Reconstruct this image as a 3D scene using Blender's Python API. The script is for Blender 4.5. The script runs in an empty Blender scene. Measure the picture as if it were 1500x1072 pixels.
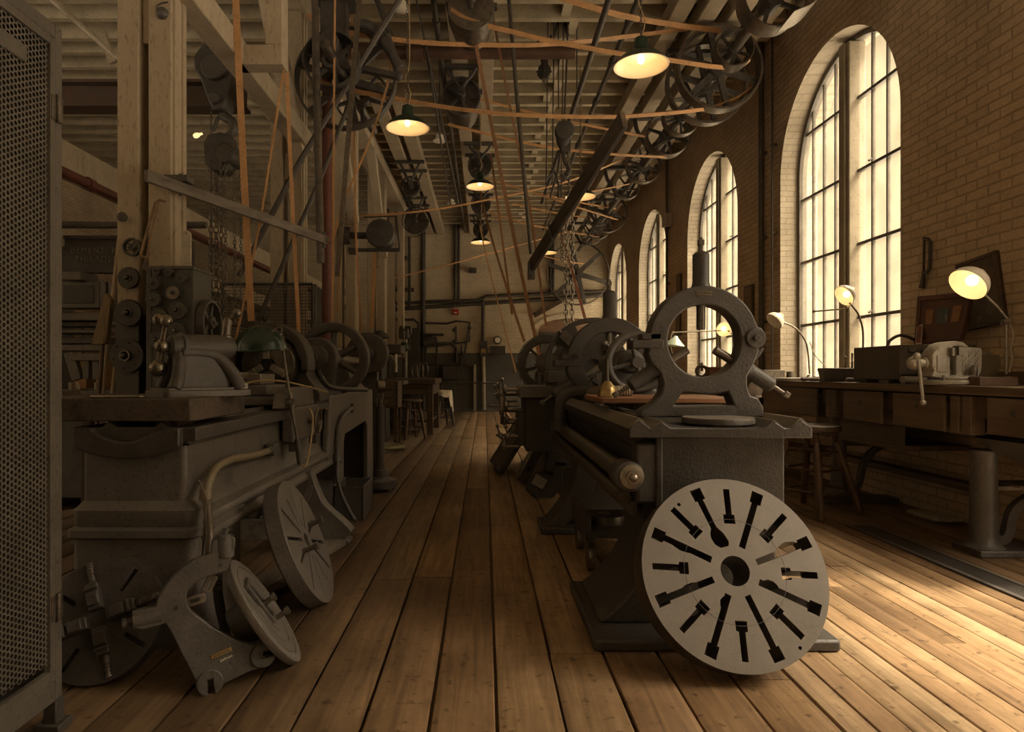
import bpy, bmesh, math, random
from mathutils import Vector, Matrix, Euler
from mathutils.geometry import delaunay_2d_cdt
random.seed(11)
PI = math.pi
COL = bpy.context.scene.collection
# ---- camera frame of the photograph (1500 x 1072): used to turn a pixel at a known depth into metres
FO, CX, CY, EYE = 950.0, 709.5, 545.0, 1.15
def P(px, py, y):
    return Vector(((px - CX) * y / FO, y, EYE - (py - CY) * y / FO))
def PX(px, y): return (px - CX) * y / FO
def PZ(py, y): return EYE - (py - CY) * y / FO

def rotz(a): return Matrix.Rotation(a, 4, 'Z')
def rotx(a): return Matrix.Rotation(a, 4, 'X')
def roty(a): return Matrix.Rotation(a, 4, 'Y')
def trans(*v): return Matrix.Translation(Vector(v) if len(v) == 3 else Vector(v[0]))
def frame(o, z, x=None):
    """matrix whose local Z runs along z, origin o"""
    z = Vector(z).normalized()
    x = Vector(x) if x is not None else (Vector((1, 0, 0)) if abs(z.x) < 0.9 else Vector((0, 1, 0)))
    y = z.cross(x).normalized(); x = y.cross(z).normalized()
    m = Matrix((x, y, z)).transposed().to_4x4(); m.translation = Vector(o); return m
def circ(r, n, cx=0, cy=0, a0=0, a1=None):
    if a1 is None: return [(cx + r*math.cos(a0 + 2*PI*i/n), cy + r*math.sin(a0 + 2*PI*i/n)) for i in range(n)]
    return [(cx + r*math.cos(a0 + (a1-a0)*i/n), cy + r*math.sin(a0 + (a1-a0)*i/n)) for i in range(n+1)]
def arc3(f, n): return [f(i/n) for i in range(n+1)]
def spline(pts, n=8):
    pts = [Vector(p) for p in pts]; out = []
    for i in range(len(pts)-1):
        p0 = pts[max(i-1,0)]; p1 = pts[i]; p2 = pts[i+1]; p3 = pts[min(i+2,len(pts)-1)]
        for k in range(n):
            t = k/n
            out.append(0.5*((2*p1) + (p2-p0)*t + (2*p0-5*p1+4*p2-p3)*t*t + (3*p1-p0-3*p2+p3)*t**3))
    out.append(pts[-1]); return out

class MB:
    """collects shapes and links them as ONE mesh object"""
    def __init__(s): s.v = []; s.f = []; s.m = []; s.mi = 0
    def add(s, vs, fs, M=None):
        o = len(s.v)
        s.v += [(M @ Vector(v)) if M is not None else Vector(v) for v in vs]
        for f in fs: s.f.append(tuple(i+o for i in f)); s.m.append(s.mi)
        return s
    def box(s, c, size, M=None, taper=1.0, tx=None):
        x, y, z = [k/2 for k in size]; t = taper; tX = t if tx is None else tx
        vs = [(-x,-y,-z),(x,-y,-z),(x,y,-z),(-x,y,-z),(-x*tX,-y*t,z),(x*tX,-y*t,z),(x*tX,y*t,z),(-x*tX,y*t,z)]
        vs = [Vector(v)+Vector(c) for v in vs]
        return s.add(vs, [(0,3,2,1),(4,5,6,7),(0,1,5,4),(1,2,6,5),(2,3,7,6),(3,0,4,7)], M)
    def box2(s, a, b, M=None):
        return s.box([(p+q)/2 for p, q in zip(a, b)], [abs(q-p) for p, q in zip(a, b)], M)
    def bar(s, p, q, w, h, up=(0,0,1)):
        """rectangular bar from p to q, w across, h along 'up'"""
        p, q = Vector(p), Vector(q); d = q-p; L = d.length; d.normalize()
        up = Vector(up)
        if abs(d.dot(up)) > .98: up = Vector((0,1,0))
        x = d.cross(up).normalized(); u = x.cross(d).normalized()
        M = Matrix((x, d, u)).transposed().to_4x4(); M.translation = (p+q)/2
        return s.box((0,0,0), (w, L, h), M)
    def cyl(s, p, q, r, r2=None, n=16, cap=True):
        p, q = Vector(p), Vector(q); r2 = r if r2 is None else r2
        M = frame(p, q-p); L = (q-p).length
        vs = [(r*math.cos(2*PI*i/n), r*math.sin(2*PI*i/n), 0) for i in range(n)] + [(r2*math.cos(2*PI*i/n), r2*math.sin(2*PI*i/n), L) for i in range(n)]
        fs = [(i, (i+1) % n, n+(i+1) % n, n+i) for i in range(n)]
        if cap: fs += [tuple(range(n-1,-1,-1)), tuple(range(n, 2*n))]
        return s.add(vs, fs, M)
    def lathe(s, prof, o=(0,0,0), d=(0,0,1), n=24, closed=False, M=None, cap=True):
        """prof: (radius, along-axis) pairs"""
        if M is None: M = frame(o, d)
        vs = []; k = len(prof)
        for r, t in prof:
            for i in range(n): vs.append((r*math.cos(2*PI*i/n), r*math.sin(2*PI*i/n), t))
        fs = []
        for j in range(k if closed else k-1):
            a, b = j*n, ((j+1) % k)*n
            for i in range(n): fs.append((a+i, a+(i+1) % n, b+(i+1) % n, b+i))
        if not closed and cap:
            if prof[0][0] > 1e-6: fs.append(tuple(range(n-1,-1,-1)))
            if prof[-1][0] > 1e-6: fs.append(tuple(range((k-1)*n, k*n)))
        return s.add(vs, fs, M)
    def tube(s, pts, r, n=8, closed=False, cap=True, flat=None):
        """round tube along pts; r number or list; flat=(w,h,up) gives a rectangular strip"""
        pts = [Vector(p) for p in pts]; m = len(pts); vs = []; fs = []
        T = []
        for i in range(m):
            a = pts[(i-1) % m] if (closed or i > 0) else pts[0]; b = pts[(i+1) % m] if (closed or i < m-1) else pts[-1]
            d = b-a
            T.append(d.normalized() if d.length > 1e-9 else Vector((0,0,1)))
        up = Vector((0,0,1)) if abs(T[0].z) < .9 else Vector((1,0,0))
        x = T[0].cross(up).normalized()
        for i in range(m):
            if flat:
                fu = Vector(flat[2]) if not callable(flat[2]) else flat[2](i)
                x = T[i].cross(fu).normalized(); u = x.cross(T[i]).normalized()
                w, h = flat[0]/2, flat[1]/2
                for a, b in ((-w,-h),(w,-h),(w,h),(-w,h)): vs.append(pts[i]+x*a+u*b)
            else:
                x = (x - T[i]*x.dot(T[i])).normalized(); u = T[i].cross(x)
                rr = r[i] if isinstance(r, (list, tuple)) else r
                for k in range(n): vs.append(pts[i] + x*(rr*math.cos(2*PI*k/n)) + u*(rr*math.sin(2*PI*k/n)))
        nn = 4 if flat else n
        for i in range(m if closed else m-1):
            a, b = i*nn, ((i+1) % m)*nn
            for k in range(nn): fs.append((a+k, a+(k+1) % nn, b+(k+1) % nn, b+k))
        if cap and not closed: fs += [tuple(range(nn-1,-1,-1)), tuple(range((m-1)*nn, m*nn))]
        return s.add(vs, fs)
    def prism(s, outer, holes=(), z0=0., z1=1., M=None):
        """flat outline (with holes) given thickness along local Z"""
        loops = [list(outer)] + [list(h) for h in holes]
        def area(l): return sum(l[i][0]*l[(i+1) % len(l)][1]-l[(i+1) % len(l)][0]*l[i][1] for i in range(len(l)))
        if area(loops[0]) < 0: loops[0].reverse()
        for h in loops[1:]:
            if area(h) > 0: h.reverse()
        flatp = [p for l in loops for p in l]; n = len(flatp)
        edges = []; o = 0
        for l in loops:
            k = len(l); edges += [(o+i, o+(i+1) % k) for i in range(k)]; o += k
        cv, ce, cf, ov, oe, of = delaunay_2d_cdt([Vector(p[:2]) for p in flatp], edges, [], 0, 1e-7)
        def inside(x, y):
            c = False
            for i, j in edges:
                (xi, yi), (xj, yj) = flatp[i][:2], flatp[j][:2]
                if (yi > y) != (yj > y) and x < (xj-xi)*(y-yi)/(yj-yi)+xi: c = not c
            return c
        n = len(cv)
        idx = {}
        for i, l in enumerate(ov):
            for q in l: idx[q] = i
        vs = [(p[0], p[1], z0) for p in cv] + [(p[0], p[1], z1) for p in cv]; fs = []
        for t in cf:
            c = sum((cv[i] for i in t), Vector((0, 0)))/len(t)
            if not inside(c.x, c.y): continue
            fs.append(tuple(i+n for i in t)); fs.append(tuple(reversed(t)))
        o = 0
        for l in loops:
            k = len(l)
            for i in range(k):
                a, b = idx[o+i], idx[o+(i+1) % k]
                if a != b: fs.append((a, b, b+n, a+n))
            o += k
        return s.add(vs, fs, M)
    def sphere(s, c, r, n=16, m=10, sc=(1,1,1), M=None):
        prof = [(max(0., r*math.sin(PI*j/m)), -r*math.cos(PI*j/m)) for j in range(m+1)]
        prof[0] = (1e-5, -r); prof[-1] = (1e-5, r)
        A = trans(*c) @ Matrix.Diagonal((sc[0], sc[1], sc[2], 1))
        return s.lathe(prof, n=n, M=(M @ A) if M is not None else A)
    def torus(s, o, d, R, r, n=32, k=10, a0=0., a1=None):
        M = frame(o, d)
        if a1 is None: pts = [M @ Vector((R*math.cos(2*PI*i/n), R*math.sin(2*PI*i/n), 0)) for i in range(n)]; return s.tube(pts, r, k, closed=True)
        pts = [M @ Vector((R*math.cos(a0+(a1-a0)*i/n), R*math.sin(a0+(a1-a0)*i/n), 0)) for i in range(n+1)]
        return s.tube(pts, r, k)
    def gear(s, o, d, R, w, teeth, bore=.0, th=None, M=None):
        th = th or R*.09; pts = []
        for i in range(teeth):
            for f, r in ((-.28, R-th), (-.16, R), (.16, R), (.28, R-th)):
                a = 2*PI*(i+f)/teeth; pts.append((r*math.cos(a), r*math.sin(a)))
        return s.prism(pts, [circ(bore, 20)] if bore > 0 else [], 0, w, M if M is not None else frame(o, d))
    def build(s, name, mat=None, parent=None, world=False, bevel=0, smooth=38, loc=None, seg=2):
        vs = s.v
        if parent is not None and world:
            Mi = wm(parent).inverted(); vs = [Mi @ v for v in vs]
        if parent is None:
            if loc is None:
                xs = [v.x for v in vs]; ys = [v.y for v in vs]; zs = [v.z for v in vs]
                loc = Vector(((min(xs)+max(xs))/2, (min(ys)+max(ys))/2, min(zs)))
            loc = Vector(loc)
            vs = [v-loc for v in vs]
        me = bpy.data.meshes.new(name); me.from_pydata([tuple(v) for v in vs], [], s.f)
        mats = mat if isinstance(mat, (list, tuple)) else [mat]
        for q in mats:
            if q: me.materials.append(q)
        if len(mats) > 1: me.polygons.foreach_set('material_index', s.m)
        bm = bmesh.new(); bm.from_mesh(me); bmesh.ops.recalc_face_normals(bm, faces=bm.faces)
        lim = math.radians(smooth)
        for f in bm.faces: f.smooth = True
        for e in bm.edges:
            if len(e.link_faces) == 2:
                if e.calc_face_angle(0) > lim: e.smooth = False
            else: e.smooth = False
        bm.to_mesh(me); bm.free()
        o = bpy.data.objects.new(name, me); COL.objects.link(o)
        if parent is not None: o.parent = parent
        else: o.location = loc
        if bevel:
            b = o.modifiers.new('bevel', 'BEVEL'); b.width = bevel; b.segments = seg; b.limit_method = 'ANGLE'; b.angle_limit = math.radians(40); b.harden_normals = False
        return o
def wm(o):
    m = Matrix.LocRotScale(o.location, o.rotation_euler, o.scale)
    return wm(o.parent) @ m if o.parent else m
def tag(o, label=None, cat=None, group=None, kind=None):
    if label: o['label'] = label
    if cat: o['category'] = cat
    if group: o['group'] = group
    if kind: o['kind'] = kind
    return o
def T(name, label, cat, loc=(0,0,0), rz=0, group=None, rot=None):
    """an Empty at a thing's base that parents its parts"""
    o = bpy.data.objects.new(name, None); COL.objects.link(o)
    o.empty_display_size = .1
    o.location = Vector(loc); o.rotation_euler = rot if rot is not None else (0, 0, rz)
    return tag(o, label, cat, group)
def part(name, mb, mat, parent, label=None, **k):
    o = mb.build(name, mat, parent, **k)
    if label: o['label'] = label
    return o
def one(name, mb, mat, label, cat, group=None, **k):
    return tag(mb.build(name, mat, None, **k), label, cat, group)
def struct(name, mb, mat, parent=None, **k):
    o = mb.build(name, mat, parent, **k)
    if parent is None: o['kind'] = 'structure'
    return o
KIDS = {}
def dup(root, loc=None, rz=None, label=None, group=None, scale=None, rot=None):
    r = root.copy(); COL.objects.link(r)
    if loc is not None: r.location = Vector(loc)
    if rz is not None: r.rotation_euler = (0, 0, rz)
    if rot is not None: r.rotation_euler = rot
    if label: r['label'] = label
    if group: r['group'] = group
    if scale: r.scale = (scale,)*3 if not isinstance(scale, tuple) else scale
    def rec(a, b):
        for ch in [c for c in bpy.data.objects if c.parent == a]:
            c = ch.copy(); COL.objects.link(c); c.parent = b; rec(ch, c)
    rec(root, r); return r

# ------------------------------------------------------------------ materials
def new_mat(name):
    m = bpy.data.materials.new(name); m.use_nodes = True; nt = m.node_tree
    return m, nt, nt.nodes, nt.links, nt.nodes['Principled BSDF']
def lerp(a, b, t): return tuple(x+(y-x)*t for x, y in zip(a, b))
def mat(name, col, rough=.5, metal=0., var=.35, scale=14., bump=.0, bscale=60., col2=None, stretch=None, spec=.5, rvar=.12, speck=.4):
    """plain surface with noise wear in colour, roughness and relief, in object space"""
    m, nt, N, L, b = new_mat(name)
    tc = N.new('ShaderNodeTexCoord'); src = tc.outputs['Object']
    if stretch:
        mp = N.new('ShaderNodeMapping'); mp.inputs['Scale'].default_value = stretch; L.new(src, mp.inputs[0]); src = mp.outputs[0]
    nz = N.new('ShaderNodeTexNoise'); nz.inputs['Scale'].default_value = scale; nz.inputs['Detail'].default_value = 6; nz.inputs['Roughness'].default_value = .65
    L.new(src, nz.inputs['Vector'])
    cr = N.new('ShaderNodeValToRGB'); c2 = col2 if col2 else tuple(c*(1-var) for c in col)
    c3 = tuple(min(1, c*(1+var*.7)) for c in col)
    cr.color_ramp.elements[0].position = .3; cr.color_ramp.elements[0].color = (*c2, 1)
    cr.color_ramp.elements[1].position = .72; cr.color_ramp.elements[1].color = (*c3, 1)
    e = cr.color_ramp.elements.new(.5); e.color = (*col, 1)
    L.new(nz.outputs['Fac'], cr.inputs[0])
    n5 = N.new('ShaderNodeTexNoise'); n5.inputs['Scale'].default_value = 55; n5.inputs['Detail'].default_value = 3; n5.inputs['Roughness'].default_value = .7; L.new(src, n5.inputs['Vector'])
    c5 = N.new('ShaderNodeValToRGB'); c5.color_ramp.elements[0].position = .33; c5.color_ramp.elements[0].color = (1-speck, 1-speck, 1-speck, 1); c5.color_ramp.elements[1].position = .43; c5.color_ramp.elements[1].color = (1,1,1,1)
    e5 = c5.color_ramp.elements.new(.64); e5.color = (1,1,1,1); e5 = c5.color_ramp.elements.new(.72); e5.color = (1+speck*.5, 1+speck*.45, 1+speck*.35, 1); L.new(n5.outputs['Fac'], c5.inputs[0])
    m5 = N.new('ShaderNodeMix'); m5.data_type = 'RGBA'; m5.blend_type = 'MULTIPLY'; m5.inputs['Factor'].default_value = 1; L.new(cr.outputs[0], m5.inputs['A']); L.new(c5.outputs[0], m5.inputs['B']); L.new(m5.outputs['Result'], b.inputs['Base Color'])
    mr = N.new('ShaderNodeMapRange'); mr.inputs['To Min'].default_value = max(.05, rough-rvar); mr.inputs['To Max'].default_value = min(1, rough+rvar)
    L.new(nz.outputs['Fac'], mr.inputs['Value']); L.new(mr.outputs[0], b.inputs['Roughness'])
    b.inputs['Metallic'].default_value = metal
    b.inputs['Specular IOR Level'].default_value = spec
    if bump:
        n2 = N.new('ShaderNodeTexNoise'); n2.inputs['Scale'].default_value = bscale; n2.inputs['Detail'].default_value = 4; L.new(src, n2.inputs['Vector'])
        bp = N.new('ShaderNodeBump'); bp.inputs['Strength'].default_value = bump; bp.inputs['Distance'].default_value = .01
        L.new(n2.outputs['Fac'], bp.inputs['Height']); L.new(bp.outputs[0], b.inputs['Normal'])
    return m
def wood(name, col, col2, axis='Y', rough=.55, scale=1., bump=.15):
    """wood with grain running along one object axis"""
    m, nt, N, L, b = new_mat(name)
    tc = N.new('ShaderNodeTexCoord'); mp = N.new('ShaderNodeMapping'); s = [22*scale]*3; s['XYZ'.index(axis)] = 1.3*scale
    mp.inputs['Scale'].default_value = s; L.new(tc.outputs['Object'], mp.inputs[0])
    nz = N.new('ShaderNodeTexNoise'); nz.inputs['Scale'].default_value = 1.; nz.inputs['Detail'].default_value = 8; nz.inputs['Distortion'].default_value = .6; L.new(mp.outputs[0], nz.inputs['Vector'])
    n2 = N.new('ShaderNodeTexNoise'); n2.inputs['Scale'].default_value = 3; n2.inputs['Detail'].default_value = 4; L.new(tc.outputs['Object'], n2.inputs['Vector'])
    cr = N.new('ShaderNodeValToRGB'); cr.color_ramp.elements[0].position = .32; cr.color_ramp.elements[0].color = (*col2, 1); cr.color_ramp.elements[1].position = .66; cr.color_ramp.elements[1].color = (*col, 1)
    L.new(nz.outputs['Fac'], cr.inputs[0])
    mx = N.new('ShaderNodeMix'); mx.data_type = 'RGBA'; mx.blend_type = 'MULTIPLY'; mx.inputs['Factor'].default_value = .5
    cr2 = N.new('ShaderNodeValToRGB'); cr2.color_ramp.elements[0].position = .3; cr2.color_ramp.elements[0].color = (.45,.42,.4,1); cr2.color_ramp.elements[1].position = .7; cr2.color_ramp.elements[1].color = (1,1,1,1)
    L.new(n2.outputs['Fac'], cr2.inputs[0]); L.new(cr.outputs[0], mx.inputs['A']); L.new(cr2.outputs[0], mx.inputs['B']); L.new(mx.outputs['Result'], b.inputs['Base Color'])
    b.inputs['Roughness'].default_value = rough
    bp = N.new('ShaderNodeBump'); bp.inputs['Strength'].default_value = bump; bp.inputs['Distance'].default_value = .004; L.new(nz.outputs['Fac'], bp.inputs['Height']); L.new(bp.outputs[0], b.inputs['Normal'])
    return m
def emit(name, col, strength):
    m, nt, N, L, b = new_mat(name)
    b.inputs['Base Color'].default_value = (*col, 1); b.inputs['Emission Color'].default_value = (*col, 1); b.inputs['Emission Strength'].default_value = strength
    return m
def brick(name, c1, c2, mortar, u='Y', size=(.205, .068), dado=None, bump=.6, rough=.85, stain=.5):
    """painted brick; u = world axis the courses run along; dado=(height,colour) repaints below a height"""
    m, nt, N, L, b = new_mat(name)
    g = N.new('ShaderNodeNewGeometry'); sp = N.new('ShaderNodeSeparateXYZ'); L.new(g.outputs['Position'], sp.inputs[0])
    cb = N.new('ShaderNodeCombineXYZ')
    if u == 'XY':
        ad = N.new('ShaderNodeMath'); ad.operation = 'ADD'; L.new(sp.outputs['X'], ad.inputs[0]); L.new(sp.outputs['Y'], ad.inputs[1]); L.new(ad.outputs[0], cb.inputs['X'])
    else: L.new(sp.outputs[u], cb.inputs['X'])
    L.new(sp.outputs['Z'], cb.inputs['Y'])
    wz = N.new('ShaderNodeTexNoise'); wz.inputs['Scale'].default_value = 5; L.new(g.outputs['Position'], wz.inputs['Vector'])
    wa = N.new('ShaderNodeVectorMath'); wa.operation = 'MULTIPLY_ADD'; wa.inputs[1].default_value = (.012,.012,0); L.new(wz.outputs['Color'], wa.inputs[0]); L.new(cb.outputs[0], wa.inputs[2])
    bt = N.new('ShaderNodeTexBrick'); bt.inputs['Scale'].default_value = 1; bt.inputs['Brick Width'].default_value = size[0]; bt.inputs['Row Height'].default_value = size[1]
    bt.inputs['Mortar Size'].default_value = .007; bt.inputs['Mortar Smooth'].default_value = .35; bt.inputs['Bias'].default_value = 0
    bt.inputs['Color1'].default_value = (*c1,1); bt.inputs['Color2'].default_value = (*c2,1); bt.inputs['Mortar'].default_value = (*mortar,1)
    L.new(wa.outputs[0], bt.inputs['Vector'])
    nz = N.new('ShaderNodeTexNoise'); nz.inputs['Scale'].default_value = 1.1; nz.inputs['Detail'].default_value = 7; nz.inputs['Roughness'].default_value = .7; L.new(g.outputs['Position'], nz.inputs['Vector'])
    cr = N.new('ShaderNodeValToRGB'); cr.color_ramp.elements[0].position = .32; cr.color_ramp.elements[0].color = (.5,.47,.44,1); cr.color_ramp.elements[1].position = .66; cr.color_ramp.elements[1].color = (1.1,1.08,1.05,1); L.new(nz.outputs['Fac'], cr.inputs[0])
    mx = N.new('ShaderNodeMix'); mx.data_type = 'RGBA'; mx.blend_type = 'MULTIPLY'; mx.inputs['Factor'].default_value = stain
    L.new(bt.outputs['Color'], mx.inputs['A']); L.new(cr.outputs[0], mx.inputs['B']); out = mx.outputs['Result']
    if dado:
        lt = N.new('ShaderNodeMath'); lt.operation = 'LESS_THAN'; lt.inputs[1].default_value = dado[0]; L.new(sp.outputs['Z'], lt.inputs[0])
        m2 = N.new('ShaderNodeMix'); m2.data_type = 'RGBA'; L.new(lt.outputs[0], m2.inputs['Factor']); L.new(out, m2.inputs['A'])
        m3 = N.new('ShaderNodeMix'); m3.data_type = 'RGBA'; m3.blend_type = 'MULTIPLY'; m3.inputs['Factor'].default_value = stain; m3.inputs['A'].default_value = (*dado[1],1); L.new(cr.outputs[0], m3.inputs['B'])
        L.new(m3.outputs['Result'], m2.inputs['B']); out = m2.outputs['Result']
    L.new(out, b.inputs['Base Color']); b.inputs['Roughness'].default_value = rough
    n3 = N.new('ShaderNodeTexNoise'); n3.inputs['Scale'].default_value = 38; n3.inputs['Detail'].default_value = 5; L.new(g.outputs['Position'], n3.inputs['Vector'])
    iv = N.new('ShaderNodeMath'); iv.operation = 'MULTIPLY_ADD'; iv.inputs[1].default_value = -1.; L.new(bt.outputs['Fac'], iv.inputs[0]); 
    sc = N.new('ShaderNodeMath'); sc.operation = 'MULTIPLY'; sc.inputs[1].default_value = .55; L.new(n3.outputs['Fac'], sc.inputs[0]); L.new(sc.outputs[0], iv.inputs[2])
    bp = N.new('ShaderNodeBump'); bp.inputs['Strength'].default_value = bump; bp.inputs['Distance'].default_value = .03; L.new(iv.outputs[0], bp.inputs['Height']); L.new(bp.outputs[0], b.inputs['Normal'])
    return m
SKY, SUN, SUND, SUNA, EXPO, LAMP, BL = 1.0, 3.5, (-.60, .16, -1.0), 8, 1.3, .58, 0.16
# ------------------------------------------------------------------ palette
M_IRON   = mat('cast_iron', (.078,.069,.061), .46, .0, .3, 9, .25, 90, spec=.55)
M_IRON_D = mat('dark_iron', (.066,.058,.051), .5, .0, .3, 11, .25, 90)
M_PAINT  = mat('machine_paint', (.135,.119,.104), .42, 0, .28, 6, .3, 60)
M_STEEL  = mat('worn_steel', (.33,.295,.25), .36, .85, .3, 20, .1, 120)
M_STEELD = mat('oily_steel', (.19,.166,.14), .38, .8, .35, 16, .1, 120)
M_FACE   = mat('faceplate_steel', (.185,.165,.143), .5, .25, .16, 5, .08, 160, stretch=(1,1,1), speck=.12)
M_BRASS  = mat('brass', (.42,.30,.13), .36, .85, .35, 14)
M_TIMBER = mat('painted_timber', (.42,.345,.245), .7, 0, .18, 5, .35, 40, stretch=(1,1,.25))
M_JOIST  = mat('painted_joist', (.50,.43,.30), .75, 0, .25, 4, .3, 40)
M_DECK   = mat('painted_deck', (.36,.30,.195), .8, 0, .3, 3, .3, 30)
M_BELT   = mat('leather_belt', (.52,.29,.13), .5, 0, .25, 8, .1, 60)
M_BELTD  = mat('dark_leather', (.25,.12,.05), .55, 0, .3, 8, .1, 60)
M_PIPE   = mat('dark_pipe', (.085,.072,.06), .5, .2, .3, 12, .1, 80)
M_PIPER  = mat('red_pipe', (.13,.04,.028), .5, 0, .35, 10, .1, 80)
M_PIPEL  = mat('pale_pipe', (.40,.35,.27), .5, 0, .25, 10, .1, 80)
M_WOODD  = wood('dark_wood', (.115,.075,.045), (.05,.032,.02), 'Y', .5)
M_WOODDX = wood('dark_wood_cross', (.115,.075,.045), (.05,.032,.02), 'X', .5)
M_WOODZ  = wood('stool_wood', (.14,.075,.04), (.055,.032,.02), 'Z', .42)
M_BENCH  = wood('bench_wood', (.16,.11,.065), (.075,.05,.032), 'Y', .6)
M_GREEN  = mat('green_enamel', (.02,.042,.03), .25, 0, .2, 6)
M_WHITE  = mat('white_enamel', (.80,.74,.62), .3, 0, .06, 6, speck=.08)
M_CORD   = mat('tan_cord', (.42,.30,.15), .7, 0, .25, 30)
M_BLACK  = mat('black_rubber', (.018,.016,.015), .6, 0, .2, 10)
M_CHAIN  = mat('chain_steel', (.20,.175,.145), .42, .6, .35, 25)
M_GREYW  = wood('grey_timber', (.24,.205,.165), (.13,.108,.085), 'Y', .7)

# ------------------------------------------------------------------ room shell
XW, XG, YF, ZC = 3.67, 3.92, 19.3, 5.72     # right wall face, glass plane, far wall, ceiling deck
M_BR_R = brick('brick_brown', (.62,.48,.33), (.53,.405,.275), (.43,.33,.225), 'Y', size=(.215,.074), bump=1.0)
M_BR_W = brick('brick_whitewash', (.54,.48,.375), (.49,.43,.335), (.42,.365,.28), 'XY', stain=.35)
M_BR_F = brick('brick_cream', (.74,.64,.47), (.67,.575,.42), (.54,.46,.335), 'X', dado=(1.72,(.13,.125,.117)))
M_BR_RED = brick('brick_red', (.26,.15,.09), (.21,.12,.075), (.2,.15,.1), 'X')

# floor: planks with real gaps along the room
def floor_mat():
    m, nt, N, L, b = new_mat('floor_planks')
    at = N.new('ShaderNodeAttribute'); at.attribute_name = 'tone'
    g = N.new('ShaderNodeNewGeometry'); mp = N.new('ShaderNodeMapping'); mp.inputs['Scale'].default_value = (26,1.5,1); L.new(g.outputs['Position'], mp.inputs[0])
    wv = N.new('ShaderNodeTexNoise'); wv.noise_dimensions = '4D'; wv.inputs['Scale'].default_value = 1; wv.inputs['Detail'].default_value = 8; wv.inputs['Distortion'].default_value = 1.1
    ml = N.new('ShaderNodeMath'); ml.operation = 'MULTIPLY'; ml.inputs[1].default_value = 37; L.new(at.outputs['Fac'], ml.inputs[0]); L.new(ml.outputs[0], wv.inputs['W']); L.new(mp.outputs[0], wv.inputs['Vector'])
    cr = N.new('ShaderNodeValToRGB'); E = cr.color_ramp.elements
    E[0].position = .28; E[0].color = (.20,.14,.085,1); E[1].position = .7; E[1].color = (.48,.36,.23,1); e = E.new(.5); e.color = (.36,.262,.158,1)
    L.new(wv.outputs['Fac'], cr.inputs[0])
    c2 = N.new('ShaderNodeValToRGB'); E = c2.color_ramp.elements; E[0].color = (.60,.50,.42,1); E[1].color = (1.08,1.05,1.0,1); e = E.new(.45); e.color = (.92,.80,.68,1); L.new(at.outputs['Fac'], c2.inputs[0])
    mx = N.new('ShaderNodeMix'); mx.data_type = 'RGBA'; mx.blend_type = 'MULTIPLY'; mx.inputs['Factor'].default_value = 1; L.new(cr.outputs[0], mx.inputs['A']); L.new(c2.outputs[0], mx.inputs['B'])
    n2 = N.new('ShaderNodeTexNoise'); n2.inputs['Scale'].default_value = 1.7; n2.inputs['Detail'].default_value = 8; n2.inputs['Roughness'].default_value = .72; L.new(g.outputs['Position'], n2.inputs['Vector'])
    c3 = N.new('ShaderNodeValToRGB'); c3.color_ramp.elements[0].position = .34; c3.color_ramp.elements[0].color = (.42,.38,.34,1); c3.color_ramp.elements[1].position = .6; c3.color_ramp.elements[1].color = (1,1,1,1); L.new(n2.outputs['Fac'], c3.inputs[0])
    m2 = N.new('ShaderNodeMix'); m2.data_type = 'RGBA'; m2.blend_type = 'MULTIPLY'; m2.inputs['Factor'].default_value = .8; L.new(mx.outputs['Result'], m2.inputs['A']); L.new(c3.outputs[0], m2.inputs['B'])
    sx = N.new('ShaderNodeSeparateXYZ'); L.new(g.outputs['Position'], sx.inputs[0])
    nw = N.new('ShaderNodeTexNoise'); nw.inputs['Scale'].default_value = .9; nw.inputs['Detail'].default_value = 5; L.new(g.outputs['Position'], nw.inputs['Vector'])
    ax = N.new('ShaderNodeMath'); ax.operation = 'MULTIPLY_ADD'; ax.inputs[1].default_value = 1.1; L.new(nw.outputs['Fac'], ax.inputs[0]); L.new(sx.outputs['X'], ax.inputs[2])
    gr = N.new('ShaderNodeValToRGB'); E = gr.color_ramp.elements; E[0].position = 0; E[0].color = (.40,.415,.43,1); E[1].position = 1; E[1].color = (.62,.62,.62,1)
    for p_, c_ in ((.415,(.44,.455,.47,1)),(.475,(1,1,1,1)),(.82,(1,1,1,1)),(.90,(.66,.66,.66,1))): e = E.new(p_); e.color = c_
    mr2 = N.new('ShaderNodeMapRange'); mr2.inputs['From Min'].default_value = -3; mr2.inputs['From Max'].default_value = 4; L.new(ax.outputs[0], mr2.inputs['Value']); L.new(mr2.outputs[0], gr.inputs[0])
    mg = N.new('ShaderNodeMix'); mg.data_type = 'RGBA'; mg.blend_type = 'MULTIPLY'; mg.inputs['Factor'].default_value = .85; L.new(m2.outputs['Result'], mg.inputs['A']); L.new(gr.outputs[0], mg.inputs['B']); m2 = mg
    # small dark oil spots and knots
    n3 = N.new('ShaderNodeTexNoise'); n3.inputs['Scale'].default_value = 21; n3.inputs['Detail'].default_value = 3; L.new(g.outputs['Position'], n3.inputs['Vector'])
    c4 = N.new('ShaderNodeValToRGB'); c4.color_ramp.elements[0].position = .30; c4.color_ramp.elements[0].color = (.3,.26,.23,1); c4.color_ramp.elements[1].position = .39; c4.color_ramp.elements[1].color = (1,1,1,1); L.new(n3.outputs['Fac'], c4.inputs[0])
    m3 = N.new('ShaderNodeMix'); m3.data_type = 'RGBA'; m3.blend_type = 'MULTIPLY'; m3.inputs['Factor'].default_value = .8; L.new(m2.outputs['Result'], m3.inputs['A']); L.new(c4.outputs[0], m3.inputs['B'])
    L.new(m3.outputs['Result'], b.inputs['Base Color'])
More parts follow.
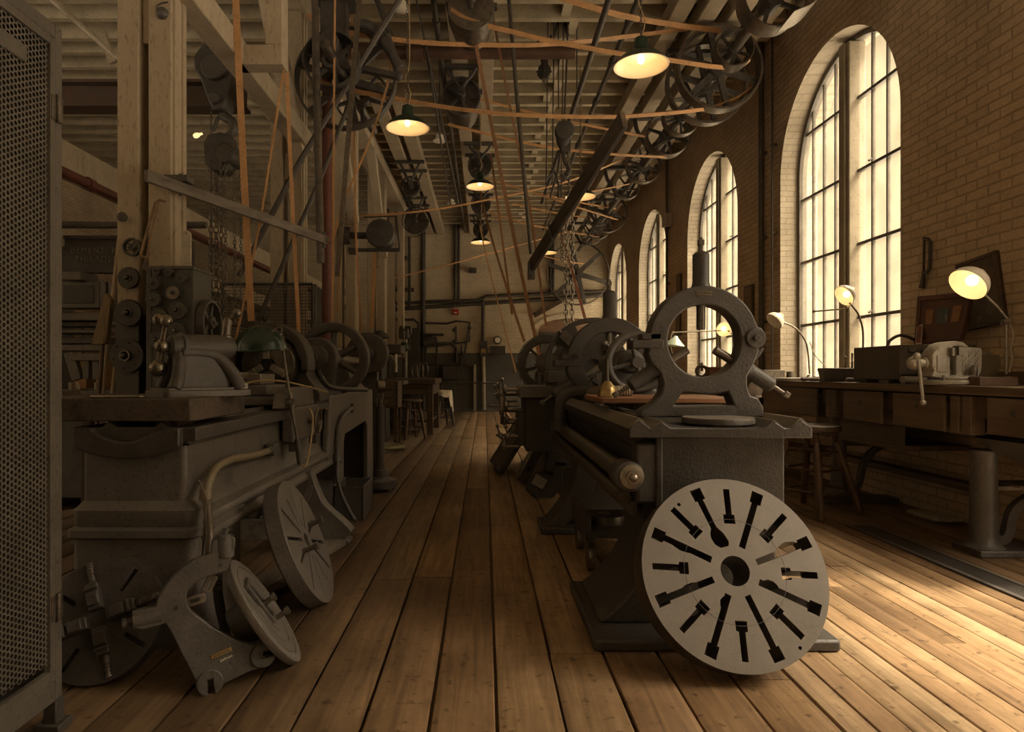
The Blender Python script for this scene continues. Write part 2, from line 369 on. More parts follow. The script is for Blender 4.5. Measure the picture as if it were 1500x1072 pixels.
    mr = N.new('ShaderNodeMapRange'); mr.inputs['To Min'].default_value = .38; mr.inputs['To Max'].default_value = .66; L.new(n2.outputs['Fac'], mr.inputs['Value']); L.new(mr.outputs[0], b.inputs['Roughness'])
    bp = N.new('ShaderNodeBump'); bp.inputs['Strength'].default_value = .22; bp.inputs['Distance'].default_value = .006; L.new(wv.outputs['Fac'], bp.inputs['Height']); L.new(bp.outputs[0], b.inputs['Normal'])
    return m
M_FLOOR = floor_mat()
mb = MB(); tones = []
R = random.Random(5)
x = .0425 - .222*41
while x < XW:
    w = .222 if x < 1.12 else .112
    y = -6.5 - R.random()*3
    while y < YF+.1:
        L_ = R.uniform(2.6, 5.2); g = R.uniform(.004,.0075) if w > .2 else R.uniform(.0018,.0036)
        y1 = min(y+L_, YF+.1); h = R.uniform(-.002,.0015); tl = R.uniform(-.0012,.0012)
        a, b_ = x+g, x+w-g
        mb.add([(a,y+.002,-.03),(b_,y+.002,-.03),(b_,y1-.002,-.03),(a,y1-.002,-.03),(a,y+.002,h-.003),(a+.004,y+.002,h+tl),(b_-.004,y+.002,h-tl),(b_,y+.002,h-.003),(a,y1-.002,h-.003),(a+.004,y1-.002,h+tl),(b_-.004,y1-.002,h-tl),(b_,y1-.002,h-.003)],
               [(4,5,9,8),(5,6,10,9),(6,7,11,10),(0,4,8,3),(7,1,2,11),(0,1,7,6,5,4),(2,3,8,9,10,11)])
        tones.append(R.random() if R.random() > .25 else R.uniform(0,.35)); y = y1
    x += w
nb = len(tones)
mb.box2((-9.5,-9,-.08),(XW+.1,YF+.1,-.032)); tones.append(0.)
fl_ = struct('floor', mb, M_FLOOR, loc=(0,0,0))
at_ = fl_.data.attributes.new('tone', 'FLOAT', 'FACE')
at_.data.foreach_set('value', [t for t in tones[:nb] for _ in range(7)] + [0.]*6)

# right wall with arched window openings
WK = list(range(-3, 4)); WIN_Y = lambda k: 6.88 + 3.68*k
WR, WSP, WSILL = 1.16, 3.50, 1.02            # half width, springing, sill
def arch(yc, r, sp, sill, n=28): return [(yc-r, sill), (yc+r, sill)] + [(yc + r*math.cos(PI*i/n), sp + r*1.02*math.sin(PI*i/n)) for i in range(n+1)]
def wall_with_arches():
    mb = MB()
    M = Matrix(((0,0,1,0),(1,0,0,0),(0,1,0,0),(0,0,0,1)))   # local x->Y, y->Z, z->X
    mb.prism([(-8,-.05),(YF+.4,-.05),(YF+.4,6.2),(-8,6.2)], [arch(WIN_Y(k), WR, WSP, WSILL) for k in WK if k != -1] + [[(.2,.0),(3.2,.0),(3.2,4.3),(.2,4.3)]], XW, XW+.46, M)  # the square opening is an added doorway that lets in foreground light
    mb.m = []
    for f in mb.f:
        a, b_, c = [mb.v[i] for i in f[:3]]; n = (b_-a).cross(c-a)
        mb.m.append(0 if abs(n.normalized().x) > .9 else 1)
    return mb
struct('wall_right', wall_with_arches(), [M_BR_R, M_BR_W], loc=(XW,0,0), smooth=20)
mb = MB(); mb.box2((-9.6,YF,-.05),(1.62,YF+.3,6.2)); mb.box2((1.62,YF,2.6),(XW,YF+.3,6.2)); mb.box2((1.62,YF+.12,-.05),(XW,YF+.3,2.6))
struct('wall_back', mb, M_BR_F, loc=(0,YF,0))
mb = MB(); mb.prism([(-8,-.05),(YF,-.05),(YF,6.2),(-8,6.2)], [arch(yc,1.2,3.6,1.6) for yc in (-4.0,.2,4.4)], -9.6, -9.3, Matrix(((0,0,1,0),(1,0,0,0),(0,1,0,0),(0,0,0,1)))); struct('wall_left', mb, M_BR_R, loc=(-9.3,0,0))  # arched openings are added out of view to light the right wall and ceiling
mb = MB(); mb.prism([(-9.6,-.05),(XW+.4,-.05),(XW+.4,6.2),(-9.6,6.2)], [[(x+p,z) for p, z in arch(0,WR,3.4,1.2)] for x in (-3.6,)], -8.3, -8., Matrix(((1,0,0,0),(0,0,1,0),(0,1,0,0),(0,0,0,1)))); struct('wall_front', mb, M_BR_F, loc=(0,-8,0))  # single arched opening added behind the camera as soft front light
ceil = MB(); ceil.box2((-9.6,-8,ZC),(XW+.4,YF+.3,ZC+.12)); ceil = struct('ceiling', ceil, M_DECK, loc=(0,0,ZC))
jo = None; y = 6.7
while y < YF-.2:
    if jo is None:
        mb = MB(); mb.box2((-9.3,-.03,-.27),(XW,.03,.0)); mb.box2((-9.3,-.042,-.275),(XW,.042,-.245)); jo = mb.build('joist', M_JOIST, ceil); jo.location = (0,y,0)
    else:
        c = jo.copy(); COL.objects.link(c); c.parent = ceil; c.location = (0, y+R.uniform(-.02,.02), R.uniform(-.012,.012))
    y += .415
# bridging blocks between the joists
bl = None; y = 6.7
for i in range(30):
    for xx in (1.05, -3.6):
        if bl is None:
            mb = MB(); mb.box2((-.055,.03,-.24),(.055,.385,-.01)); bl = mb.build('bridging_block', M_JOIST, ceil); bl.location = (xx, y, 0)
        else:
            c = bl.copy(); COL.objects.link(c); c.parent = ceil; c.location = (xx + (.06 if i % 2 else -.06), y, 0)
    y += .415
# long stringer boards that carry the line shafts
n = 0
for xx, w, y0 in ((-.33,.21,6.9),(.02,.21,6.9),(2.24,.2,6.6),(2.58,.2,6.2),(2.93,.2,5.8),(3.3,.16,5.6),(-1.62,.22,9.8),(-1.30,.22,9.8)):
    mb = MB(); mb.box2((xx-w/2,y0,5.24),(xx+w/2,YF-.02,5.44)); o = struct('stringer_beam', mb, M_TIMBER, bevel=.008)
# windows
M_FRAME = mat('window_iron', (.13,.115,.095), .5, 0, .3, 10)
M_MULL = mat('mullion_paint', (.30,.255,.185), .6, 0, .25, 6)
def pane_mat():
    m, nt, N, L, b = new_mat('old_glass')
    tr = N.new('ShaderNodeBsdfTransparent'); tr.inputs[0].default_value = (.96,.95,.92,1)
    tl = N.new('ShaderNodeBsdfTranslucent'); tl.inputs[0].default_value = (.8,.74,.6,1)
    gl = N.new('ShaderNodeBsdfGlossy'); gl.inputs['Roughness'].default_value = .12
    nz = N.new('ShaderNodeTexNoise'); nz.inputs['Scale'].default_value = 2.5; nz.inputs['Detail'].default_value = 6; tc = N.new('ShaderNodeTexCoord'); L.new(tc.outputs['Object'], nz.inputs['Vector'])
    mr = N.new('ShaderNodeMapRange'); mr.inputs['From Min'].default_value = .35; mr.inputs['From Max'].default_value = .75; mr.inputs['To Min'].default_value = .03; mr.inputs['To Max'].default_value = .10; L.new(nz.outputs['Fac'], mr.inputs['Value'])
    m1 = N.new('ShaderNodeMixShader'); L.new(mr.outputs[0], m1.inputs[0]); L.new(tr.outputs[0], m1.inputs[1]); L.new(tl.outputs[0], m1.inputs[2])
    m2 = N.new('ShaderNodeMixShader'); m2.inputs[0].default_value = .03; L.new(m1.outputs[0], m2.inputs[1]); L.new(gl.outputs[0], m2.inputs[2])
    L.new(m2.outputs[0], N['Material Output'].inputs['Surface']); return m
M_PANE = pane_mat()
MYZ = Matrix(((0,0,1,0),(1,0,0,0),(0,1,0,0),(0,0,0,1)))
def window(k):
    yc = WIN_Y(k); r = WR+.02
    mb = MB(); mb.prism(arch(0, r, WSP, WSILL-.02), [arch(0, r-.075, WSP, WSILL+.06)], -.04, .05, MYZ)
    w = mb.build('window_%d' % (k+4), M_FRAME, None, loc=(0,0,0)); w.location = (XG, yc, 0); w['kind'] = 'structure'
    mb = MB(); mb.box2((-.11,-.10,WSILL),(.07,.10,WSP+1.12)); mb.box2((-.135,-.055,WSILL),(-.11,.055,WSP+1.12)); mb.build('mullion', M_MULL, w, bevel=.012)
    mb = MB(); rr = r-.06
    for s in (-1, 1):
        for i in range(1, 4):
            yy = s*(.10 + i*.245); top = WSP + 1.02*math.sqrt(max(0, rr*rr-yy*yy)) if abs(yy) < rr else WSP
            mb.box2((-.016,yy-.011,WSILL),(.016,yy+.011,top))
        z = WSILL+.70
        while z < WSP+1.1:
            half = rr if z < WSP else math.sqrt(max(0, rr*rr-((z-WSP)/1.02)**2))
            if half > .12: mb.box2((-.022,s*.1 if s > 0 else -half,z-.016),(.022,half if s > 0 else -.1,z+.016))
            z += .765
    for zz in (WSILL+.70, WSILL+2.23): mb.cyl((-.05,-.35,zz+.03),(-.02,-.35,zz+.05),.012,n=8)
    mb.build('muntin_bars', M_FRAME, w)
    mb = MB(); mb.prism(arch(0, r-.03, WSP, WSILL), [], -.003, .003, MYZ); mb.build('glass', M_PANE, w)
    mb = MB(); mb.box2((-.26,-WR+.005,WSILL+.002),(.0,WR-.005,WSILL+.035)); mb.build('window_sill', M_BENCH, w, bevel=.006)
for k in WK:
    if k != -1: window(k)
b = MB(); b.box2((XW-.02,3.2,0),(XW+.3,3.32,4.42)); b.box2((XW-.02,.08,0),(XW+.3,.2,4.42)); b.box2((XW-.02,.08,4.3),(XW+.3,3.32,4.42)); b = struct('added_doorway', b, M_TIMBER, bevel=.006)   # unseen open doorway beside the camera, added to light the foreground floor
# ------------------------------------------------------------------ shared shapes
MXZ = Matrix(((1,0,0,0),(0,0,1,0),(0,1,0,0),(0,0,0,1)))    # outline in X,Z, thickness along Y
def at(o, M): return trans(*o) @ M
def spoke_shape(mb, r0, r1, a, w0, w1, t, M, curve=0., zc=0.):
    """one tapered spoke from hub to rim in the wheel plane"""
    pts = []; n = 6
    for i in range(n+1):
        f = i/n; r = r0+(r1-r0)*f; aa = a+curve*math.sin(f*PI/2)*.5; w = w0+(w1-w0)*f
        pts.append((r, aa, w))
    out = [(r*math.cos(q)-w/2*math.sin(q), r*math.sin(q)+w/2*math.cos(q)) for r, q, w in pts] + [(r*math.cos(q)+w/2*math.sin(q), r*math.sin(q)-w/2*math.cos(q)) for r, q, w in reversed(pts)]
    mb.prism(out, [], zc-t/2, zc+t/2, M)
def wheel(mb, o, d, R, w, rim, hub, bore, n, hubw=None, a0=0., curve=0., sw=None, crown=.0):
    """spoked wheel or belt pulley in one mesh"""
    M = frame(o, d); hubw = hubw or w*1.15; sw = sw or R*.13
    mb.lathe([(R-rim,-w/2),(R,-w/2),(R+crown,0),(R,w/2),(R-rim,w/2)], n=48, closed=True, M=M)
    mb.lathe([(bore,-hubw/2),(hub,-hubw/2),(hub,hubw/2),(bore,hubw/2)], n=24, closed=True, M=M)
    for i in range(n): spoke_shape(mb, hub*.8, R-rim*.6, a0+2*PI*i/n, sw*1.15, sw*.8, min(w*.5, sw*.7), M, curve)
    return mb
def wheel_parts(parent, o, d, R, w, rim, hub, bore, n, m, hubw=None, a0=0., curve=0., sw=None, mhub=None):
    """the same wheel as parts rim, hub, spoke..."""
    M = frame(o, d); hubw = hubw or w*1.15; sw = sw or R*.13
    b = MB(); b.lathe([(R-rim,-w/2),(R-.004,-w/2),(R,-w/2+.004),(R,w/2-.004),(R-.004,w/2),(R-rim,w/2)], n=64, closed=True, M=M); part('rim', b, m, parent, world=True)
    b = MB(); b.lathe([(bore,-hubw/2),(hub*.9,-hubw/2),(hub,-hubw/2+.01),(hub,hubw/2-.01),(hub*.9,hubw/2),(bore,hubw/2)], n=28, closed=True, M=M); part('hub', b, mhub or m, parent, world=True)
    for i in range(n):
        b = MB(); spoke_shape(b, hub*.8, R-rim*.6, a0+2*PI*i/n, sw*1.2, sw*.8, min(w*.5, sw*.7), M, curve); part('spoke', b, m, parent, world=True, bevel=min(.006,sw*.1))
def bolt(mb, o, d, r=.012, h=.012):
    mb.cyl(Vector(o), Vector(o)+Vector(d).normalized()*h, r, n=6)
def lever(mb, a, b_, r0, r1, knob):
    mb.cyl(a, b_, r0, r1, n=10); mb.sphere(b_, knob, 14, 8)

# ------------------------------------------------------------------ the long lathe right of the aisle
M_WAY = mat('worn_way', (.17,.152,.13), .34, .35, .25, 9, .15, 90)
M_IRON_B = mat('black_iron', (.046,.040,.035), .45, 0, .35, 10, .3, 80)
LA = T('engine_lathe', 'long dark engine lathe right of the aisle, its bed end and ribbed ways nearest', 'lathe', (1.0, 5.0, 0))
pr = [(.61,.872),(.61,.915),(.655,.947),(.70,.915),(.712,.915),(.748,.94),(.785,.915),(1.185,.915),(1.226,.94),(1.265,.915),(1.29,.915),(1.336,.947),(1.382,.915),(1.382,.872),(1.30,.872),(1.30,.50),(.70,.50),(.70,.80),(.66,.82),(.66,.872)]
mb = MB(); mb.prism(pr, [], 2.85, 8.6, MXZ)
mb.prism(pr[:14], [], 2.73, 2.85, MXZ)
part('bed', mb, M_IRON_B, LA, world=True, bevel=.005)
for xx, hw_, hh in ((.655,.047,.044),(.748,.040,.034),(1.226,.042,.034),(1.336,.047,.044)):
    mb = MB(); mb.prism([(xx-hw_,.912),(xx-.006,.912+hh),(xx+.006,.912+hh),(xx+hw_,.912)], [], 2.735, 8.55, MXZ); part('way_rail', mb, M_WAY, LA, world=True, label='worn brighter V way rail')
mb = MB(); mb.box2((.76,2.80,.46),(1.297,2.85,.872)); mb.box2((.735,2.775,.46),(.765,2.85,.872)); part('end_plate', mb, M_IRON_B, LA, world=True, bevel=.008)
def leg_outline(zt, xi0, xi1, xo0, xo1, z0=.04, p=2.6, n=12):
    L_ = [(xi0-(xi0-xo0)*(1-(z-z0)/(zt-z0))**p, z) for z in [z0+(zt-z0)*i/n for i in range(n+1)]]
    R_ = [(xi1+(xo1-xi1)*(1-(z-z0)/(zt-z0))**p, z) for z in [z0+(zt-z0)*i/n for i in range(n+1)]]
    return L_ + R_[::-1]
mb = MB(); mb.prism(leg_outline(.52,.74,1.27,.50,1.42,.05), [], 2.84, 3.40, MXZ); mb.box2((.45,2.66,0),(1.465,3.43,.05)); part('leg', mb, M_IRON_D, LA, world=True, bevel=.012)
for y0, y1 in ((4.62, 4.92),):
    mb = MB(); mb.prism(leg_outline(.52,.66,1.34,.44,1.56,.05,2.2), [leg_outline(.42,.80,1.20,.60,1.40,.07,2.2)], y0, y1, MXZ); mb.box2((.40,y0-.03,0),(.64,y1+.03,.05)); mb.box2((1.36,y0-.03,0),(1.6,y1+.03,.05)); mb.box2((.58,y1-.06,.05),(1.42,y1-.02,.44)); part('leg', mb, M_IRON_D, LA, world=True, bevel=.012)
mb = MB(); mb.prism(leg_outline(.62,.62,1.36,.50,1.46,.04,3), [], 6.3, 8.2, MXZ); mb.box2((.46,6.25,0),(1.5,8.25,.04)); part('leg', mb, M_IRON, LA, world=True, bevel=.015)
# feed shaft with its end nut, lead screw below
mb = MB(); mb.cyl((.615,2.80,.705),(.615,5.3,.705),.045,n=20); mb.cyl((.62,2.86,.60),(.62,5.6,.60),.028,n=14); mb.bar((.66,2.86,.55),(.66,5.5,.55),.03,.06); part('feed_shaft', mb, M_STEELD, LA, world=True)
mb = MB(); mb.box2((.655,2.785,.585),(.755,2.90,.845)); mb.cyl((.622,2.775,.70),(.622,2.90,.70),.068,n=24); part('shaft_bracket', mb, M_IRON_D, LA, world=True, bevel=.012)
br_ = mb
mb = MB(); mb.lathe([(.052,0),(.052,.008),(.04,.012)], (.630,2.775,.703), (0,-1,0), 28); mb.cyl((.630,2.765,.703),(.630,2.745,.703),.03,n=6); mb.lathe([(.016,0),(.016,.018),(.010,.024),(.0001,.026)], (.630,2.747,.703), (0,-1,0), 16); part('end_nut', mb, M_STEEL, LA, world=True, label='bright hexagon end nut')
# carriage saddle and apron with its levers
mb = MB(); mb.prism([(.30,.93),(.30,1.01),(.33,1.03),(.62,1.03),(.70,.955),(1.40,.955),(1.40,.93)], [], 5.55, 6.15, MXZ); mb.box2((.62,5.5,1.0),(1.2,6.1,1.06)); mb.box2((.55,5.58,1.06),(.98,6.0,1.16)); part('carriage', mb, M_PAINT, LA, world=True, bevel=.008)
ap = MB(); ap.box2((.36,5.62,.46),(.62,6.4,.93)); ap.box2((.30,5.72,.50),(.37,6.3,.80)); ap = part('apron', ap, M_IRON_D, LA, world=True, bevel=.012)
for k, (yy, zz, r, l) in enumerate(((5.7,.86,.05,.14),(5.9,.72,.04,.12),(6.15,.88,.06,.16),(6.3,.66,.045,.13),(5.75,.58,.035,.12),(6.05,.95,.03,.2),(5.65,1.0,.045,.16),(6.35,.93,.05,.22),(5.85,.48,.05,.16),(6.2,.55,.03,.2))):
    b = MB(); b.cyl((.31,yy,zz),(.31-l,yy,zz),.014,n=10); b.lathe([(r*.4,0),(r,.01),(r,.03),(r*.6,.04)], (.31-l*.7,yy,zz), (-1,0,0), 20); lever(b, (.31-l*.8,yy,zz), (.31-l*.8-.03,yy-.05,zz+.09), .008, .006, .017); part('control_lever', b, M_STEEL, ap, world=True)
hw = MB(); hw.torus((.16,6.0,.80), (1,0,0), .12, .014, 36, 10); hw.cyl((.36,6.0,.80),(.14,6.0,.80),.02,n=12)
for i in range(4): hw.cyl((.16,6.0,.80), (.16,6.0+.12*math.cos(i*PI/2+.3),.80+.12*math.sin(i*PI/2+.3)), .009, n=8)
lever(hw, (.16,6.0+.12*math.cos(.3),.80+.12*math.sin(.3)), (.06,6.0+.12*math.cos(.3),.80+.12*math.sin(.3)), .009, .012, .018); part('handwheel', hw, M_STEEL, ap, world=True)
# thick elbow guard pipe beside the carriage
mb = MB(); mb.tube(spline([(.98,4.95,.985),(.78,4.95,.99),(.66,4.95,.985),(.60,4.95,.94),(.585,4.95,.86),(.58,4.95,.74)],6), .055, 16); mb.cyl((.58,4.95,.77),(.58,4.95,.71),.075,n=20); part('elbow_arm', mb, M_IRON_D, LA, world=True)
# headstock
mb = MB(); mb.prism([(.62,.93),(.64,1.16),(.78,1.22),(.84,1.36),(.92,1.42),(1.12,1.42),(1.2,1.36),(1.28,1.2),(1.42,1.14),(1.44,.93)], [], 6.45, 6.65, MXZ); mb.prism([(.62,.93),(.64,1.16),(.78,1.22),(.84,1.36),(.92,1.42),(1.12,1.42),(1.2,1.36),(1.28,1.2),(1.42,1.14),(1.44,.93)], [], 7.9, 8.15, MXZ); mb.box2((.64,6.5,.93),(1.42,8.1,1.02)); mb.cyl((1.02,6.3,1.22),(1.02,8.2,1.22),.07,n=20); part('headstock', mb, M_IRON, LA, world=True, bevel=.015)
mb = MB()
for i, r in enumerate((.30,.25,.20,.15)): mb.lathe([(r,0),(r+.006,.06),(r,.12)], (1.02,6.85+.13*i,1.22), (0,1,0), 40)
part('cone_pulley', mb, M_STEELD, LA, world=True)
gw = MB(); gw.gear((.66,6.98,1.235), (0,-1,0), .315, .1, 72, .24, th=.018)
wheel(gw, (.66,6.93,1.235), (0,-1,0), .26, .08, .04, .08, .03, 6, .16, .3)
part('bull_gear', gw, M_IRON, LA, world=True)
gd = MB(); gd.gear((.66,6.86,1.235), (0,-1,0), .13, .06, 30, .03); gd.cyl((.66,6.9,1.235),(.66,6.75,1.235),.035,n=16); part('pinion', gd, M_STEELD, LA, world=True)
# big slotted chuck plate on the spindle
CK = (1.02,6.05,1.20)
cr_ = [circ(.085,24)]
def kidney(a, r, da, w, n=8): return [((r-w)*math.cos(a-da+2*da*i/n),(r-w)*math.sin(a-da+2*da*i/n)) for i in range(n+1)] + [((r+w)*math.cos(a+da-2*da*i/n),(r+w)*math.sin(a+da-2*da*i/n)) for i in range(n+1)]
holes = [kidney(PI/2-.18+2*PI*i/6, .375, .24, .04) for i in range(6)] + [circ(.07,24)]
mb = MB(); mb.prism(circ(.46,72), holes, 0, .09, frame(CK,(0,1,0),(1,0,0))); mb.cyl((1.02,6.12,1.2),(1.02,6.35,1.2),.12,n=28)
ck = part('chuck_plate', mb, M_IRON, LA, world=True, bevel=.006)
for i in range(4):
    a = PI/4+PI/2*i; b = MB(); M = frame((CK[0]+.30*math.cos(a),CK[1]-.05,CK[2]+.30*math.sin(a)), (0,-1,0), (math.cos(a),0,math.sin(a)))
    b.box((0,0,0),(.26,.085,.10),M); b.box((-.06,0,.05),(.12,.07,.06),M); b.cyl(M@Vector((.13,0,-.02)),M@Vector((.17,0,-.02)),.02,n=12); part('jaw', b, M_PAINT, ck, world=True, bevel=.005)
# tailstock with its ring handwheel
ts = MB(); ts.prism([(.72,.94),(.76,1.02),(.86,1.06),(.88,1.24),(.93,1.30),(1.03,1.30),(1.08,1.24),(1.10,1.05),(1.26,1.0),(1.28,.94)], [], 4.35, 4.8, MXZ); ts.cyl((.96,4.2,1.21),(.96,5.1,1.21),.07,n=24)
ts = part('tailstock', ts, M_IRON, LA, world=True, bevel=.015)
hw = MB(); hw.torus((.962,4.1,1.212),(0,1,0),.178,.024,48,14); hw.cyl((.962,4.06,1.212),(.962,4.22,1.212),.035,n=18)
for i in range(4): hw.cyl((.962,4.1,1.212),(.962+.17*math.cos(.25+PI/2*i),4.1,1.212+.17*math.sin(.25+PI/2*i)),.016,.012,n=10)
part('handwheel', hw, M_IRON, ts, world=True)
hd = MB(); lever(hd, (.90,4.5,1.30), (.82,4.42,1.345), .011,.009,.022); lever(hd, (1.0,4.5,1.29),(1.06,4.45,1.35),.011,.009,.02); part('clamp_handle', hd, M_STEELD, ts, world=True)

# ------------------------------------------------------------------ steady rests
def steady_rest(name, label, o, k, base_z, badge):
    """o = ring centre, k = scale"""
    t = T(name, label, 'steady rest', (o[0], o[1], base_z))
    def q(x, z): return (o[0]+x*k, o[2]+z*k)
    ri, ro = .169, .256; zb = (base_z-o[2])/k
    out = []
    for i in range(41):
        a = math.radians(-6 + 192*i/40); out.append(q(ro*math.cos(a), ro*math.sin(a)))
    out += [q(-.262,-.06), q(-.25,-.10), q(-.205,-.15), q(-.19,-.20), q(-.20,-.245), q(-.232,-.285), q(-.296,zb+.03), q(-.30,zb), q(.276,zb), q(.276,zb+.045), q(.25,zb+.09), q(.215,-.255), q(.2,-.215), q(.2,-.165), q(.225,-.12), q(.25,-.06)]
    win = [q(-.142,zb+.055), q(-.12,zb+.085), q(-.10,zb+.118)] + [q(-.095+.205*i/8, zb+.118-.012*math.sin(PI*i/8)) for i in range(1,9)] + [q(.125,zb+.085), q(.138,zb+.055)]
    b = MB(); b.prism(out, [circle_q(q, ri), win], o[1]-.05*k, o[1]+.05*k, MXZ)
    bd = part('frame_casting', b, M_IRON_D, t, world=True, bevel=.008*k)
    b = MB(); b.box2((q(-.335,0)[0],o[1]-.055*k,q(0,-.035)[1]),(q(-.19,0)[0],o[1]+.055*k,q(0,.004)[1])); b.box2((q(-.29,0)[0],o[1]-.05*k,q(0,.006)[1]),(q(-.2,0)[0],o[1]+.05*k,q(0,.035)[1])); part('clamp_lug', b, M_IRON_D, t, world=True, bevel=.004)
    b = MB(); x, z = q(.236,.012); b.cyl((x,o[1]-.062*k,z),(x,o[1]+.062*k,z),.046*k,n=28); b.cyl((x,o[1]-.075*k,z+.0),(x,o[1]-.06*k,z),.018*k,n=6)
    b.prism([q(.20,.10),q(.25,.066),q(.272,.055),q(.272,.048),q(.25,.045),q(.2,.03)],[],o[1]-.045*k,o[1]+.045*k,MXZ); b.prism([q(.22,-.06),q(.285,-.03),q(.262,-.07),q(.235,-.1)],[],o[1]-.04*k,o[1]+.04*k,MXZ); part('hinge', b, M_IRON_D, t, world=True, bevel=.004)
    # three adjusting jaws
    for a, sl, rb in ((90, .42, .0385),(212, .40, .036),(-32, .40, .036)):
        a = math.radians(a); d = Vector((math.cos(a),0,math.sin(a))); c = Vector(o)
        b = MB(); b.lathe([(.052*k,ro*k*.93),(rb*1.12*k,ro*k*1.02),(rb*k,ro*k*1.08),(rb*k,(sl-.012)*k),((rb-.012)*k,sl*k),(.012*k,(sl+.004)*k)], c, d, 24); bs = part('jaw_barrel', b, M_IRON_D, t, world=True)
        b = MB(); b.cyl(c+d*(.055*k if a > 1 and a < 2 else .075*k), c+d*ro*.95*k, .021*k, n=18); part('jaw', b, M_STEELD, t, world=True, bevel=.003)
        b = MB(); b.cyl(c+d*sl*k, c+d*(sl+.03)*k, .011*k, n=12); b.box((0,0,0), (.026*k,.026*k,.026*k), frame(c+d*(sl+(.045 if sl > .4 and a > 1 and a < 2 else .075))*k, d)); b.cyl(c+d*sl*k, c+d*(sl+.07)*k, .009*k, n=10); part('adjusting_screw', b, M_STEELD, t, world=True, bevel=.002)
    if badge:
        b = MB(); x, z = q(0,.221); b.box((x-.003,o[1]-.052*k,z),(.072*k,.006,.018*k)); p = part('name_plate', b, M_BRASS, t, world=True, label='small brass name plate'); b = MB()
        b.box((x-.003,o[1]-.0555*k,z),(.066*k,.003,.013*k)); part('plate_field', b, M_IRON_D, p, world=True)
    return t
def circle_q(q, r, n=56): return [q(r*math.cos(2*PI*i/n), r*math.sin(2*PI*i/n)) for i in range(n)]
steady_rest('steady_rest', 'iron ring steady rest with three jaws on the near end of the lathe bed', (1.022,3.06,1.296), 1.0, .94, True)
s2 = steady_rest('steady_rest', 'larger steady rest in front of the jawed chuck plate, partly behind the ring handwheel', (1.025,5.32,1.245), 1.36, .95, False)

# ------------------------------------------------------------------ things lying on the bed
t = T('backing_disc', 'flat pale disc lying on the end of the ribbed lathe bed', 'disc', (1.045,2.905,.916))
mb = MB(); mb.lathe([(.138,.004),(.155,.008),(.157,.024),(.154,.03),(.0001,.03)], (0,0,0), (0,0,1), 56); part('disc', mb, M_IRON_D, t)
mb = MB(); mb.lathe([(.0001,.0302),(.152,.0302),(.152,.033),(.0001,.033)], (0,0,0), (0,0,1), 56); part('top_face', mb, M_GREYW, t, label='pale top face')
mb = MB(); mb.prism([(-.06,-.13),(.05,-.14),(.03,.1),(-.1,.1)], [], 0, .006); part('wedge', mb, M_GREYW, t)
mb = MB(); mb.box2((.665,3.42,.945),(.80,3.60,1.0)); mb.box2((1.2,3.42,.945),(1.32,3.6,1.0)); 
t = T('work_board', 'reddish board on wooden blocks across the lathe ways behind the ring', 'board', (1.0,3.6,.94))
part('block', MB().box2((.80,3.5,.945),(.92,3.95,.985)), M_WOODDX, t, world=True, bevel=.004); part('block', MB().box2((1.16,3.5,.945),(1.28,3.95,.985)), M_WOODDX, t, world=True, bevel=.004)
part('board', MB().box2((.62,3.42,.985),(1.36,4.02,1.012)), wood('board_wood', (.33,.15,.065),(.2,.085,.038),'X',.5), t, world=True, bevel=.005)
t = T('oil_can', 'brass oil can with a tall thin spout on the reddish board', 'oil can', (.688,3.62,1.012))
part('body', MB().lathe([(.05,0),(.056,.003),(.055,.02),(.049,.035),(.049,.04),(.038,.06),(.026,.072),(.022,.08),(.012,.088),(.0001,.09)], n=36), M_BRASS, t)
part('spout', MB().cyl((0,0,.085),(0,0,.21),.0085,.003,n=12), M_STEELD, t, label='thin steel spout')
t = T('twine_roll', 'roll of pale twine lying on the reddish board beside the oil can', 'twine', (.80,3.74,1.012))
mb = MB(); mb.cyl((-.045,0,.03),(.045,0,.03),.027,n=20)
for i in range(9): mb.torus((-.04+.01*i,0,.03),(1,.15*((i%3)-1),.1),.028,.004,24,6)
part('windings', mb, M_PIPEL, t); part('core', MB().cyl((-.05,0,.03),(.06,0,.03),.012,n=12), M_STEELD, t)

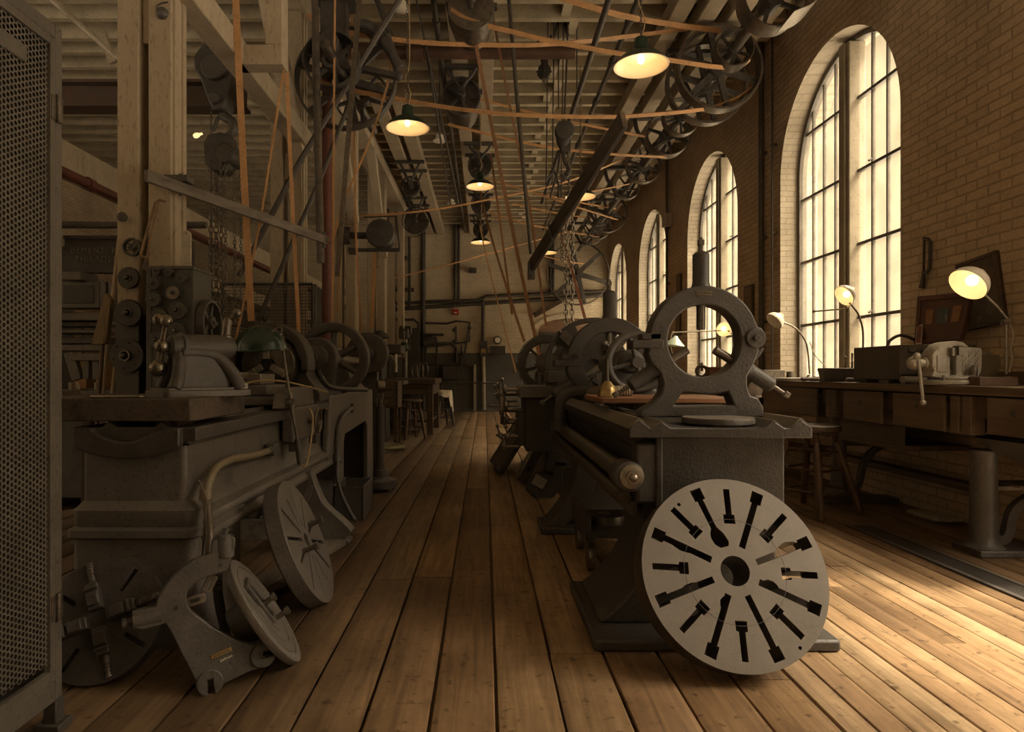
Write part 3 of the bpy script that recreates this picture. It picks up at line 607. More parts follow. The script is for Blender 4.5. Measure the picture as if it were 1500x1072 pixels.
# ------------------------------------------------------------------ the great slotted faceplate leaning on the lathe's end
def faceplate(t, R_, thick, slot_n, M, m_face, m_edge, hole_r, breaks=True, heads=True, rim_lip=0.0):
    r0 = random.Random(3); holes = [circ(hole_r*R_, 40)]
    for i in range(slot_n):
        a = math.radians(86)-2*PI*i/slot_n; ca, sa = math.cos(a), math.sin(a)
        if i % 2 == 0: ra, rb, ha, hb = .50, .885, .50, .60
        else: ra, rb, ha, hb = .265, .93, .80, .93
        sw = .033; hw = .062; j = lambda s: s*(1+r0.uniform(-.12,.12))
        if i % 2 == 0: prof = [(ra,-hw),(hb,-hw*.95),(hb,-sw),(rb,-sw),(rb,sw),(hb,sw),(hb,hw),(ra,hw)]
        else: prof = [(ra,-sw),(ha,-sw),(ha,-hw),(rb,-hw),(rb,hw),(ha,hw*.95),(ha,sw),(ra,sw)]
        if not heads: prof = [(ra,-sw*.5),(rb,-sw*.5),(rb,sw*.5),(ra,sw*.5)]
        if breaks and i in (3, 5, 9, 11, 13, 15):        # worn, broken-out edges
            lump = {3:(.52,.80,.085,1),5:(.30,.47,.07,1),9:(.30,.42,.06,-1),11:(.45,.62,.05,-1),13:(.50,.70,.05,1),15:(.27,.48,.085,1)}[i]
            ext = [(lump[0]+(lump[1]-lump[0])*k/7, lump[3]*(sw+(lump[2]-sw)*math.sin(PI*k/7)**.7*r0.uniform(.75,1.1))) for k in range(8)]
            if lump[3] < 0: prof = prof[:1] + ext + prof[1:] if i % 2 else prof
            else: prof = prof[:-1] + ext[::-1] + prof[-1:]
            if i == 15: prof = [(.255,-.06),(.30,-.085),(.40,-.07),(.48,-.03)] + prof[1:]
        holes.append([(R_*(u*ca-v*sa), R_*(u*sa+v*ca)) for u, v in prof])
    if heads:
        for u, v in ((-.50,.715),(.53,-.765)): holes.append(circ(.018*R_, 10, u*R_, v*R_))
    b = MB(); b.prism(circ(R_, 120), holes, -thick, 0, M); return b
th = math.radians(25); yw = math.radians(3)
MF = trans(.967,2.50,.384) @ rotz(yw) @ rotx(PI/2-th)          # local Z = face normal
t = T('faceplate', 'big round slotted steel faceplate standing on the floor against the lathe end', 'faceplate', (.967,2.40,0))
FP = faceplate(t, .363, .125, 16, MF, M_FACE, M_IRON_D, .155)
FP.m = []
for f in FP.f:
    a, b_, c = [FP.v[i] for i in f[:3]]; n_ = (b_-a).cross(c-a).normalized(); zz = MF.to_3x3() @ Vector((0,0,1))
    ce = MF.inverted() @ ((a+c)/2); FP.m.append(0 if ce.z > -.001 and abs(n_.dot(zz)) > .9 else 1)
part('plate', FP, [M_FACE, M_STEELD], t, world=True, bevel=.003, seg=1)
b = MB(); b.lathe([(.363*.545,.0001),(.363*.549,.0001),(.363*.549,.0008),(.363*.545,.0008)], n=96, closed=True, M=MF); part('scribed_ring', b, M_IRON_D, t, world=True)
b = MB(); b.lathe([(.056,-.16),(.10,-.16),(.10,-.10),(.056,-.10)], n=40, closed=True, M=MF); part('hub', b, M_STEELD, t, world=True)
# ------------------------------------------------------------------ perforated locker at the left edge
M_MESH = mat('perforated_steel', (.13,.115,.097), .55, .1, .25, 8, .1, 80)
t = T('wire_locker', 'tall perforated steel locker at the left edge of the photo', 'locker', (-1.6,1.7,0))
xl = -1.376
b = MB(); pz, py_ = .0178, .0154; hx, hz = .0064, .0070
r_ = 0; y = 2.05
cols = int((2.05-1.46)/py_)
for i in range(cols):
    yc = 2.05 - py_*(i+.5)
    zc = .235 + (pz/2 if i % 2 else 0)
    while zc < 2.20:
        # a hexagonal cell with a round hole
        o = len(b.v); w, h = py_/2, pz/2
        ou = [(w*4/3*.5,h),(w*4/3*1.0,0),(w*4/3*.5,-h),(-w*4/3*.5,-h),(-w*4/3*1.0,0),(-w*4/3*.5,h)]
        ou = [(yc+p, zc+q) for p, q in ou]
        nn = [(yc+hx*math.cos(PI/3-PI/3*k), zc+hz*math.sin(PI/3-PI/3*k)) for k in range(6)]
        b.v += [Vector((xl, p, q)) for p, q in ou] + [Vector((xl, p, q)) for p, q in nn]
        for k in range(6): b.f.append((o+k, o+(k+1)%6, o+6+(k+1)%6, o+6+k)); b.m.append(0)
        zc += pz
part('perforated_panel', b, M_MESH, t, world=True)
b = MB(); b.box2((xl-.03,2.07,.10),(xl+.006,2.105,2.26)); b.box2((xl-.03,1.2,2.215),(xl+.006,2.07,2.26)); b.box2((xl-.03,1.2,.10),(xl+.006,2.07,.165)); b.box2((xl-.03,1.2,.165),(xl+.006,1.235,2.215)); part('outer_frame', b, M_MESH, t, world=True, bevel=.003)
b = MB(); b.box2((xl-.012,2.042,.17),(xl+.010,2.066,2.21)); b.box2((xl-.012,1.45,2.185),(xl+.010,2.042,2.212)); b.box2((xl-.012,1.45,.168),(xl+.010,2.042,.205)); dr = part('door_frame', b, M_MESH, t, world=True, bevel=.002)
b = MB(); b.box2((-1.98,2.08,.10),(xl-.03,2.105,2.26)); b.box2((-1.98,1.2,.12),(xl-.03,2.08,.14)); b.box2((-2.0,1.2,2.235),(xl-.03,2.1,2.255)); b.box2((-2.0,1.2,.1),(-1.98,2.1,2.26)); part('cabinet_body', b, M_IRON_D, t, world=True)
for zz in (1.99, .40):
    b = MB(); b.box2((xl+.004,2.045,zz-.04),(xl+.014,2.098,zz+.04)); b.cyl((xl+.016,2.071,zz-.045),(xl+.016,2.071,zz+.045),.008,n=10); part('hinge', b, M_STEELD, t, world=True, bevel=.002)
b = MB(); b.box((xl+.006,1.885,2.10),(.006,.11,.05),None); part('latch_plate', b, M_MESH, dr, world=True, bevel=.004)
b = MB(); b.box2((xl-.03,2.065,.0),(xl+.012,2.11,.10)); b.box2((xl-.05,2.05,0),(xl+.03,2.125,.03)); part('foot', b, M_IRON_D, t, world=True, bevel=.004)
b = MB(); b.box2((-1.98,2.065,.0),(-1.94,2.11,.10)); part('foot', b, M_IRON_D, t, world=True, bevel=.004)

# ------------------------------------------------------------------ big lathe left of the aisle
LB = T('engine_lathe', 'massive grey engine lathe left of the aisle, box pedestal and chuck nearest', 'lathe', (-1.5,4.6,0))
M_PED = M_PAINT
def rrect(x0, x1, y0, y1, r, n=5):
    o = []
    for cx, cy, a in ((x1-r,y1-r,0),(x0+r,y1-r,PI/2),(x0+r,y0+r,PI),(x1-r,y0+r,3*PI/2)):
        o += [(cx+r*math.cos(a+PI/2*i/n), cy+r*math.sin(a+PI/2*i/n)) for i in range(n+1)]
    return o
def loft(b, secs, n=5):
    """stack of rounded rectangles (x0,x1,y0,y1,r,z) joined into one skin"""
    rings = [[(x, y, s[5]) for x, y in rrect(*s[:5], n)] for s in secs]; k = len(rings[0]); o = len(b.v)
    vs = [v for r in rings for v in r]; fs = []
    for j in range(len(rings)-1):
        for i in range(k): fs.append((j*k+i, j*k+(i+1)%k, (j+1)*k+(i+1)%k, (j+1)*k+i))
    fs += [tuple(range(k-1,-1,-1)), tuple(range((len(rings)-1)*k, len(rings)*k))]
    return b.add(vs, fs)
b = MB(); X0, X1, Y0, Y1 = -1.69, -1.25, 2.72, 3.25
loft(b, [(X0-.06,X1+.06,Y0-.035,Y1,.04,0.0),(X0-.06,X1+.06,Y0-.035,Y1,.04,.05),(X0-.035,X1+.04,Y0-.02,Y1,.04,.09),(X0-.035,X1+.04,Y0-.02,Y1,.04,.45),(X0-.05,X1+.065,Y0-.045,Y1,.05,.465),(X0-.05,X1+.065,Y0-.045,Y1,.05,.495),(X0-.035,X1+.045,Y0-.02,Y1,.05,.505),(X0-.035,X1+.05,Y0-.025,Y1,.05,.515),(X0-.035,X1+.05,Y0-.03,Y1,.05,.575),(X0,X1,Y0,Y1,.03,.61),(X0,X1,Y0,Y1,.03,.84)])
part('pedestal', b, M_PED, LB, world=True)
b = MB(); b.prism(rrect(-1.58,-1.36,.12,.34,.05), [], 2.695, 2.72, MXZ); part('pedestal_door', b, M_IRON, LB, world=True, bevel=.006)
# box bed: side profile with flared bottom moulding, plus V ways
prb = [(-1.255,.86),(-1.255,.60),(-1.235,.555),(-1.195,.535),(-1.185,.505),(-1.205,.485),(-1.175,.46),(-1.175,.43),(-1.745,.43),(-1.745,.46),(-1.70,.60),(-1.70,.86)]
b = MB(); b.prism(prb, [], 2.77, 5.05, MXZ); part('bed', b, M_PED, LB, world=True, bevel=.012)
b = MB(); b.prism([(-1.72,.86),(-1.72,.92),(-1.60,.92),(-1.57,.945),(-1.54,.92),(-1.38,.92),(-1.35,.945),(-1.32,.92),(-1.205,.92),(-1.205,.862)], [], 2.71, 5.2, MXZ); part('ways', b, M_IRON, LB, world=True, bevel=.005)
b = MB(); b.prism([(-1.70,.92),(-1.70,.84)]+[(-1.70+.44*i/12, .84-.05*math.sin(PI*i/12)**.8) for i in range(1,12)]+[(-1.26,.84),(-1.26,.92),(-1.33,.92),(-1.33,.905)]+[(-1.36-.26*i/10, .905-.045*math.sin(PI*i/10)) for i in range(11)]+[(-1.62,.92)], [], 2.675, 2.72, MXZ); part('end_casting', b, M_IRON_D, LB, world=True, bevel=.008)
# splayed curved leg under the middle of the bed
def cleg(b, y, x_top, x_foot, zt, w=.10, d=.07, s=1):
    pts = spline([(x_top,y,zt),(x_top+.03*s,y,zt-.10),(x_top+.10*s,y,zt-.25),(x_foot-.04*s,y,.10),(x_foot+.03*s,y,.03)], 6)
    b.tube(pts, 0, flat=(w, d, (0,1,0)))
b = MB(); cleg(b, 4.38, -1.24, -.97, .47, .17, .10); b.box2((-1.05,4.31,0),(-.90,4.45,.03)); b.tube(spline([(-1.16,4.36,.40),(-1.22,4.36,.25),(-1.3,4.36,.18),(-1.5,4.36,.16)],6),0,flat=(.06,.07,(0,1,0))); part('leg', b, M_PED, LB, world=True, bevel=.008)
b = MB(); cleg(b, 4.52, -1.68, -1.86, .47, .11, .10, -1); b.box2((-1.94,4.45,0),(-1.8,4.59,.03)); part('leg', b, M_PED, LB, world=True, bevel=.008)
b = MB(); b.torus((-1.42,4.40,.30),(0,1,0),.11,.02,28,8); b.torus((-1.58,4.40,.22),(0,1,0),.07,.018,24,8); b.cyl((-1.3,4.4,.16),(-1.3,4.4,.45),.022,n=10); b.bar((-1.75,4.4,.12),(-1.1,4.4,.12),.05,.06); part('leg_scroll', b, M_IRON, LB, world=True)
# headstock cabinet with dark opening, and its rounded top casting
b = MB()
cab = [(5.02,.97),(4.93,.55),(4.93,.46),(5.3,.40),(5.32,.02),(5.5,.02),(6.75,.02),(6.95,.02),(6.90,.97)]
MYZn = Matrix(((0,0,1,0),(1,0,0,0),(0,1,0,0),(0,0,0,1)))
b.prism(cab, [[(5.50,.06),(6.62,.06),(6.60,.60),(6.50,.66),(5.55,.62),(5.50,.56)]], -1.24, -1.19, MYZn)
b.prism(cab, [], -1.90, -1.80, MYZn); b.box2((-1.85,5.02,.90),(-1.22,6.9,.97)); b.box2((-1.85,6.82,.02),(-1.22,6.9,.95)); b.box2((-1.85,5.02,.46),(-1.22,5.1,.95)); b.box2((-1.85,5.32,.0),(-1.2,6.95,.04))
part('headstock_cabinet', b, M_PED, LB, world=True, bevel=.012)
hs = [(-1.80,.94),(-1.80,1.10),(-1.76,1.24),(-1.68,1.36)]+[(-1.52+.17*math.cos(a), 1.25+.17*math.sin(a)) for a in [math.radians(140-100*i/8) for i in range(9)]]+[(-1.34,1.24),(-1.28,1.10),(-1.20,1.0),(-1.20,.94)]
b = MB(); b.prism(hs, [], 4.72, 5.0, MXZ); b.prism(hs, [], 6.2, 6.5, MXZ); b.box2((-1.78,4.72,.92),(-1.22,6.5,1.02)); part('headstock', b, M_IRON, LB, world=True, bevel=.02)
b = MB(); ring = [(-1.53+.285*math.cos(math.radians(-12+204*i/32)), 1.215+.285*math.sin(math.radians(-12+204*i/32))) for i in range(33)] + [(-1.53+.235*math.cos(math.radians(192-204*i/32)), 1.215+.235*math.sin(math.radians(192-204*i/32))) for i in range(33)]
b.prism(ring, [], 4.58, 4.78, MXZ); part('chuck_guard', b, M_IRON_D, LB, world=True, bevel=.01)
CC = Vector((-1.515,4.55,1.205))
b = MB(); b.lathe([(.05,-.10),(.17,-.10),(.185,-.09),(.188,0),(.18,.012),(.05,.012),(.045,0)], CC, (0,-1,0), 48, closed=True); b.cyl(CC+Vector((0,.1,0)),CC+Vector((0,.2,0)),.1,n=28); ck = part('chuck', b, M_STEELD, LB, world=True)
for i in range(3):
    a = math.radians(-28+120*i); d = Vector((math.cos(a),0,math.sin(a)))
    b = MB(); M = frame(CC+d*.10+Vector((0,-.03,0)), (0,-1,0), d); b.box((0,0,0),(.13,.045,.05),M); b.box((.015,0,.025),(.06,.042,.05),M); b.box((.05,0,.02),(.02,.05,.07),M); part('jaw', b, M_STEEL, ck, world=True, bevel=.004)
b = MB(); b.cyl(CC+Vector((0,.1,0)),CC+Vector((0,-.02,0)),.04,n=20); part('bore', b, M_BLACK, ck, world=True)
# back-shaft with stepped end hub, spoked flywheel and end disc
b = MB(); b.cyl((-1.31,4.9,1.262),(-1.31,7.9,1.262),.04,n=20); part('back_shaft', b, M_STEELD, LB, world=True)
b = MB(); b.lathe([(.04,.16),(.155,.16),(.16,.15),(.16,.05),(.15,.04),(.10,.04),(.095,0),(.09,-.015),(.06,-.02),(.055,-.03),(.03,-.032),(.0001,-.032)], (-1.31,5.0,1.262), (0,1,0), 40); part('end_hub', b, M_IRON, LB, world=True)
wheel_holder = MB()
fw = MB(); Mw = frame((-1.31,5.62,1.268),(0,1,0))
fw.lathe([(.235,-.05),(.25,-.06),(.30,-.06),(.312,-.05),(.312,.05),(.30,.06),(.25,.06),(.235,.05)], n=56, closed=True, M=Mw)
fwo = part('flywheel_rim', fw, M_IRON, LB, world=True)
b = MB(); b.lathe([(.04,-.10),(.065,-.10),(.075,-.08),(.075,.08),(.065,.1),(.04,.1)], n=28, closed=True, M=Mw); part('flywheel_hub', b, M_STEELD, fwo, world=True)
for i in range(6):
    b = MB(); a = .55+2*PI*i/6
    pts = [Mw @ Vector((r*math.cos(a), r*math.sin(a), 0)) for r in (.06,.12,.19,.25)]; b.tube(pts, [.036,.030,.026,.03], 12); part('spoke', b, M_IRON, fwo, world=True)
b = MB(); b.lathe([(.04,0),(.09,.02),(.09,.05),(.225,.06),(.235,.075),(.235,.15),(.22,.165),(.05,.165)], (-1.31,7.4,1.36), (0,-1,0), 48); b.cyl((-1.31,7.1,1.36),(-1.31,7.5,1.36),.045,n=18); b.lathe([(.05,0),(.085,.01),(.085,.05),(.06,.06),(.06,.1),(.045,.11)],(-1.31,7.25,1.36),(0,-1,0),28); b.box2((-1.4,7.38,.0),(-1.22,7.5,1.36)); part('end_disc', b, M_IRON, LB, world=True, bevel=.004)
b = MB(); b.gear((-1.40,5.12,1.10),(0,-1,0),.115,.05,34,.02); part('change_gear', b, M_STEELD, LB, world=True)
b = MB(); b.tube(spline([(-1.30,5.05,1.20),(-1.26,5.0,1.12),(-1.20,5.1,1.03),(-1.0,5.5,1.0)],6), .02, 10); part('shifter_arm', b, M_IRON, LB, world=True)
# carriage
b = MB(); b.box2((-1.72,3.95,.945),(-1.20,4.55,1.0)); b.prism([(3.85,.93),(3.9,1.03),(3.98,1.055),(4.5,1.055),(4.55,.93)], [], -1.26, -1.19, MYZn); b.box2((-1.235,3.95,.72),(-1.165,4.55,.93)); b.box2((-1.66,4.05,1.0),(-1.36,4.45,1.07)); part('carriage', b, M_PED, LB, world=True, bevel=.01)
b = MB(); b.box2((-1.62,4.12,1.07),(-1.42,4.4,1.14)); b.box2((-1.58,3.98,1.10),(-1.50,4.3,1.15)); part('tool_post', b, M_STEEL, LB, world=True, bevel=.006)
b = MB(); b.cyl((-1.165,4.3,.83),(-1.10,4.3,.83),.018,n=12); b.torus((-1.10,4.3,.83),(1,0,0),.075,.01,28,8); lever(b,(-1.10,4.3,.905),(-1.05,4.3,.905),.007,.009,.012); b.bar((-1.10,4.3,.755),(-1.10,4.3,.905),.012,.012); b.bar((-1.10,4.225,.83),(-1.10,4.375,.83),.012,.012); part('handwheel', b, M_STEELD, LB, world=True)
for y in (4.02, 4.48):
    b = MB(); b.box2((-1.205,y-.03,.66),(-1.155,y+.03,.74)); part('bracket', b, M_IRON, LB, world=True, bevel=.006)
b = MB(); b.cyl((-1.185,3.3,.70),(-1.185,5.0,.70),.012,n=10)
# conduit on the bed side
b = MB(); b.tube(spline([(-1.222,3.72,.705),(-1.215,3.4,.712),(-1.205,3.08,.735),(-1.19,2.88,.725),(-1.175,2.77,.685),(-1.172,2.73,.63)],8), .0185, 12); b.cyl((-1.172,2.735,.655),(-1.172,2.728,.615),.026,n=14); t = part('conduit', b, mat('conduit_paint',(.21,.17,.11),.45,0,.3,14), LB, world=True, label='tan painted conduit bending down the bed side')
b = MB(); b.box2((-1.255,3.70,.67),(-1.20,3.80,.74)); b.lathe([(.026,0),(.026,.03),(.02,.035)],(-1.222,3.66,.706),(0,1,0),16); part('junction_box', b, M_IRON, t, world=True, bevel=.004)
b = MB()
pts = spline([(-1.172,2.73,.62),(-1.15,2.70,.56),(-1.13,2.665,.50),(-1.125,2.655,.44),(-1.13,2.655,.36)],10)
b.tube(pts, .013, 10)
for i in range(0, len(pts)-1):
    for f in (0,.5):
        p = pts[i].lerp(pts[i+1], f); b.torus(p, pts[i+1]-pts[i], .014, .0035, 14, 6)
part('flexible_hose', b, M_STEELD, t, world=True)
b = MB(); b.tube(spline([(-1.19,2.70,.70),(-1.155,2.69,.62),(-1.15,2.66,.5),(-1.155,2.655,.38)],6), .004, 6); part('tie_wire', b, M_STEELD, t, world=True)

b = MB(); b.tube(spline([(-1.185,5.82,.83),(-1.17,5.5,.81),(-1.165,5.28,.77),(-1.165,5.16,.68),(-1.165,5.13,.55),(-1.15,5.10,.46)],6), .02, 12); cd2 = part('conduit', b, M_IRON, LB, world=True)
b = MB(); b.tube(spline([(-1.15,5.10,.47),(-1.14,5.02,.36),(-1.10,4.95,.24),(-1.02,4.9,.10),(-.97,4.88,.03)],6), .016, 10); part('flexible_hose', b, M_IRON_D, cd2, world=True)
b = MB(); b.cyl((-1.165,5.12,.50),(-1.155,5.10,.44),.034,n=16); b.box2((-1.2,5.78,.79),(-1.17,5.88,.87)); part('clamp', b, M_IRON, cd2, world=True)
# ------------------------------------------------------------------ heavy board on the lathe end with a tailstock on it
bd = T('plank_block', 'thick chipped dark board lying across the end of the left lathe', 'board', (-1.6,3.0,.946))
b = MB(); b.prism([(-1.95,2.70),(-1.22,2.69),(-1.207,2.72),(-1.205,3.24),(-1.215,3.29),(-1.25,3.31),(-1.95,3.31)], [], .946, 1.04); M_CHIP = mat('chipped_board', (.085,.062,.045), .75, 0, .45, 7, .6, 45, col2=(.028,.022,.018)); part('board', b, M_CHIP, bd, world=True, bevel=.006)
b = MB(); b.box2((-1.21,2.72,.95),(-1.2035,3.26,1.036)); 
b = MB(); b.box2((-1.40,2.75,.92),(-1.30,2.9,.946)); part('packing', b, M_WOODD, bd, world=True, bevel=.004)
t = T('tailstock', 'loose lathe tailstock with ball handle standing on the thick board', 'tailstock', (-1.315,2.985,1.04), math.radians(50))
# local: barrel along +x (handle end at -x)
b = MB(); b.prism(rrect(-.20,.21,-.11,.11,.03), [], 0, .028); b.prism(rrect(-.19,.19,-.085,.085,.03), [], .028, .04); part('base', b, M_PAINT, t, bevel=.006)
b = MB()
o1 = [(-.13,.03),(-.115,.10),(-.105,.16),(-.12,.19),(-.12,.24)] + [(.15,.24),(.155,.20),(.10,.185),(.115,.15),(.15,.09),(.19,.03)]
b.prism(o1, [], -.018, .018, Matrix(((1,0,0,0),(0,0,1,0),(0,1,0,0),(0,0,0,1))) )
for s in (-1,1):
    pts = [(-.10,.20),(-.02,.20),(.05,.19),(.10,.15),(.14,.09),(.16,.03)]
    b.tube(spline([(x, s*(.03+.05*(1-(z-.03)/.17)), z) for x, z in pts],5), [.032]*26, 12)
    b.tube(spline([(x, s*(.02+.045*(1-(z-.03)/.17)), z) for x, z in ((-.10,.20),(-.105,.14),(-.12,.08),(-.14,.03))],5), .03, 12)
b.box((-.0,0,.12),(.20,.05,.20)); b.prism([(-.14,.03),(-.11,.10),(-.1,.2),(.04,.2),(.1,.14),(.15,.03)],[],-.055,.055,Matrix(((1,0,0,0),(0,0,1,0),(0,1,0,0),(0,0,0,1))))
part('casting', b, M_IRON, t, bevel=.008)
b = MB(); b.lathe([(.0001,-.145),(.035,-.142),(.048,-.13),(.054,-.09),(.064,-.088),(.064,-.073),(.057,-.068),(.060,.10),(.055,.15),(.036,.155),(.034,.17),(.0001,.175)], (0,0,.225), (1,0,0), 36); part('barrel', b, M_IRON, t)
M_STEELH = mat('handled_steel', (.27,.235,.19), .3, .85, .25, 14)
hb = MB(); c = Vector((-.165,0,.225)); u = Vector((0,-.36,.90)).normalized()
hb.cyl(c-u*.10, c+u*.115, .015, .011, n=14); hb.sphere(c,.031,20,12); hb.sphere(c-u*.105,.038,20,12); hb.sphere(c+u*.118,.026,20,12); hb.cyl(c,c+Vector((.03,0,0)),.018,n=16); h_ = part('ball_handle', hb, M_STEELH, t, label='polished crossbar handle with ball ends')
b = MB(); b.sphere(c+u*.118+Vector((-.01,.05,.006)),.027,18,10); b.cyl(c+u*.118, c+u*.118+Vector((-.01,.05,.006)), .011, n=10); part('grip_ball', b, M_STEELH, h_)
b = MB(); b.lathe([(.03,0),(.03,.03),(.022,.035),(.02,.07),(.022,.10),(.014,.12)], (.13,0,.25), (0.1,0,1), 20); b.cyl((.14,0,.355),(.165,-.03,.385),.011,.009,n=12); b.sphere((.17,-.035,.392),.021,18,10); part('clamp_handle', b, M_STEELD, t)
b = MB(); b.box((.165,-.075,.045),(.05,.05,.03)); b.cyl((.165,-.075,.05),(.165,-.075,.085),.014,n=6); b.cyl((.165,-.075,.06),(.165,-.075,.10),.008,n=12); part('hold_down_bolt', b, M_STEELD, t, bevel=.003)
one('steel_rod', MB().tube(spline([(-1.66,2.735,1.047),(-1.56,2.72,1.047),(-1.46,2.72,1.047),(-1.44,2.74,1.047)],6), .006, 10), M_STEEL, 'thin bright rod lying on the near edge of the thick board', 'rod')

# ------------------------------------------------------------------ green shaded work lamp clamped to the left lathe
t = T('work_lamp', 'green domed work lamp on a jointed rod clamped to the left lathe', 'lamp', (-1.165,4.0,.6))
b = MB(); b.tube([(-1.10,3.88,.60),(-1.118,3.88,.75)], .019, 14); part('handle_tube', b, M_IRON, t, world=True)
b = MB(); b.tube(spline([(-1.118,3.88,.75),(-1.15,3.88,.92),(-1.175,3.88,1.08),(-1.215,3.88,1.36)],6), .0085, 10); part('rod', b, M_STEELD, t, world=True)
b = MB(); b.cyl((-1.15,3.88,.93),(-1.165,3.88,1.03),.017,n=14); b.cyl((-1.19,3.9,.98),(-1.13,3.86,.98),.011,n=10); b.sphere((-1.157,3.87,.97),.02,14,8); b.box2((-1.21,3.87,.94),(-1.15,3.95,.98)); part('clamp', b, M_STEELD, t, world=True)
b = MB(); b.cyl((-1.20,3.88,1.34),(-1.235,3.88,1.375),.014,n=10); b.sphere((-1.225,3.88,1.375),.02,12,8); b.cyl((-1.225,3.84,1.375),(-1.225,3.92,1.375),.008,n=8); b.cyl((-1.24,3.88,1.365),(-1.30,3.88,1.36),.011,n=10); b.torus((-1.223,3.86,1.40),(0,1,0),.018,.005,14,6); part('joint', b, M_STEELD, t, world=True)
dm = []
for i in range(11): a = math.radians(90*i/10); dm.append((.15*math.sin(a)+.0002, .145*math.cos(a)))
dm += [(.158,-.006),(.156,-.008)] + [(.146*math.sin(math.radians(90*i/10))+.0001, .141*math.cos(math.radians(90*i/10))) for i in range(10,-1,-1)]
b = MB(); b.lathe(dm, (-1.335,3.88,1.285), (-.04,-.06,1), 44); part('lamp_shade', b, M_GREEN, t, world=True, label='dark green enamelled dome shade')
t = T('lamp_cord', 'tan cord hanging from the green work lamp beside the lathe', 'cord', (-1.1,3.95,.6))
b = MB(); b.tube(spline([(-1.10,3.88,.605),(-1.085,3.93,.58),(-1.08,3.97,.62),(-1.075,4.02,.72),(-1.085,4.1,.86),(-1.12,4.15,.92)],8), .006, 8); part('cord', b, M_CORD, t, world=True)
one('bed_cord', MB().tube(spline([(-1.44,3.72,.945),(-1.44,3.74,1.02),(-1.40,3.8,1.08),(-1.32,3.86,1.10),(-1.22,4.0,1.09),(-1.12,4.5,1.02),(-1.14,4.72,.99)],8), .006, 8), M_CORD, 'tan cord arching over the left lathe carriage behind the lamp rod', 'cord')

# ------------------------------------------------------------------ plates and castings on the floor
TH = math.radians(27)
MC = trans(-1.455,2.455,.215) @ rotz(math.radians(4)) @ rotx(PI/2-TH)
t = T('four_jaw_chuck', 'round four-jaw chuck plate leaning against the pedestal beside the locker', 'chuck', (-1.455,2.4,0))
b = MB(); sl = [rr for rr in []]
for k in range(4):
    a = math.radians(62)+PI/2*k; sl.append([(math.cos(a)*u-math.sin(a)*v, math.sin(a)*u+math.cos(a)*v) for u, v in ((.115,-.009),(.205,-.009),(.205,.009),(.115,.009))])
b.prism(circ(.228,80), sl, -.03, .0, MC); b.prism(circ(.222,80), [], -.075, -.03, MC); part('body', b, M_IRON_D, t, world=True, bevel=.004)
for k in range(4):
    a = math.radians(22)+PI/2*k; Mj = MC @ rotz(a)
    b = MB(); b.box((.085,0,.016),(.10,.046,.036),Mj); b.box((.075,0,.038),(.05,.042,.012),Mj); b.box((.115,0,.034),(.01,.05,.022),Mj); part('jaw', b, M_IRON, t, world=True, bevel=.004)
    b = MB(); b.cyl(Mj@Vector((.13,0,.008)),Mj@Vector((.222,0,.008)),.011,n=12)
    for q in range(9): b.torus(Mj@Vector((.142+.0095*q,0,.008)), Mj.to_3x3()@Vector((1,0.15,0)), .0115, .003, 14, 6)
    part('screw', b, M_STEELD, t, world=True)
# half bracket casting
oz = [(345,385),(430,385),(432,410),(420,460),(398,528),(365,536),(330,541),(295,552),(272,566),(255,588),(249,615),(252,645),(266,676),(290,704),(340,758),(400,808),(440,838),(482,860),(505,858),(540,866),(558,885),(553,900),(528,902),(522,918),(556,918),(566,935),(555,955),(525,968),(470,974),(420,990),(386,1002),(368,1012),(350,1018),(345,1000),(340,968),(330,962),(322,968),(322,1020),(306,1030),(290,1012),(284,985),(268,940),(236,860),(205,775),(178,712),(150,718),(100,724),(72,712),(64,690),(68,656),(88,641),(146,636),(152,606),(172,566),(204,520),(240,487),(275,463),(312,450),(340,445)]
kz = .00083
uv = [((x-325)*kz*1.13, (1025-y)*kz) for x, y in oz]
MB_ = trans(*P(306,1016,2.32)); MB_.translation.z = .004; MB_ = MB_ @ rotz(math.radians(27)) @ rotx(PI/2-math.radians(10))
t = T('bracket_casting', 'grey curved bracket casting with two forked feet leaning on the floor', 'casting', (MB_.translation.x, MB_.translation.y, 0))
b = MB(); b.prism(uv, [], -.055, 0, MB_); part('arm', b, M_IRON, t, world=True, bevel=.011, seg=3)
def cz(x, y, z=0): return MB_ @ Vector(((x-325)*kz*1.13, (1025-y)*kz, z))
nz = MB_.to_3x3() @ Vector((0,0,1))
b = MB(); b.cyl(cz(392,470,-.028),cz(388,378,-.028),.037,n=20); b.cyl(cz(388,380,-.028),cz(388,370,-.028),.03,n=20); b.cyl(cz(392,372,-.028),cz(400,342,-.028),.010,n=10); b.cyl(cz(399,352,-.028),cz(400,345,-.028),.014,n=6); part('top_boss', b, M_IRON, t, world=True)
b = MB(); b.cyl(cz(165,680,-.028),cz(68,685,-.028),.034,n=20); b.cyl(cz(70,685,-.028),cz(40,690,-.028),.012,n=10); b.cyl(cz(48,690,-.028),cz(34,692,-.028),.018,n=6); part('side_boss', b, M_IRON, t, world=True)
for x, y, a0 in ((328,985,-PI/2+.12),(524,912,.12)):       # forked round lugs
    r1_ = .046; g_ = .011; n_ = 22; a1 = math.asin(g_/r1_)
    ol = [(r1_*math.cos(a0+a1+(2*PI-2*a1)*i/n_), r1_*math.sin(a0+a1+(2*PI-2*a1)*i/n_)) for i in range(n_+1)]
    ca, sa = math.cos(a0), math.sin(a0); ol += [(-.012*ca+g_*sa, -.012*sa-g_*ca), (-.012*ca-g_*sa, -.012*sa+g_*ca)]
    b = MB(); b.prism(ol, [], -.06, .012, MB_ @ trans((x-325)*kz*1.13,(1025-y)*kz,0)); part('forked_lug', b, M_IRON, t, world=True, bevel=.005)
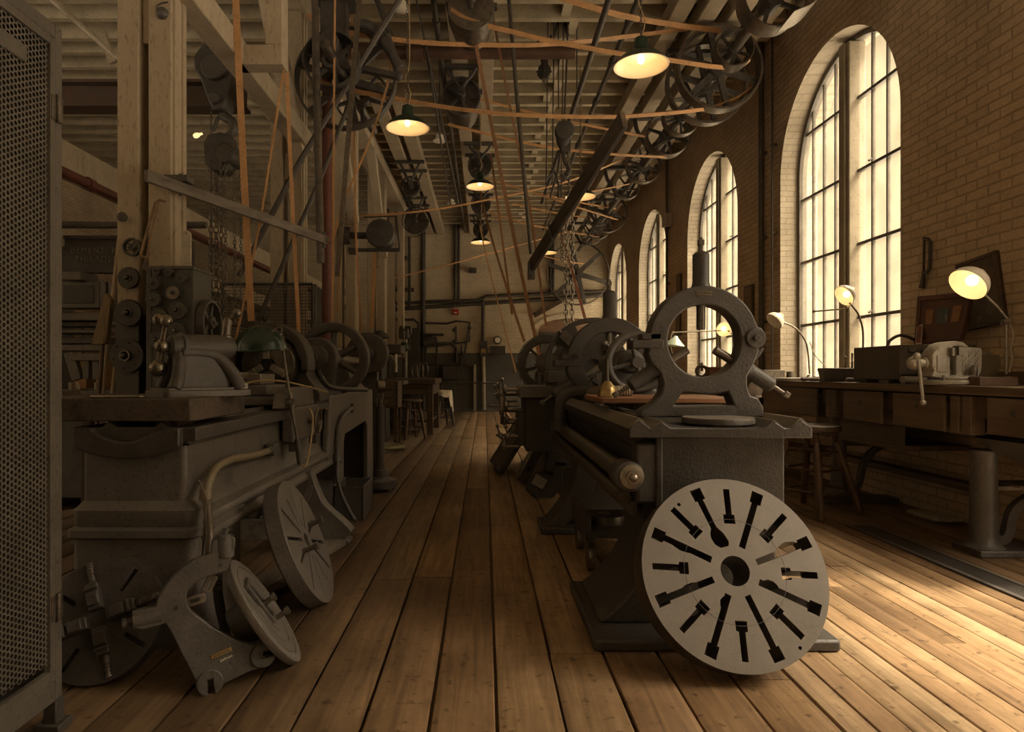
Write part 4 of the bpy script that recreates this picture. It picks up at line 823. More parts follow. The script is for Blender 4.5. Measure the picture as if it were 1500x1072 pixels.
for x, y in ((372,500),(213,655)): b = MB(); b.cyl(cz(x,y,0),cz(x,y,.002),.007,n=12); part('oil_hole', b, M_BLACK, t, world=True)
b = MB(); b.box((0,0,0),(.072,.016,.004),MB_ @ trans((371-325)*kz*1.13,(1025-873)*kz,.002) @ rotz(math.radians(16))); pl = part('name_plate', b, M_BRASS, t, world=True, bevel=.002, label='small worn brass plate')
b = MB(); rm = random.Random(12)
for i in range(7): b.box(((i-3)*.008,rm.uniform(-.001,.001),0),(.0035,rm.uniform(.004,.008),.005),MB_ @ trans((371-325)*kz*1.13,(1025-873)*kz,.0022) @ rotz(math.radians(16))); b.box(((i-3)*.008+.002,rm.uniform(-.003,.003),0),(.005,.0018,.005),MB_ @ trans((371-325)*kz*1.13,(1025-873)*kz,.0022) @ rotz(math.radians(16)))
part('worn_marks', b, M_IRON_D, pl, world=True)
b = MB()
for i in range(6): b.box(((i-2.5)*.0075,rm.uniform(-.001,.001),0),(.003,rm.uniform(.004,.008),.001),MB_ @ trans((388-325)*kz*1.13,(1025-898)*kz,.001) @ rotz(math.radians(16))); b.box(((i-2.5)*.0075+.002,rm.uniform(-.003,.003),0),(.005,.002,.001),MB_ @ trans((388-325)*kz*1.13,(1025-898)*kz,.001) @ rotz(math.radians(16)))
part('painted_marks', b, M_WHITE, t, world=True, label='faint white painted marks')
for (x, y, w_, a) in ((335,580,.062,64),(285,640,.05,10)):
    b = MB(); b.prism([(-.03,-.018),(.03,-.018),(.036,0),(.03,.018),(-.03,.018)], [rrect(-.022,.012,-.006,.006,.005)], -.05, -.035, MB_ @ trans((x-325)*kz*1.13,(1025-y)*kz,0) @ rotz(math.radians(a))); part('slotted_jaw', b, M_STEELD, t, world=True, bevel=.002)
# tall slotted faceplate leaning under the bed
def leaning(c, n, R): 
    n = Vector(n).normalized(); return frame(c, n, (0,0,1))
MF2 = leaning((-.893,3.27,.303), (.92,.07,.386), .32)
t = T('faceplate', 'thick faceplate with narrow radial slots leaning under the left lathe bed', 'faceplate', (-.9,3.27,0))
hol = [circ(.035,24)]
for i in range(12):
    a = math.radians(12+30*i); r0_, r1_ = (.075,.29) if i % 3 else (.09,.24)
    hol.append([(math.cos(a)*u-math.sin(a)*v, math.sin(a)*u+math.cos(a)*v) for u, v in ((r0_,-.008),(r1_,-.008),(r1_,.008),(r0_,.008))])
b = MB(); b.prism(circ(.322,90), hol, -.075, 0, MF2); part('plate', b, M_PAINT, t, world=True, bevel=.003)
b = MB(); b.prism(circ(.31,60), [circ(.036,24)], -.082, -.074, MF2); part('backing', b, M_IRON_D, t, world=True)
for (u, v) in ((-.02,.14),(.05,-.13)):
    b = MB(); M = MF2 @ trans(u,v,0); b.cyl(M@Vector((0,0,0)),M@Vector((0,0,.075)),.013,n=12); b.box((0,0,.072),(.034,.034,.016),M); part('t_bolt', b, M_STEELD, t, world=True, bevel=.002)
MF3 = leaning((-.872,2.60,.200), (.79,.257,.555), .237)
t = T('small_faceplate', 'smaller ringed faceplate with bolts tilted on the floor beside the bracket', 'faceplate', (-.87,2.6,0))
b = MB(); b.lathe([(.03,-.03),(.237,-.03),(.240,-.026),(.240,-.003),(.236,0),(.205,0),(.203,-.004),(.198,-.004),(.196,0),(.155,0),(.153,-.004),(.149,-.004),(.147,0),(.10,0),(.098,.004),(.03,.004)], n=72, closed=True, M=MF3); part('plate', b, M_PAINT, t, world=True)
b = MB(); b.lathe([(.03,-.13),(.085,-.13),(.09,-.12),(.09,-.03),(.03,-.03)], n=40, closed=True, M=MF3); part('hub', b, M_IRON_D, t, world=True)
b = MB(); b.box((.055,.0,.008),(.17,.022,.016),MF3); b.box((.055,.075,.008),(.17,.022,.016),MF3); b.box((-.03,.037,.008),(.02,.10,.016),MF3); b.box((.14,.037,.008),(.02,.10,.016),MF3); part('clamp_frame', b, M_IRON, t, world=True, bevel=.003)
for (u, v) in ((.035,.035),(-.06,-.02)):
    b = MB(); M = MF3 @ trans(u,v,0); b.cyl(M@Vector((0,0,0)),M@Vector((0,0,.055)),.011,n=12); b.cyl(M@Vector((0,0,.045)),M@Vector((0,0,.062)),.018,n=6); part('bolt', b, M_STEELD, t, world=True)
# ribbed hose end, planks and bits under the bed
b = MB(); pts = spline([(-1.12,2.72,.34),(-1.09,2.66,.22),(-1.04,2.60,.12),(-1.005,2.55,.03),(-.98,2.50,.02)],9); b.tube(pts,.015,10)
for i in range(len(pts)-1):
    for f in (0,.5): b.torus(pts[i].lerp(pts[i+1],f), pts[i+1]-pts[i], .016,.004,14,6)
one('ribbed_hose', b, M_IRON_D, 'dark ribbed hose drooping to the floor behind the curved bracket', 'hose')
b = MB(); b.box((0,0,0),(.16,1.25,.035),trans(-1.12,3.75,.0185) @ rotz(math.radians(-12))); one('floor_plank', b, M_GREYW, 'loose grey plank on the floor under the left lathe bed', 'plank', bevel=.004)
b = MB(); b.box((0,0,0),(.12,.7,.03),trans(-1.24,3.15,.0155) @ rotz(math.radians(-28))); one('floor_plank', b, M_WOODD, 'short dark plank behind the small ringed faceplate', 'plank', bevel=.004)
b = MB(); b.box2((-1.75,4.05,.10),(-1.1,4.12,.22)); b.box2((-1.75,4.05,0),(-1.68,4.12,.1)); b.box2((-1.17,4.05,0),(-1.1,4.12,.1)); one('tie_board', b, M_GREYW, 'grey board on edge between the left lathe legs', 'board', bevel=.004)
t = T('sheet_bin', 'open folded steel bin on the floor under the left headstock', 'bin', (-1.05,5.2,0))
b = MB(); 
for a_, c_ in (((-1.17,5.02,.02),(-1.16,5.45,.26)),((-.95,5.02,.02),(-.94,5.45,.26)),((-1.17,5.02,.02),(-.94,5.03,.26)),((-1.17,5.44,.02),(-.94,5.45,.26)),((-1.17,5.02,0),(-.94,5.45,.02))): b.box2(a_, c_)
part('walls', b, M_IRON, t, world=True)
b = MB(); b.tube([(-1.17,5.02,.262),(-.94,5.02,.262),(-.94,5.455,.262),(-1.17,5.455,.262)], .008, 8, closed=True); part('rolled_rim', b, M_STEELD, t, world=True)
# screw jack stand
t = T('jack_stand', 'iron roller stand on a round base beside the left headstock', 'stand', (-1.015,6.32,0))
b = MB(); b.lathe([(.155,.03),(.16,.045),(.16,.10),(.145,.11),(.09,.115),(.085,.135),(.07,.14),(.068,.20),(.055,.205)], n=40)
for i in range(4): a = PI/4+PI/2*i; b.cyl((.14*math.cos(a),.14*math.sin(a),0),(.14*math.cos(a),.14*math.sin(a),.04),.02,n=10)
part('base', b, M_IRON, t)
part('column', MB().cyl((0,0,.2),(0,0,.82),.042,n=24), M_IRON, t)
b = MB(); b.cyl((0,0,.82),(0,0,.90),.026,n=16); b.box((0,0,.93),(.06,.05,.08)); b.cyl((-.06,0,.86),(.07,0,.86),.008,n=8); part('screw', b, M_STEELD, t)
part('roller', MB().lathe([(.02,-.04),(.06,-.035),(.065,0),(.06,.035),(.02,.04)],(0,0,1.01),(1,.5,0),24), M_STEELD, t)
# ------------------------------------------------------------------ timber posts on the left with girder above
POSTY = [4.2, 7.2, 10.2, 13.2, 16.2]
M_POSTLOW = mat('post_dark_paint', (.085,.08,.068), .55, 0, .25, 8, .15, 60)
for i, y in enumerate(POSTY):
    b = MB(); b.box2((-2.38,y,0),(-2.24,y+.2,5.16)); struct('column', b, M_TIMBER, bevel=.008)
    b = MB(); b.box2((-2.177,y,0),(-2.03,y+.22,5.16)); b.box2((-2.035,y+.03,0),(-2.015,y+.10,5.16)); b.box2((-2.035,y+.15,0),(-2.018,y+.2,5.16)); struct('column', b, M_TIMBER, bevel=.006)
    b = MB(); b.box2((-2.386,y-.006,0),(-2.234,y+.206,1.53)); b.box2((-2.183,y-.006,0),(-2.012,y+.226,1.53)); struct('column_base', b, M_POSTLOW, bevel=.004)
    b = MB(); b.box2((-2.235,y+.04,3.3),(-2.18,y+.16,3.6)); struct('column_spacer', b, M_TIMBER, bevel=.006)
b = MB(); b.box2((-2.36,4.0,5.16),(-1.98,YF-.02,5.44)); struct('girder_beam', b, M_TIMBER, bevel=.01)
b = MB(); b.box2((-2.10,3.2,3.62),(-1.93,7.3,3.82)); struct('tie_beam', b, M_TIMBER, bevel=.01)
b = MB(); b.box2((-2.0,5.2,3.62),(-1.62,5.36,3.78)); b.box2((-1.76,5.2,3.78),(-1.62,5.36,5.44)); struct('hanger_beam', b, M_TIMBER, bevel=.008)
for y in POSTY[1:4]:                                                # knee braces up to the girder
    b = MB(); b.bar((-2.05,y-.02,3.5),(-2.05,y-1.5,5.2),.14,.16,(1,0,0)); b = struct('brace_beam', b, M_TIMBER, bevel=.008)
# steel beam, hoist and chain fall behind the first posts
b = MB(); b.box2((-9.2,6.5,4.06),(-2.42,6.72,4.09)); b.box2((-9.2,6.5,3.82),(-2.42,6.72,3.85)); b.box2((-9.2,6.6,3.85),(-2.42,6.62,4.06)); struct('steel_beam', b, mat('rusty_beam',(.075,.05,.034),.6,.1,.5,6,col2=(.11,.05,.02)))
t = T('trolley_hoist', 'dark geared hoist block with a hook hanging under the steel beam', 'hoist', (-2.55,6.25,3.4))
def hz(px, py): return P(px, py, 6.25)
b = MB(); ol = [(290,92),(298,80),(318,76),(334,84),(345,112),(344,140),(334,166),(318,168),(310,150),(300,122),(292,108)]
b.prism([(hz(x,y).x, hz(x,y).z) for x, y in ol], [], 6.14, 6.36, MXZ); part('block', b, M_IRON_D, t, world=True, bevel=.02)
b = MB(); b.cyl(hz(322,108)+Vector((0,-.16,0)),hz(322,108)+Vector((0,.16,0)),.12,n=24); b.cyl(hz(322,152)+Vector((0,-.15,0)),hz(322,152)+Vector((0,.15,0)),.055,n=18); part('gear_cover', b, M_IRON, t, world=True, bevel=.01)
b = MB(); b.tube([hz(x,y) for x, y in ((290,98),(292,82),(300,70),(312,66))], .035, 10); part('hanger_hook', b, M_IRON, t, world=True)
b = MB(); b.tube(spline([hz(x,y) for x, y in ((326,164),(328,172),(340,178),(343,188),(337,197),(327,202))],6), [.030+.012*math.sin(PI*i/30) for i in range(31)], 12); b.tube(spline([hz(x,y) for x, y in ((326,168),(318,176),(315,186),(311,191))],6), .02, 10); part('hook', b, M_IRON, t, world=True)
def chain(b, p, q, r=.018, w=.005, step=None):
    p, q = Vector(p), Vector(q); L_ = (q-p).length; step = step or r*2.2; n = int(L_/step); d = (q-p).normalized(); s = Vector((1,0,0)); s2 = d.cross(s).normalized()
    for i in range(n):
        c = p+d*(step*(i+.5)); a = s if i % 2 else s2
        pts = [c + d*(r*1.45*math.cos(2*PI*k/10)) + a*(r*.85*math.sin(2*PI*k/10)) for k in range(10)]
        b.tube(pts, w, 5, closed=True)
    return b
t = T('chain_fall', 'chain fall block with long chains hanging from the hoist hook', 'chain hoist', (-2.5,6.2,1.6))
b = MB(); ol = [(306,216),(312,204),(330,200),(344,204),(347,232),(343,252),(334,258),(318,256),(308,244)]
b.prism([(hz(x,y).x, hz(x,y).z) for x, y in ol], [], 6.12, 6.30, MXZ); b.cyl(hz(340,232)+Vector((-.02,-.16,0)),hz(340,232)+Vector((.04,.05,0)),.10,n=24); part('block', b, M_IRON_D, t, world=True, bevel=.015)
for px, y0, y1, r, dy in ((317,240,475,.026,-.12),(323,240,470,.026,-.1),(332,240,490,.024,-.13),(339,235,488,.016,-.14),(345,230,480,.016,-.02),(350,230,470,.014,.05),(303,110,440,.013,.1)):
    b = MB(); chain(b, hz(px,y0)+Vector((0,dy,0)), hz(px,y1)+Vector((0,dy,0)), r, r*.26); part('chain', b, M_CHAIN, t, world=True)
# upper left pipes, beams
b = MB(); b.tube([P(60,-15,5.4),P(172,84,5.4),P(250,150,5.4)], .025, 10); b.bar(P(150,50,5.4),P(166,92,5.4),.03,.06); one('brace_rod', b, M_PIPEL, 'pale diagonal brace rod above the locker beside the first post', 'rod')
b = MB(); b.box2((-3.95,4.6,2.95),(-3.7,YF-.1,3.2)); struct('side_beam', b, M_TIMBER, bevel=.01)
b = MB(); b.box2((-4.1,4.6,2.3),(-3.85,YF-.1,2.5)); struct('side_beam', b, M_TIMBER, bevel=.01)
b = MB(); b.cyl((-3.62,4.4,2.87),(-3.62,14,2.87),.045,n=14)
for y in (5.2,5.9,7.4): b.cyl((-3.62,y,2.87),(-3.62,y+.08,2.87),.06,n=14)
one('red_pipe', b, M_PIPER, 'dull red pipe running away under the side beam left of the posts', 'pipe')
b = MB(); b.cyl((-4.4,5.6,2.42),(-2.4,5.6,2.42),.03,n=12); one('cross_pipe', b, M_PIPE, 'dark horizontal pipe above the lettered machine rail', 'pipe')
one('yellow_bulb', MB().lathe([(.0001,0),(.018,.006),(.028,.03),(.024,.055),(.013,.075),(.013,.10),(.0001,.10)], P(283,200,6.8), (0.9,0,.3), 20), emit('bulb_yellow',(.9,.65,.3),.55), 'small yellow lamp bulb glowing behind the first post', 'lamp')
b = MB(); b.lathe([(.02,.06),(.10,.02),(.16,-.05),(.165,-.06),(.158,-.06),(.10,.005),(.0001,.03)], P(22,14,5.2), (0,0,1), 28)
t = T('left_bay_lamp', 'lit ceiling lamp glimpsed through the top of the perforated locker', 'lamp', P(22,14,5.2)); part('lamp_shade', b, M_GREEN, t, world=True)
b = MB(); b.lathe([(.0001,0),(.14,0),(.14,-.008),(.0001,-.01)], P(22,14,5.2)-Vector((0,0,.045)), (0,0,1), 28); part('glow_disc', b, emit('bay_glow',(1,.66,.30),1.6), t, world=True)
b = MB(); b.cyl(P(22,14,5.2)+Vector((0,0,.05)),(P(22,14,5.2).x,5.2,5.6),.008,n=8); part('cord', b, M_PIPE, t, world=True)

# ------------------------------------------------------------------ gears and tools hung on the posts
def gear_thing(name, label, cat, o, d, R, teeth=None, group=None, kind='gear', m=None):
    t = T(name, label, cat, o, 0, group); m = m or M_IRON_D; d = Vector(d).normalized(); o = Vector(o)
    b = MB()
    if kind == 'gear': b.gear(o+d*.01, d, R, .028, teeth or int(R*520), R*.3, th=R*.075); b.lathe([(R*.3,.036),(R*.42,.036),(R*.46,.03),(R*.3,.03)], o, d, 24, closed=True)
    elif kind == 'flange':
        hs_ = [circ(R*.05, 8, R*.78*math.cos(q*PI/3+.3), R*.78*math.sin(q*PI/3+.3)) for q in range(6)]
        b.prism(circ(R,48), hs_+[circ(R*.34,28)], .008, .024, frame(o,d))
    elif kind == 'wheel': wheel(b, o+d*.025, d, R, .03, R*.18, R*.3, R*.12, 5)
    part('toothed_rim' if kind == 'gear' else ('plate' if kind == 'flange' else 'rim'), b, m, t, world=True)
    b = MB(); b.lathe([(R*.34,.0),(R*.34,.05),(R*.24,.05),(R*.24,.0)], o, d, 24, closed=True); part('hub', b, M_IRON if kind != 'flange' else M_STEELD, t, world=True)
    b = MB(); b.cyl(o-d*.01, o+d*.06, R*.15, n=12); b.sphere(o+d*.06, R*.15, 12, 8); part('peg', b, M_STEELD, t, world=True)
    return t
pg = 'gears hung on the first post'
gear_thing('handwheel', 'small spoked handwheel hung on the first post, topmost of its column', 'wheel', P(197,363,4.19), (0,-1,0), .058, kind='wheel', group=pg)
gear_thing('gear', 'medium gear hung on the first post just under the small handwheel', 'gear', P(192,408,4.19), (0,-1,0), .069, 46, pg)
gear_thing('gear', 'largest gear hung on the first post, above the drilled flange', 'gear', P(192,459,4.19), (0,-1,0), .087, 56, pg)
gear_thing('flange_plate', 'drilled round flange with a pipe hub, lowest on the first post', 'flange', P(188,521,4.19), (0,-1,0), .108, kind='flange', group=pg)
t = T('post_knob', 'small dark round knob high on the first post above the handwheel', 'knob', P(184,320,4.2)); part('knob', MB().lathe([(.012,0),(.012,.02),(.03,.03),(.032,.045),(.02,.055),(.0001,.056)], P(184,320,4.2), (0,-1,0), 20), M_IRON_D, t, world=True)
t = T('pull_bell', 'small round dark bell near the top of the first post', 'bell', P(238,20,4.2)); part('dome', MB().lathe([(.04,0),(.035,.02),(.02,.035),(.0001,.038)], P(238,20,4.2), (0,-1,0), 24), M_IRON, t, world=True); part('hook', MB().tube(spline([P(230,18,4.19),P(229,10,4.17),P(236,5,4.17),P(246,3,4.17)],5), .006, 8), M_STEELD, t, world=True)
# box stand covered with hung gears
cb = T('gear_cabinet', 'tall dark box stand with pegs for gears behind the tailstock', 'cabinet', (-1.9,4.03,0))
b = MB(); b.box2((-2.03,3.91,0),(-1.755,4.17,1.785)); part('body', b, M_POSTLOW, cb, world=True, bevel=.004)
b = MB(); b.box2((-2.035,3.902,0),(-2.005,3.915,1.79)); b.box2((-2.035,3.9,1.77),(-1.75,4.175,1.79)); part('edge_strip', b, M_IRON, cb, world=True, bevel=.002)
gl = [(175,97,33,'small gear at the top left corner of the gear cabinet'),(268,105,36,'small gear at the top middle of the gear cabinet'),(365,150,44,'sharp toothed gear at the top right of the gear cabinet'),(152,192,52,'plain gear, second down the left edge of the gear cabinet'),(305,267,54,'pale worn gear alone right of centre on the gear cabinet'),(150,317,60,'plain gear, third down the left edge of the gear cabinet'),(338,402,74,'ringed gear right of the middle of the gear cabinet'),(200,460,72,'ringed gear left of the middle of the gear cabinet'),(330,560,70,'gear behind the upper ball of the tailstock handle'),(180,630,70,'gear behind the tailstock handle crossing on the gear cabinet')]
for x, y, r, lab in gl:
    gear_thing('gear', lab, 'gear', P(200+x/5.36, 380+y/5.36, 3.90), (0,-1,0), r/5.36*3.9/950, None, 'gears on the gear cabinet', m=M_STEELD if 'pale' in lab else None)
t = T('spoked_wheel', 'large spoked wheel hung on the right side of the gear cabinet', 'wheel', (-1.72,4.06,1.46)); wheel_parts(t, (-1.722,4.06,1.46), (1,0,0), .142, .05, .018, .04, .012, 5, M_IRON, sw=.024)
t = T('toothed_wheel', 'toothed wheel hung below the large spoked wheel on the gear cabinet', 'wheel', (-1.72,4.06,1.2)); b = MB(); b.gear((-1.745,4.06,1.20),(1,0,0),.122,.05,52,.1,th=.009); wheel(b,(-1.722,4.06,1.2),(1,0,0),.108,.045,.014,.035,.012,5,sw=.022); part('toothed_rim', b, M_IRON, t, world=True)
# bow saw frame and pale pattern on the posts
b = MB(); pp = lambda x, y: P(80+x/3.06, 230+y/3.06, 4.15)
b.tube([pp(*q) for q in ((500,200),(470,192),(452,205),(418,320),(385,435),(392,447),(415,452))], .009, 8); b.tube([pp(*q) for q in ((470,200),(430,350),(404,505))], .007, 8)
t = T('bow_frame', 'bent metal bow saw frame hanging on the first post', 'saw frame', P(225,290,4.15)); part('frame', b, mat('rusty_rod',(.24,.15,.09),.5,.4,.4,20), t, world=True)
b = MB(); b.cyl(pp(402,500), pp(412,455), .014, .010, n=10); part('grip', b, M_WOODZ, t, world=True)
b = MB(); z0, z1 = PZ(392,4.14), PZ(345,4.14); xa, xb = PX(268,4.14), PX(281,4.14)
b.prism([(xa,z0),(xb,z0),(xb,z1)] + [((xa+xb)/2+(xb-xa)/2*math.cos(a), z1+.03*math.sin(a)) for a in [PI*i/8 for i in range(1,8)]] + [(xa,z1)], [circ(.006,8,(xa+xb)/2,z1+.01)], 4.12, 4.14, MXZ); one('pattern_board', b, M_PIPEL, 'pale narrow round-topped board hanging beside the first post', 'board', bevel=.002)
# shifter bar
b = MB(); b.bar((-2.01,3.85,2.317),(-1.40,5.74,2.317),.03,.072); sb = T('shifter_bar', 'long worn grey shifter bar reaching from the first post across the belts', 'bar', (-1.7,4.8,2.28)); part('bar', b, M_GREYW, sb, world=True, bevel=.005)
b = MB(); b.box2((-2.03,4.10,2.36),(-1.88,4.2,2.40)); b.cyl((-1.93,4.12,2.27),(-1.93,4.12,2.41),.012,n=8); part('bracket', b, M_IRON, sb, world=True, bevel=.003)
b = MB(); b.cyl((-1.41,5.70,2.24),(-1.41,5.70,2.38),.016,n=10); b.sphere((-1.40,5.73,2.317),.03,12,8); part('end_pin', b, M_IRON, sb, world=True)
for dx, lab in ((0,'longer pale pole leaning left of the first post'),(.06,'shorter pale pole leaning close beside the first post')):
    b = MB(); b.cyl((-2.62+dx,4.25,0.0),(-2.40+dx*.6,4.33,2.35-dx*6),.016,.014,n=12); one('pole', b, M_TIMBER, lab, 'pole', 'poles leaning by the first post')
t = T('broom', 'old broom leaning with its head up beside the first post', 'broom', (-2.5,4.15,0)); b = MB(); b.cyl((-2.52,4.12,0),(-2.47,4.2,1.35),.013,n=12); part('stick', b, M_WOODZ, t, world=True)
b = MB(); b.prism([(-2.53,1.33),(-2.44,1.33),(-2.425,1.40),(-2.40,1.62),(-2.44,1.66)], [], 4.17, 4.22, MXZ); part('bristles', b, mat('straw',(.22,.16,.09),.8,0,.4,30,.4,90,stretch=(1,1,.1)), t, world=True, bevel=.006)

# ------------------------------------------------------------------ planing machine in the left bay
pm = T('planing_machine', 'dark planing machine with lettered top rail in the left bay', 'machine', (-3.5,6.0,0))
M_LET = mat('letter_paint', (.22,.185,.135), .6, 0, .3, 20)
def add_text(b, txt, loc, size, ext=.004):
    c = bpy.data.curves.new('words', 'FONT'); c.body = txt; c.size = size; c.extrude = ext; c.space_character = 1.25
    o = bpy.data.objects.new('words', c); COL.objects.link(o); bpy.context.view_layer.update(); me = bpy.data.meshes.new_from_object(o); bpy.data.objects.remove(o)
    b.add([v.co.copy() for v in me.vertices], [tuple(p.vertices) for p in me.polygons], trans(*loc) @ rotx(PI/2)); bpy.data.meshes.remove(me)
b = MB(); b.box2((-4.3,5.95,2.08),(-2.75,6.15,2.38)); b.box2((-4.3,5.93,2.06),(-2.75,5.96,2.09)); b.box2((-4.3,5.93,2.37),(-2.75,5.96,2.40)); b.mi = 1
add_text(b, 'BEMENT, MILES & CO.', (PX(104,5.95),5.946,PZ(370.5,5.95)), .072)
add_text(b, 'PHILADELPHIA', (PX(111,5.95),5.946,PZ(383,5.95)), .072)
part('name_rail', b, [M_IRON_D, M_LET], pm, world=True, label='dark rail with two lines of raised lettering')
b = MB(); b.box2((-4.35,6.0,0),(-4.1,6.5,2.1)); part('housing', b, M_IRON, pm, world=True, bevel=.02); b = MB(); b.box2((-3.02,6.0,0),(-2.80,6.5,2.1)); part('housing', b, M_IRON, pm, world=True, bevel=.02)
b = MB(); b.box2((PX(88,5.8),5.80,PZ(451,5.8)),(PX(146,5.8),5.95,PZ(412,5.8))); b.box2((PX(148,5.8),5.78,PZ(455,5.8)),(PX(156,5.8),5.95,PZ(412,5.8))); b.box2((PX(160,5.8),5.78,PZ(455,5.8)),(PX(167,5.8),5.95,PZ(412,5.8))); b.box2((PX(100,5.8),5.7,PZ(412,5.8)),(PX(128,5.8),5.95,PZ(400,5.8))); part('tool_head', b, M_PAINT, pm, world=True, bevel=.006)
b = MB(); b.box2((PX(92,5.78),5.785,PZ(444,5.78)),(PX(136,5.78),5.80,PZ(418,5.78))); part('slide_plate', b, M_IRON_D, pm, world=True, bevel=.004)
for i, (y0, y1, d) in enumerate(((460,470,.1),(474,478,.0),(484,488,.06),(494,503,.0),(506,514,.08))):
    b = MB(); b.box2((-4.2,5.7-d,PZ(y1,5.7)),(PX(158,5.7),5.9,PZ(y0,5.7))); part('cross_rail', b, M_IRON if i % 2 else M_PAINT, pm, world=True, bevel=.004)
b = MB(); b.box2((-4.3,5.3,.86),(-2.72,6.3,1.0)); b.box2((-4.2,5.4,.1),(-2.8,6.2,.86)); part('table', b, M_IRON, pm, world=True, bevel=.01)
b = MB(); b.bar(P(103,517,5.5),P(115,556,5.5),.06,.08); b.bar(P(128,528,5.5),P(128,556,5.5),.05,.05); b.bar(P(142,528,5.5),P(142,556,5.5),.05,.05); b.box2((PX(108,5.5),5.45,PZ(528,5.5)),(PX(158,5.5),5.6,PZ(518,5.5))); part('strut', b, M_PAINT, pm, world=True, bevel=.004)
for x0, x1, lab in ((111,123,'yellow wooden box showing between the planer struts'),(144,150,'second yellow wooden box behind the planer struts')):
    t = T('wooden_box', lab, 'box', (PX((x0+x1)/2,6.1),6.1,1.0)); t.location.z = PZ(560,6.1)-.0; b = MB(); b.box2((PX(x0,6.05)-.02,6.05,1.0),(PX(x1,6.05)+.02,6.2,PZ(529,6.05))); part('box', b, wood('yellow_wood',(.46,.25,.07),(.3,.15,.05),'X'), t, world=True)
r0 = random.Random(2)
for i, (px, lab) in enumerate(((104,'short upright bolt on the planer table nearest the locker'),(116,'tilted bright pin on the planer table'),(140,'thin upright pin on the planer table near the poles'))):
    b = MB(); b.cyl(P(px,576,5.45),P(px-(3 if i == 1 else 0),560,5.45),.018-.004*i,n=12); b.cyl(P(px,577,5.45),P(px,573,5.45),.03,n=6); one('bolt', b, M_STEEL, lab, 'bolt', 'bolts on the planer table')
b = MB(); b.box2((PX(86,4.6),4.5,.93),(PX(105,4.6),4.7,PZ(571,4.6))); one('steel_block', b, M_STEEL, 'pale steel block just right of the locker edge', 'block', bevel=.004)
b = MB(); b.box2((-3.1,4.4,.88),(-2.42,5.0,.93)); b.box2((-3.05,4.45,0),(-2.98,4.52,.88)); b.box2((-2.52,4.45,0),(-2.46,4.52,.88)); b.box2((-3.05,4.9,0),(-2.98,4.97,.88)); b.box2((-2.52,4.9,0),(-2.46,4.97,.88)); t = T('side_table', 'low dark table behind the first post holding the steel block', 'table', (-2.75,4.7,0)); part('frame', b, M_WOODDX, t, world=True, bevel=.005)
# ------------------------------------------------------------------ line shaft along the right wall
SX, SZ = 2.74, 4.70
SY = lambda py: 950*(SZ-EYE)/(545-py)
ls = T('line_shaft', 'long steel line shaft with hangers under the ceiling by the right wall', 'line shaft', (SX,11,SZ))
b = MB(); b.cyl((SX,5.4,SZ),(SX,18.9,SZ),.055,n=20); part('shaft', b, M_STEELD, ls, world=True)
for y in (8.25, 10.35, 12.9, 15.3, 17.7):
    b = MB()
    b.box2((SX-.42,y-.06,5.18),(SX+.42,y+.06,5.24))
    for s in (-1,1): b.tube(spline([(SX+s*.34,y,5.2),(SX+s*.30,y,5.0),(SX+s*.17,y,4.78),(SX+s*.10,y,4.64)],5), .035, 8)
    b.box((SX,y,4.64),(.26,.13,.06)); b.cyl((SX,y-.1,4.70),(SX,y+.1,4.70),.10,n=20); part('hanger', b, M_IRON_D, ls, world=True)
def pulley(label, o, R, w, n=6, group='', m=None, hubw=None, a0=.3, rim=None, d=(0,1,0), bore=.055, cat='pulley', mt=None, root=None):
    m = m or M_IRON; M = frame(o, d); rim = rim or max(.014, R*.045); root = root or ls
    b = MB(); b.lathe([(R-rim,-w/2),(R-.003,-w/2),(R+.004,0),(R-.003,w/2),(R-rim,w/2)], n=56, closed=True, M=M); t = part('belt_pulley', b, mt or M_STEELD, root, world=True)
    hw_ = hubw or w*.9; hub = min(R*.32, bore*2.0)
    b = MB(); b.lathe([(bore,-hw_/2),(hub,-hw_/2),(hub,hw_/2),(bore,hw_/2)], n=24, closed=True, M=M); part('hub', b, m, t, world=True)
    for i in range(n):
        b = MB(); spoke_shape(b, hub*.8, R-rim*.5, a0+2*PI*i/n, R*.15, R*.105, min(w*.5, R*.09), M); part('spoke', b, m, t, world=True, bevel=.004)
    return t
pulley('wide pulley with a sheet guard at the top edge beside the arched window', (SX,6.2,SZ), .30, .22, 4)
t = T('guard_plate', 'bent pale sheet guard plate over the first wall pulley', 'guard', (SX+.2,6.0,SZ-.1)); b = MB(); b.tube(spline([(SX+.02,5.95,SZ-.34),(SX+.20,5.93,SZ-.26),(SX+.31,5.9,SZ-.10),(SX+.36,5.9,SZ+.15)],6), 0, flat=(.42,.008,lambda i: (-.6,0,.8))); part('sheet', b, M_STEEL, t, world=True); part('strap', MB().bar((SX+.3,6.1,SZ),(SX+.38,6.1,5.2),.03,.006), M_IRON, t, world=True)
pulley('small deep pulley in front of the largest wall pulley', (SX,SY(74),SZ), .21, .19, 5)
pulley('largest spoked wall pulley with two belts, beside the near window arch', (SX,SY(101),SZ), .50, .16, 6, rim=.03)
pulley('large narrow pulley just behind the largest wall pulley', (SX,SY(124),SZ), .50, .12, 6, rim=.03)
pulley('medium pulley third along the wall shaft in front of a hanger', (SX,SY(172),SZ), .26, .14, 5)
pulley('wide banded pulley fourth along the wall shaft', (SX,SY(198),SZ), .33, .22, 6)
pulley('pulley with thin rim fifth along the wall shaft above the second window', (SX,SY(243),SZ), .30, .15, 6)
pulley('small drum pulley behind the thin rimmed fifth wall pulley', (SX,SY(252),SZ), .18, .2, 4)
pulley('small pulley above the gap between second and third windows', (SX,SY(274),SZ), .24, .14, 5)
pulley('broad thin rimmed pulley far along the wall shaft', (SX,SY(312),SZ), .44, .15, 6)
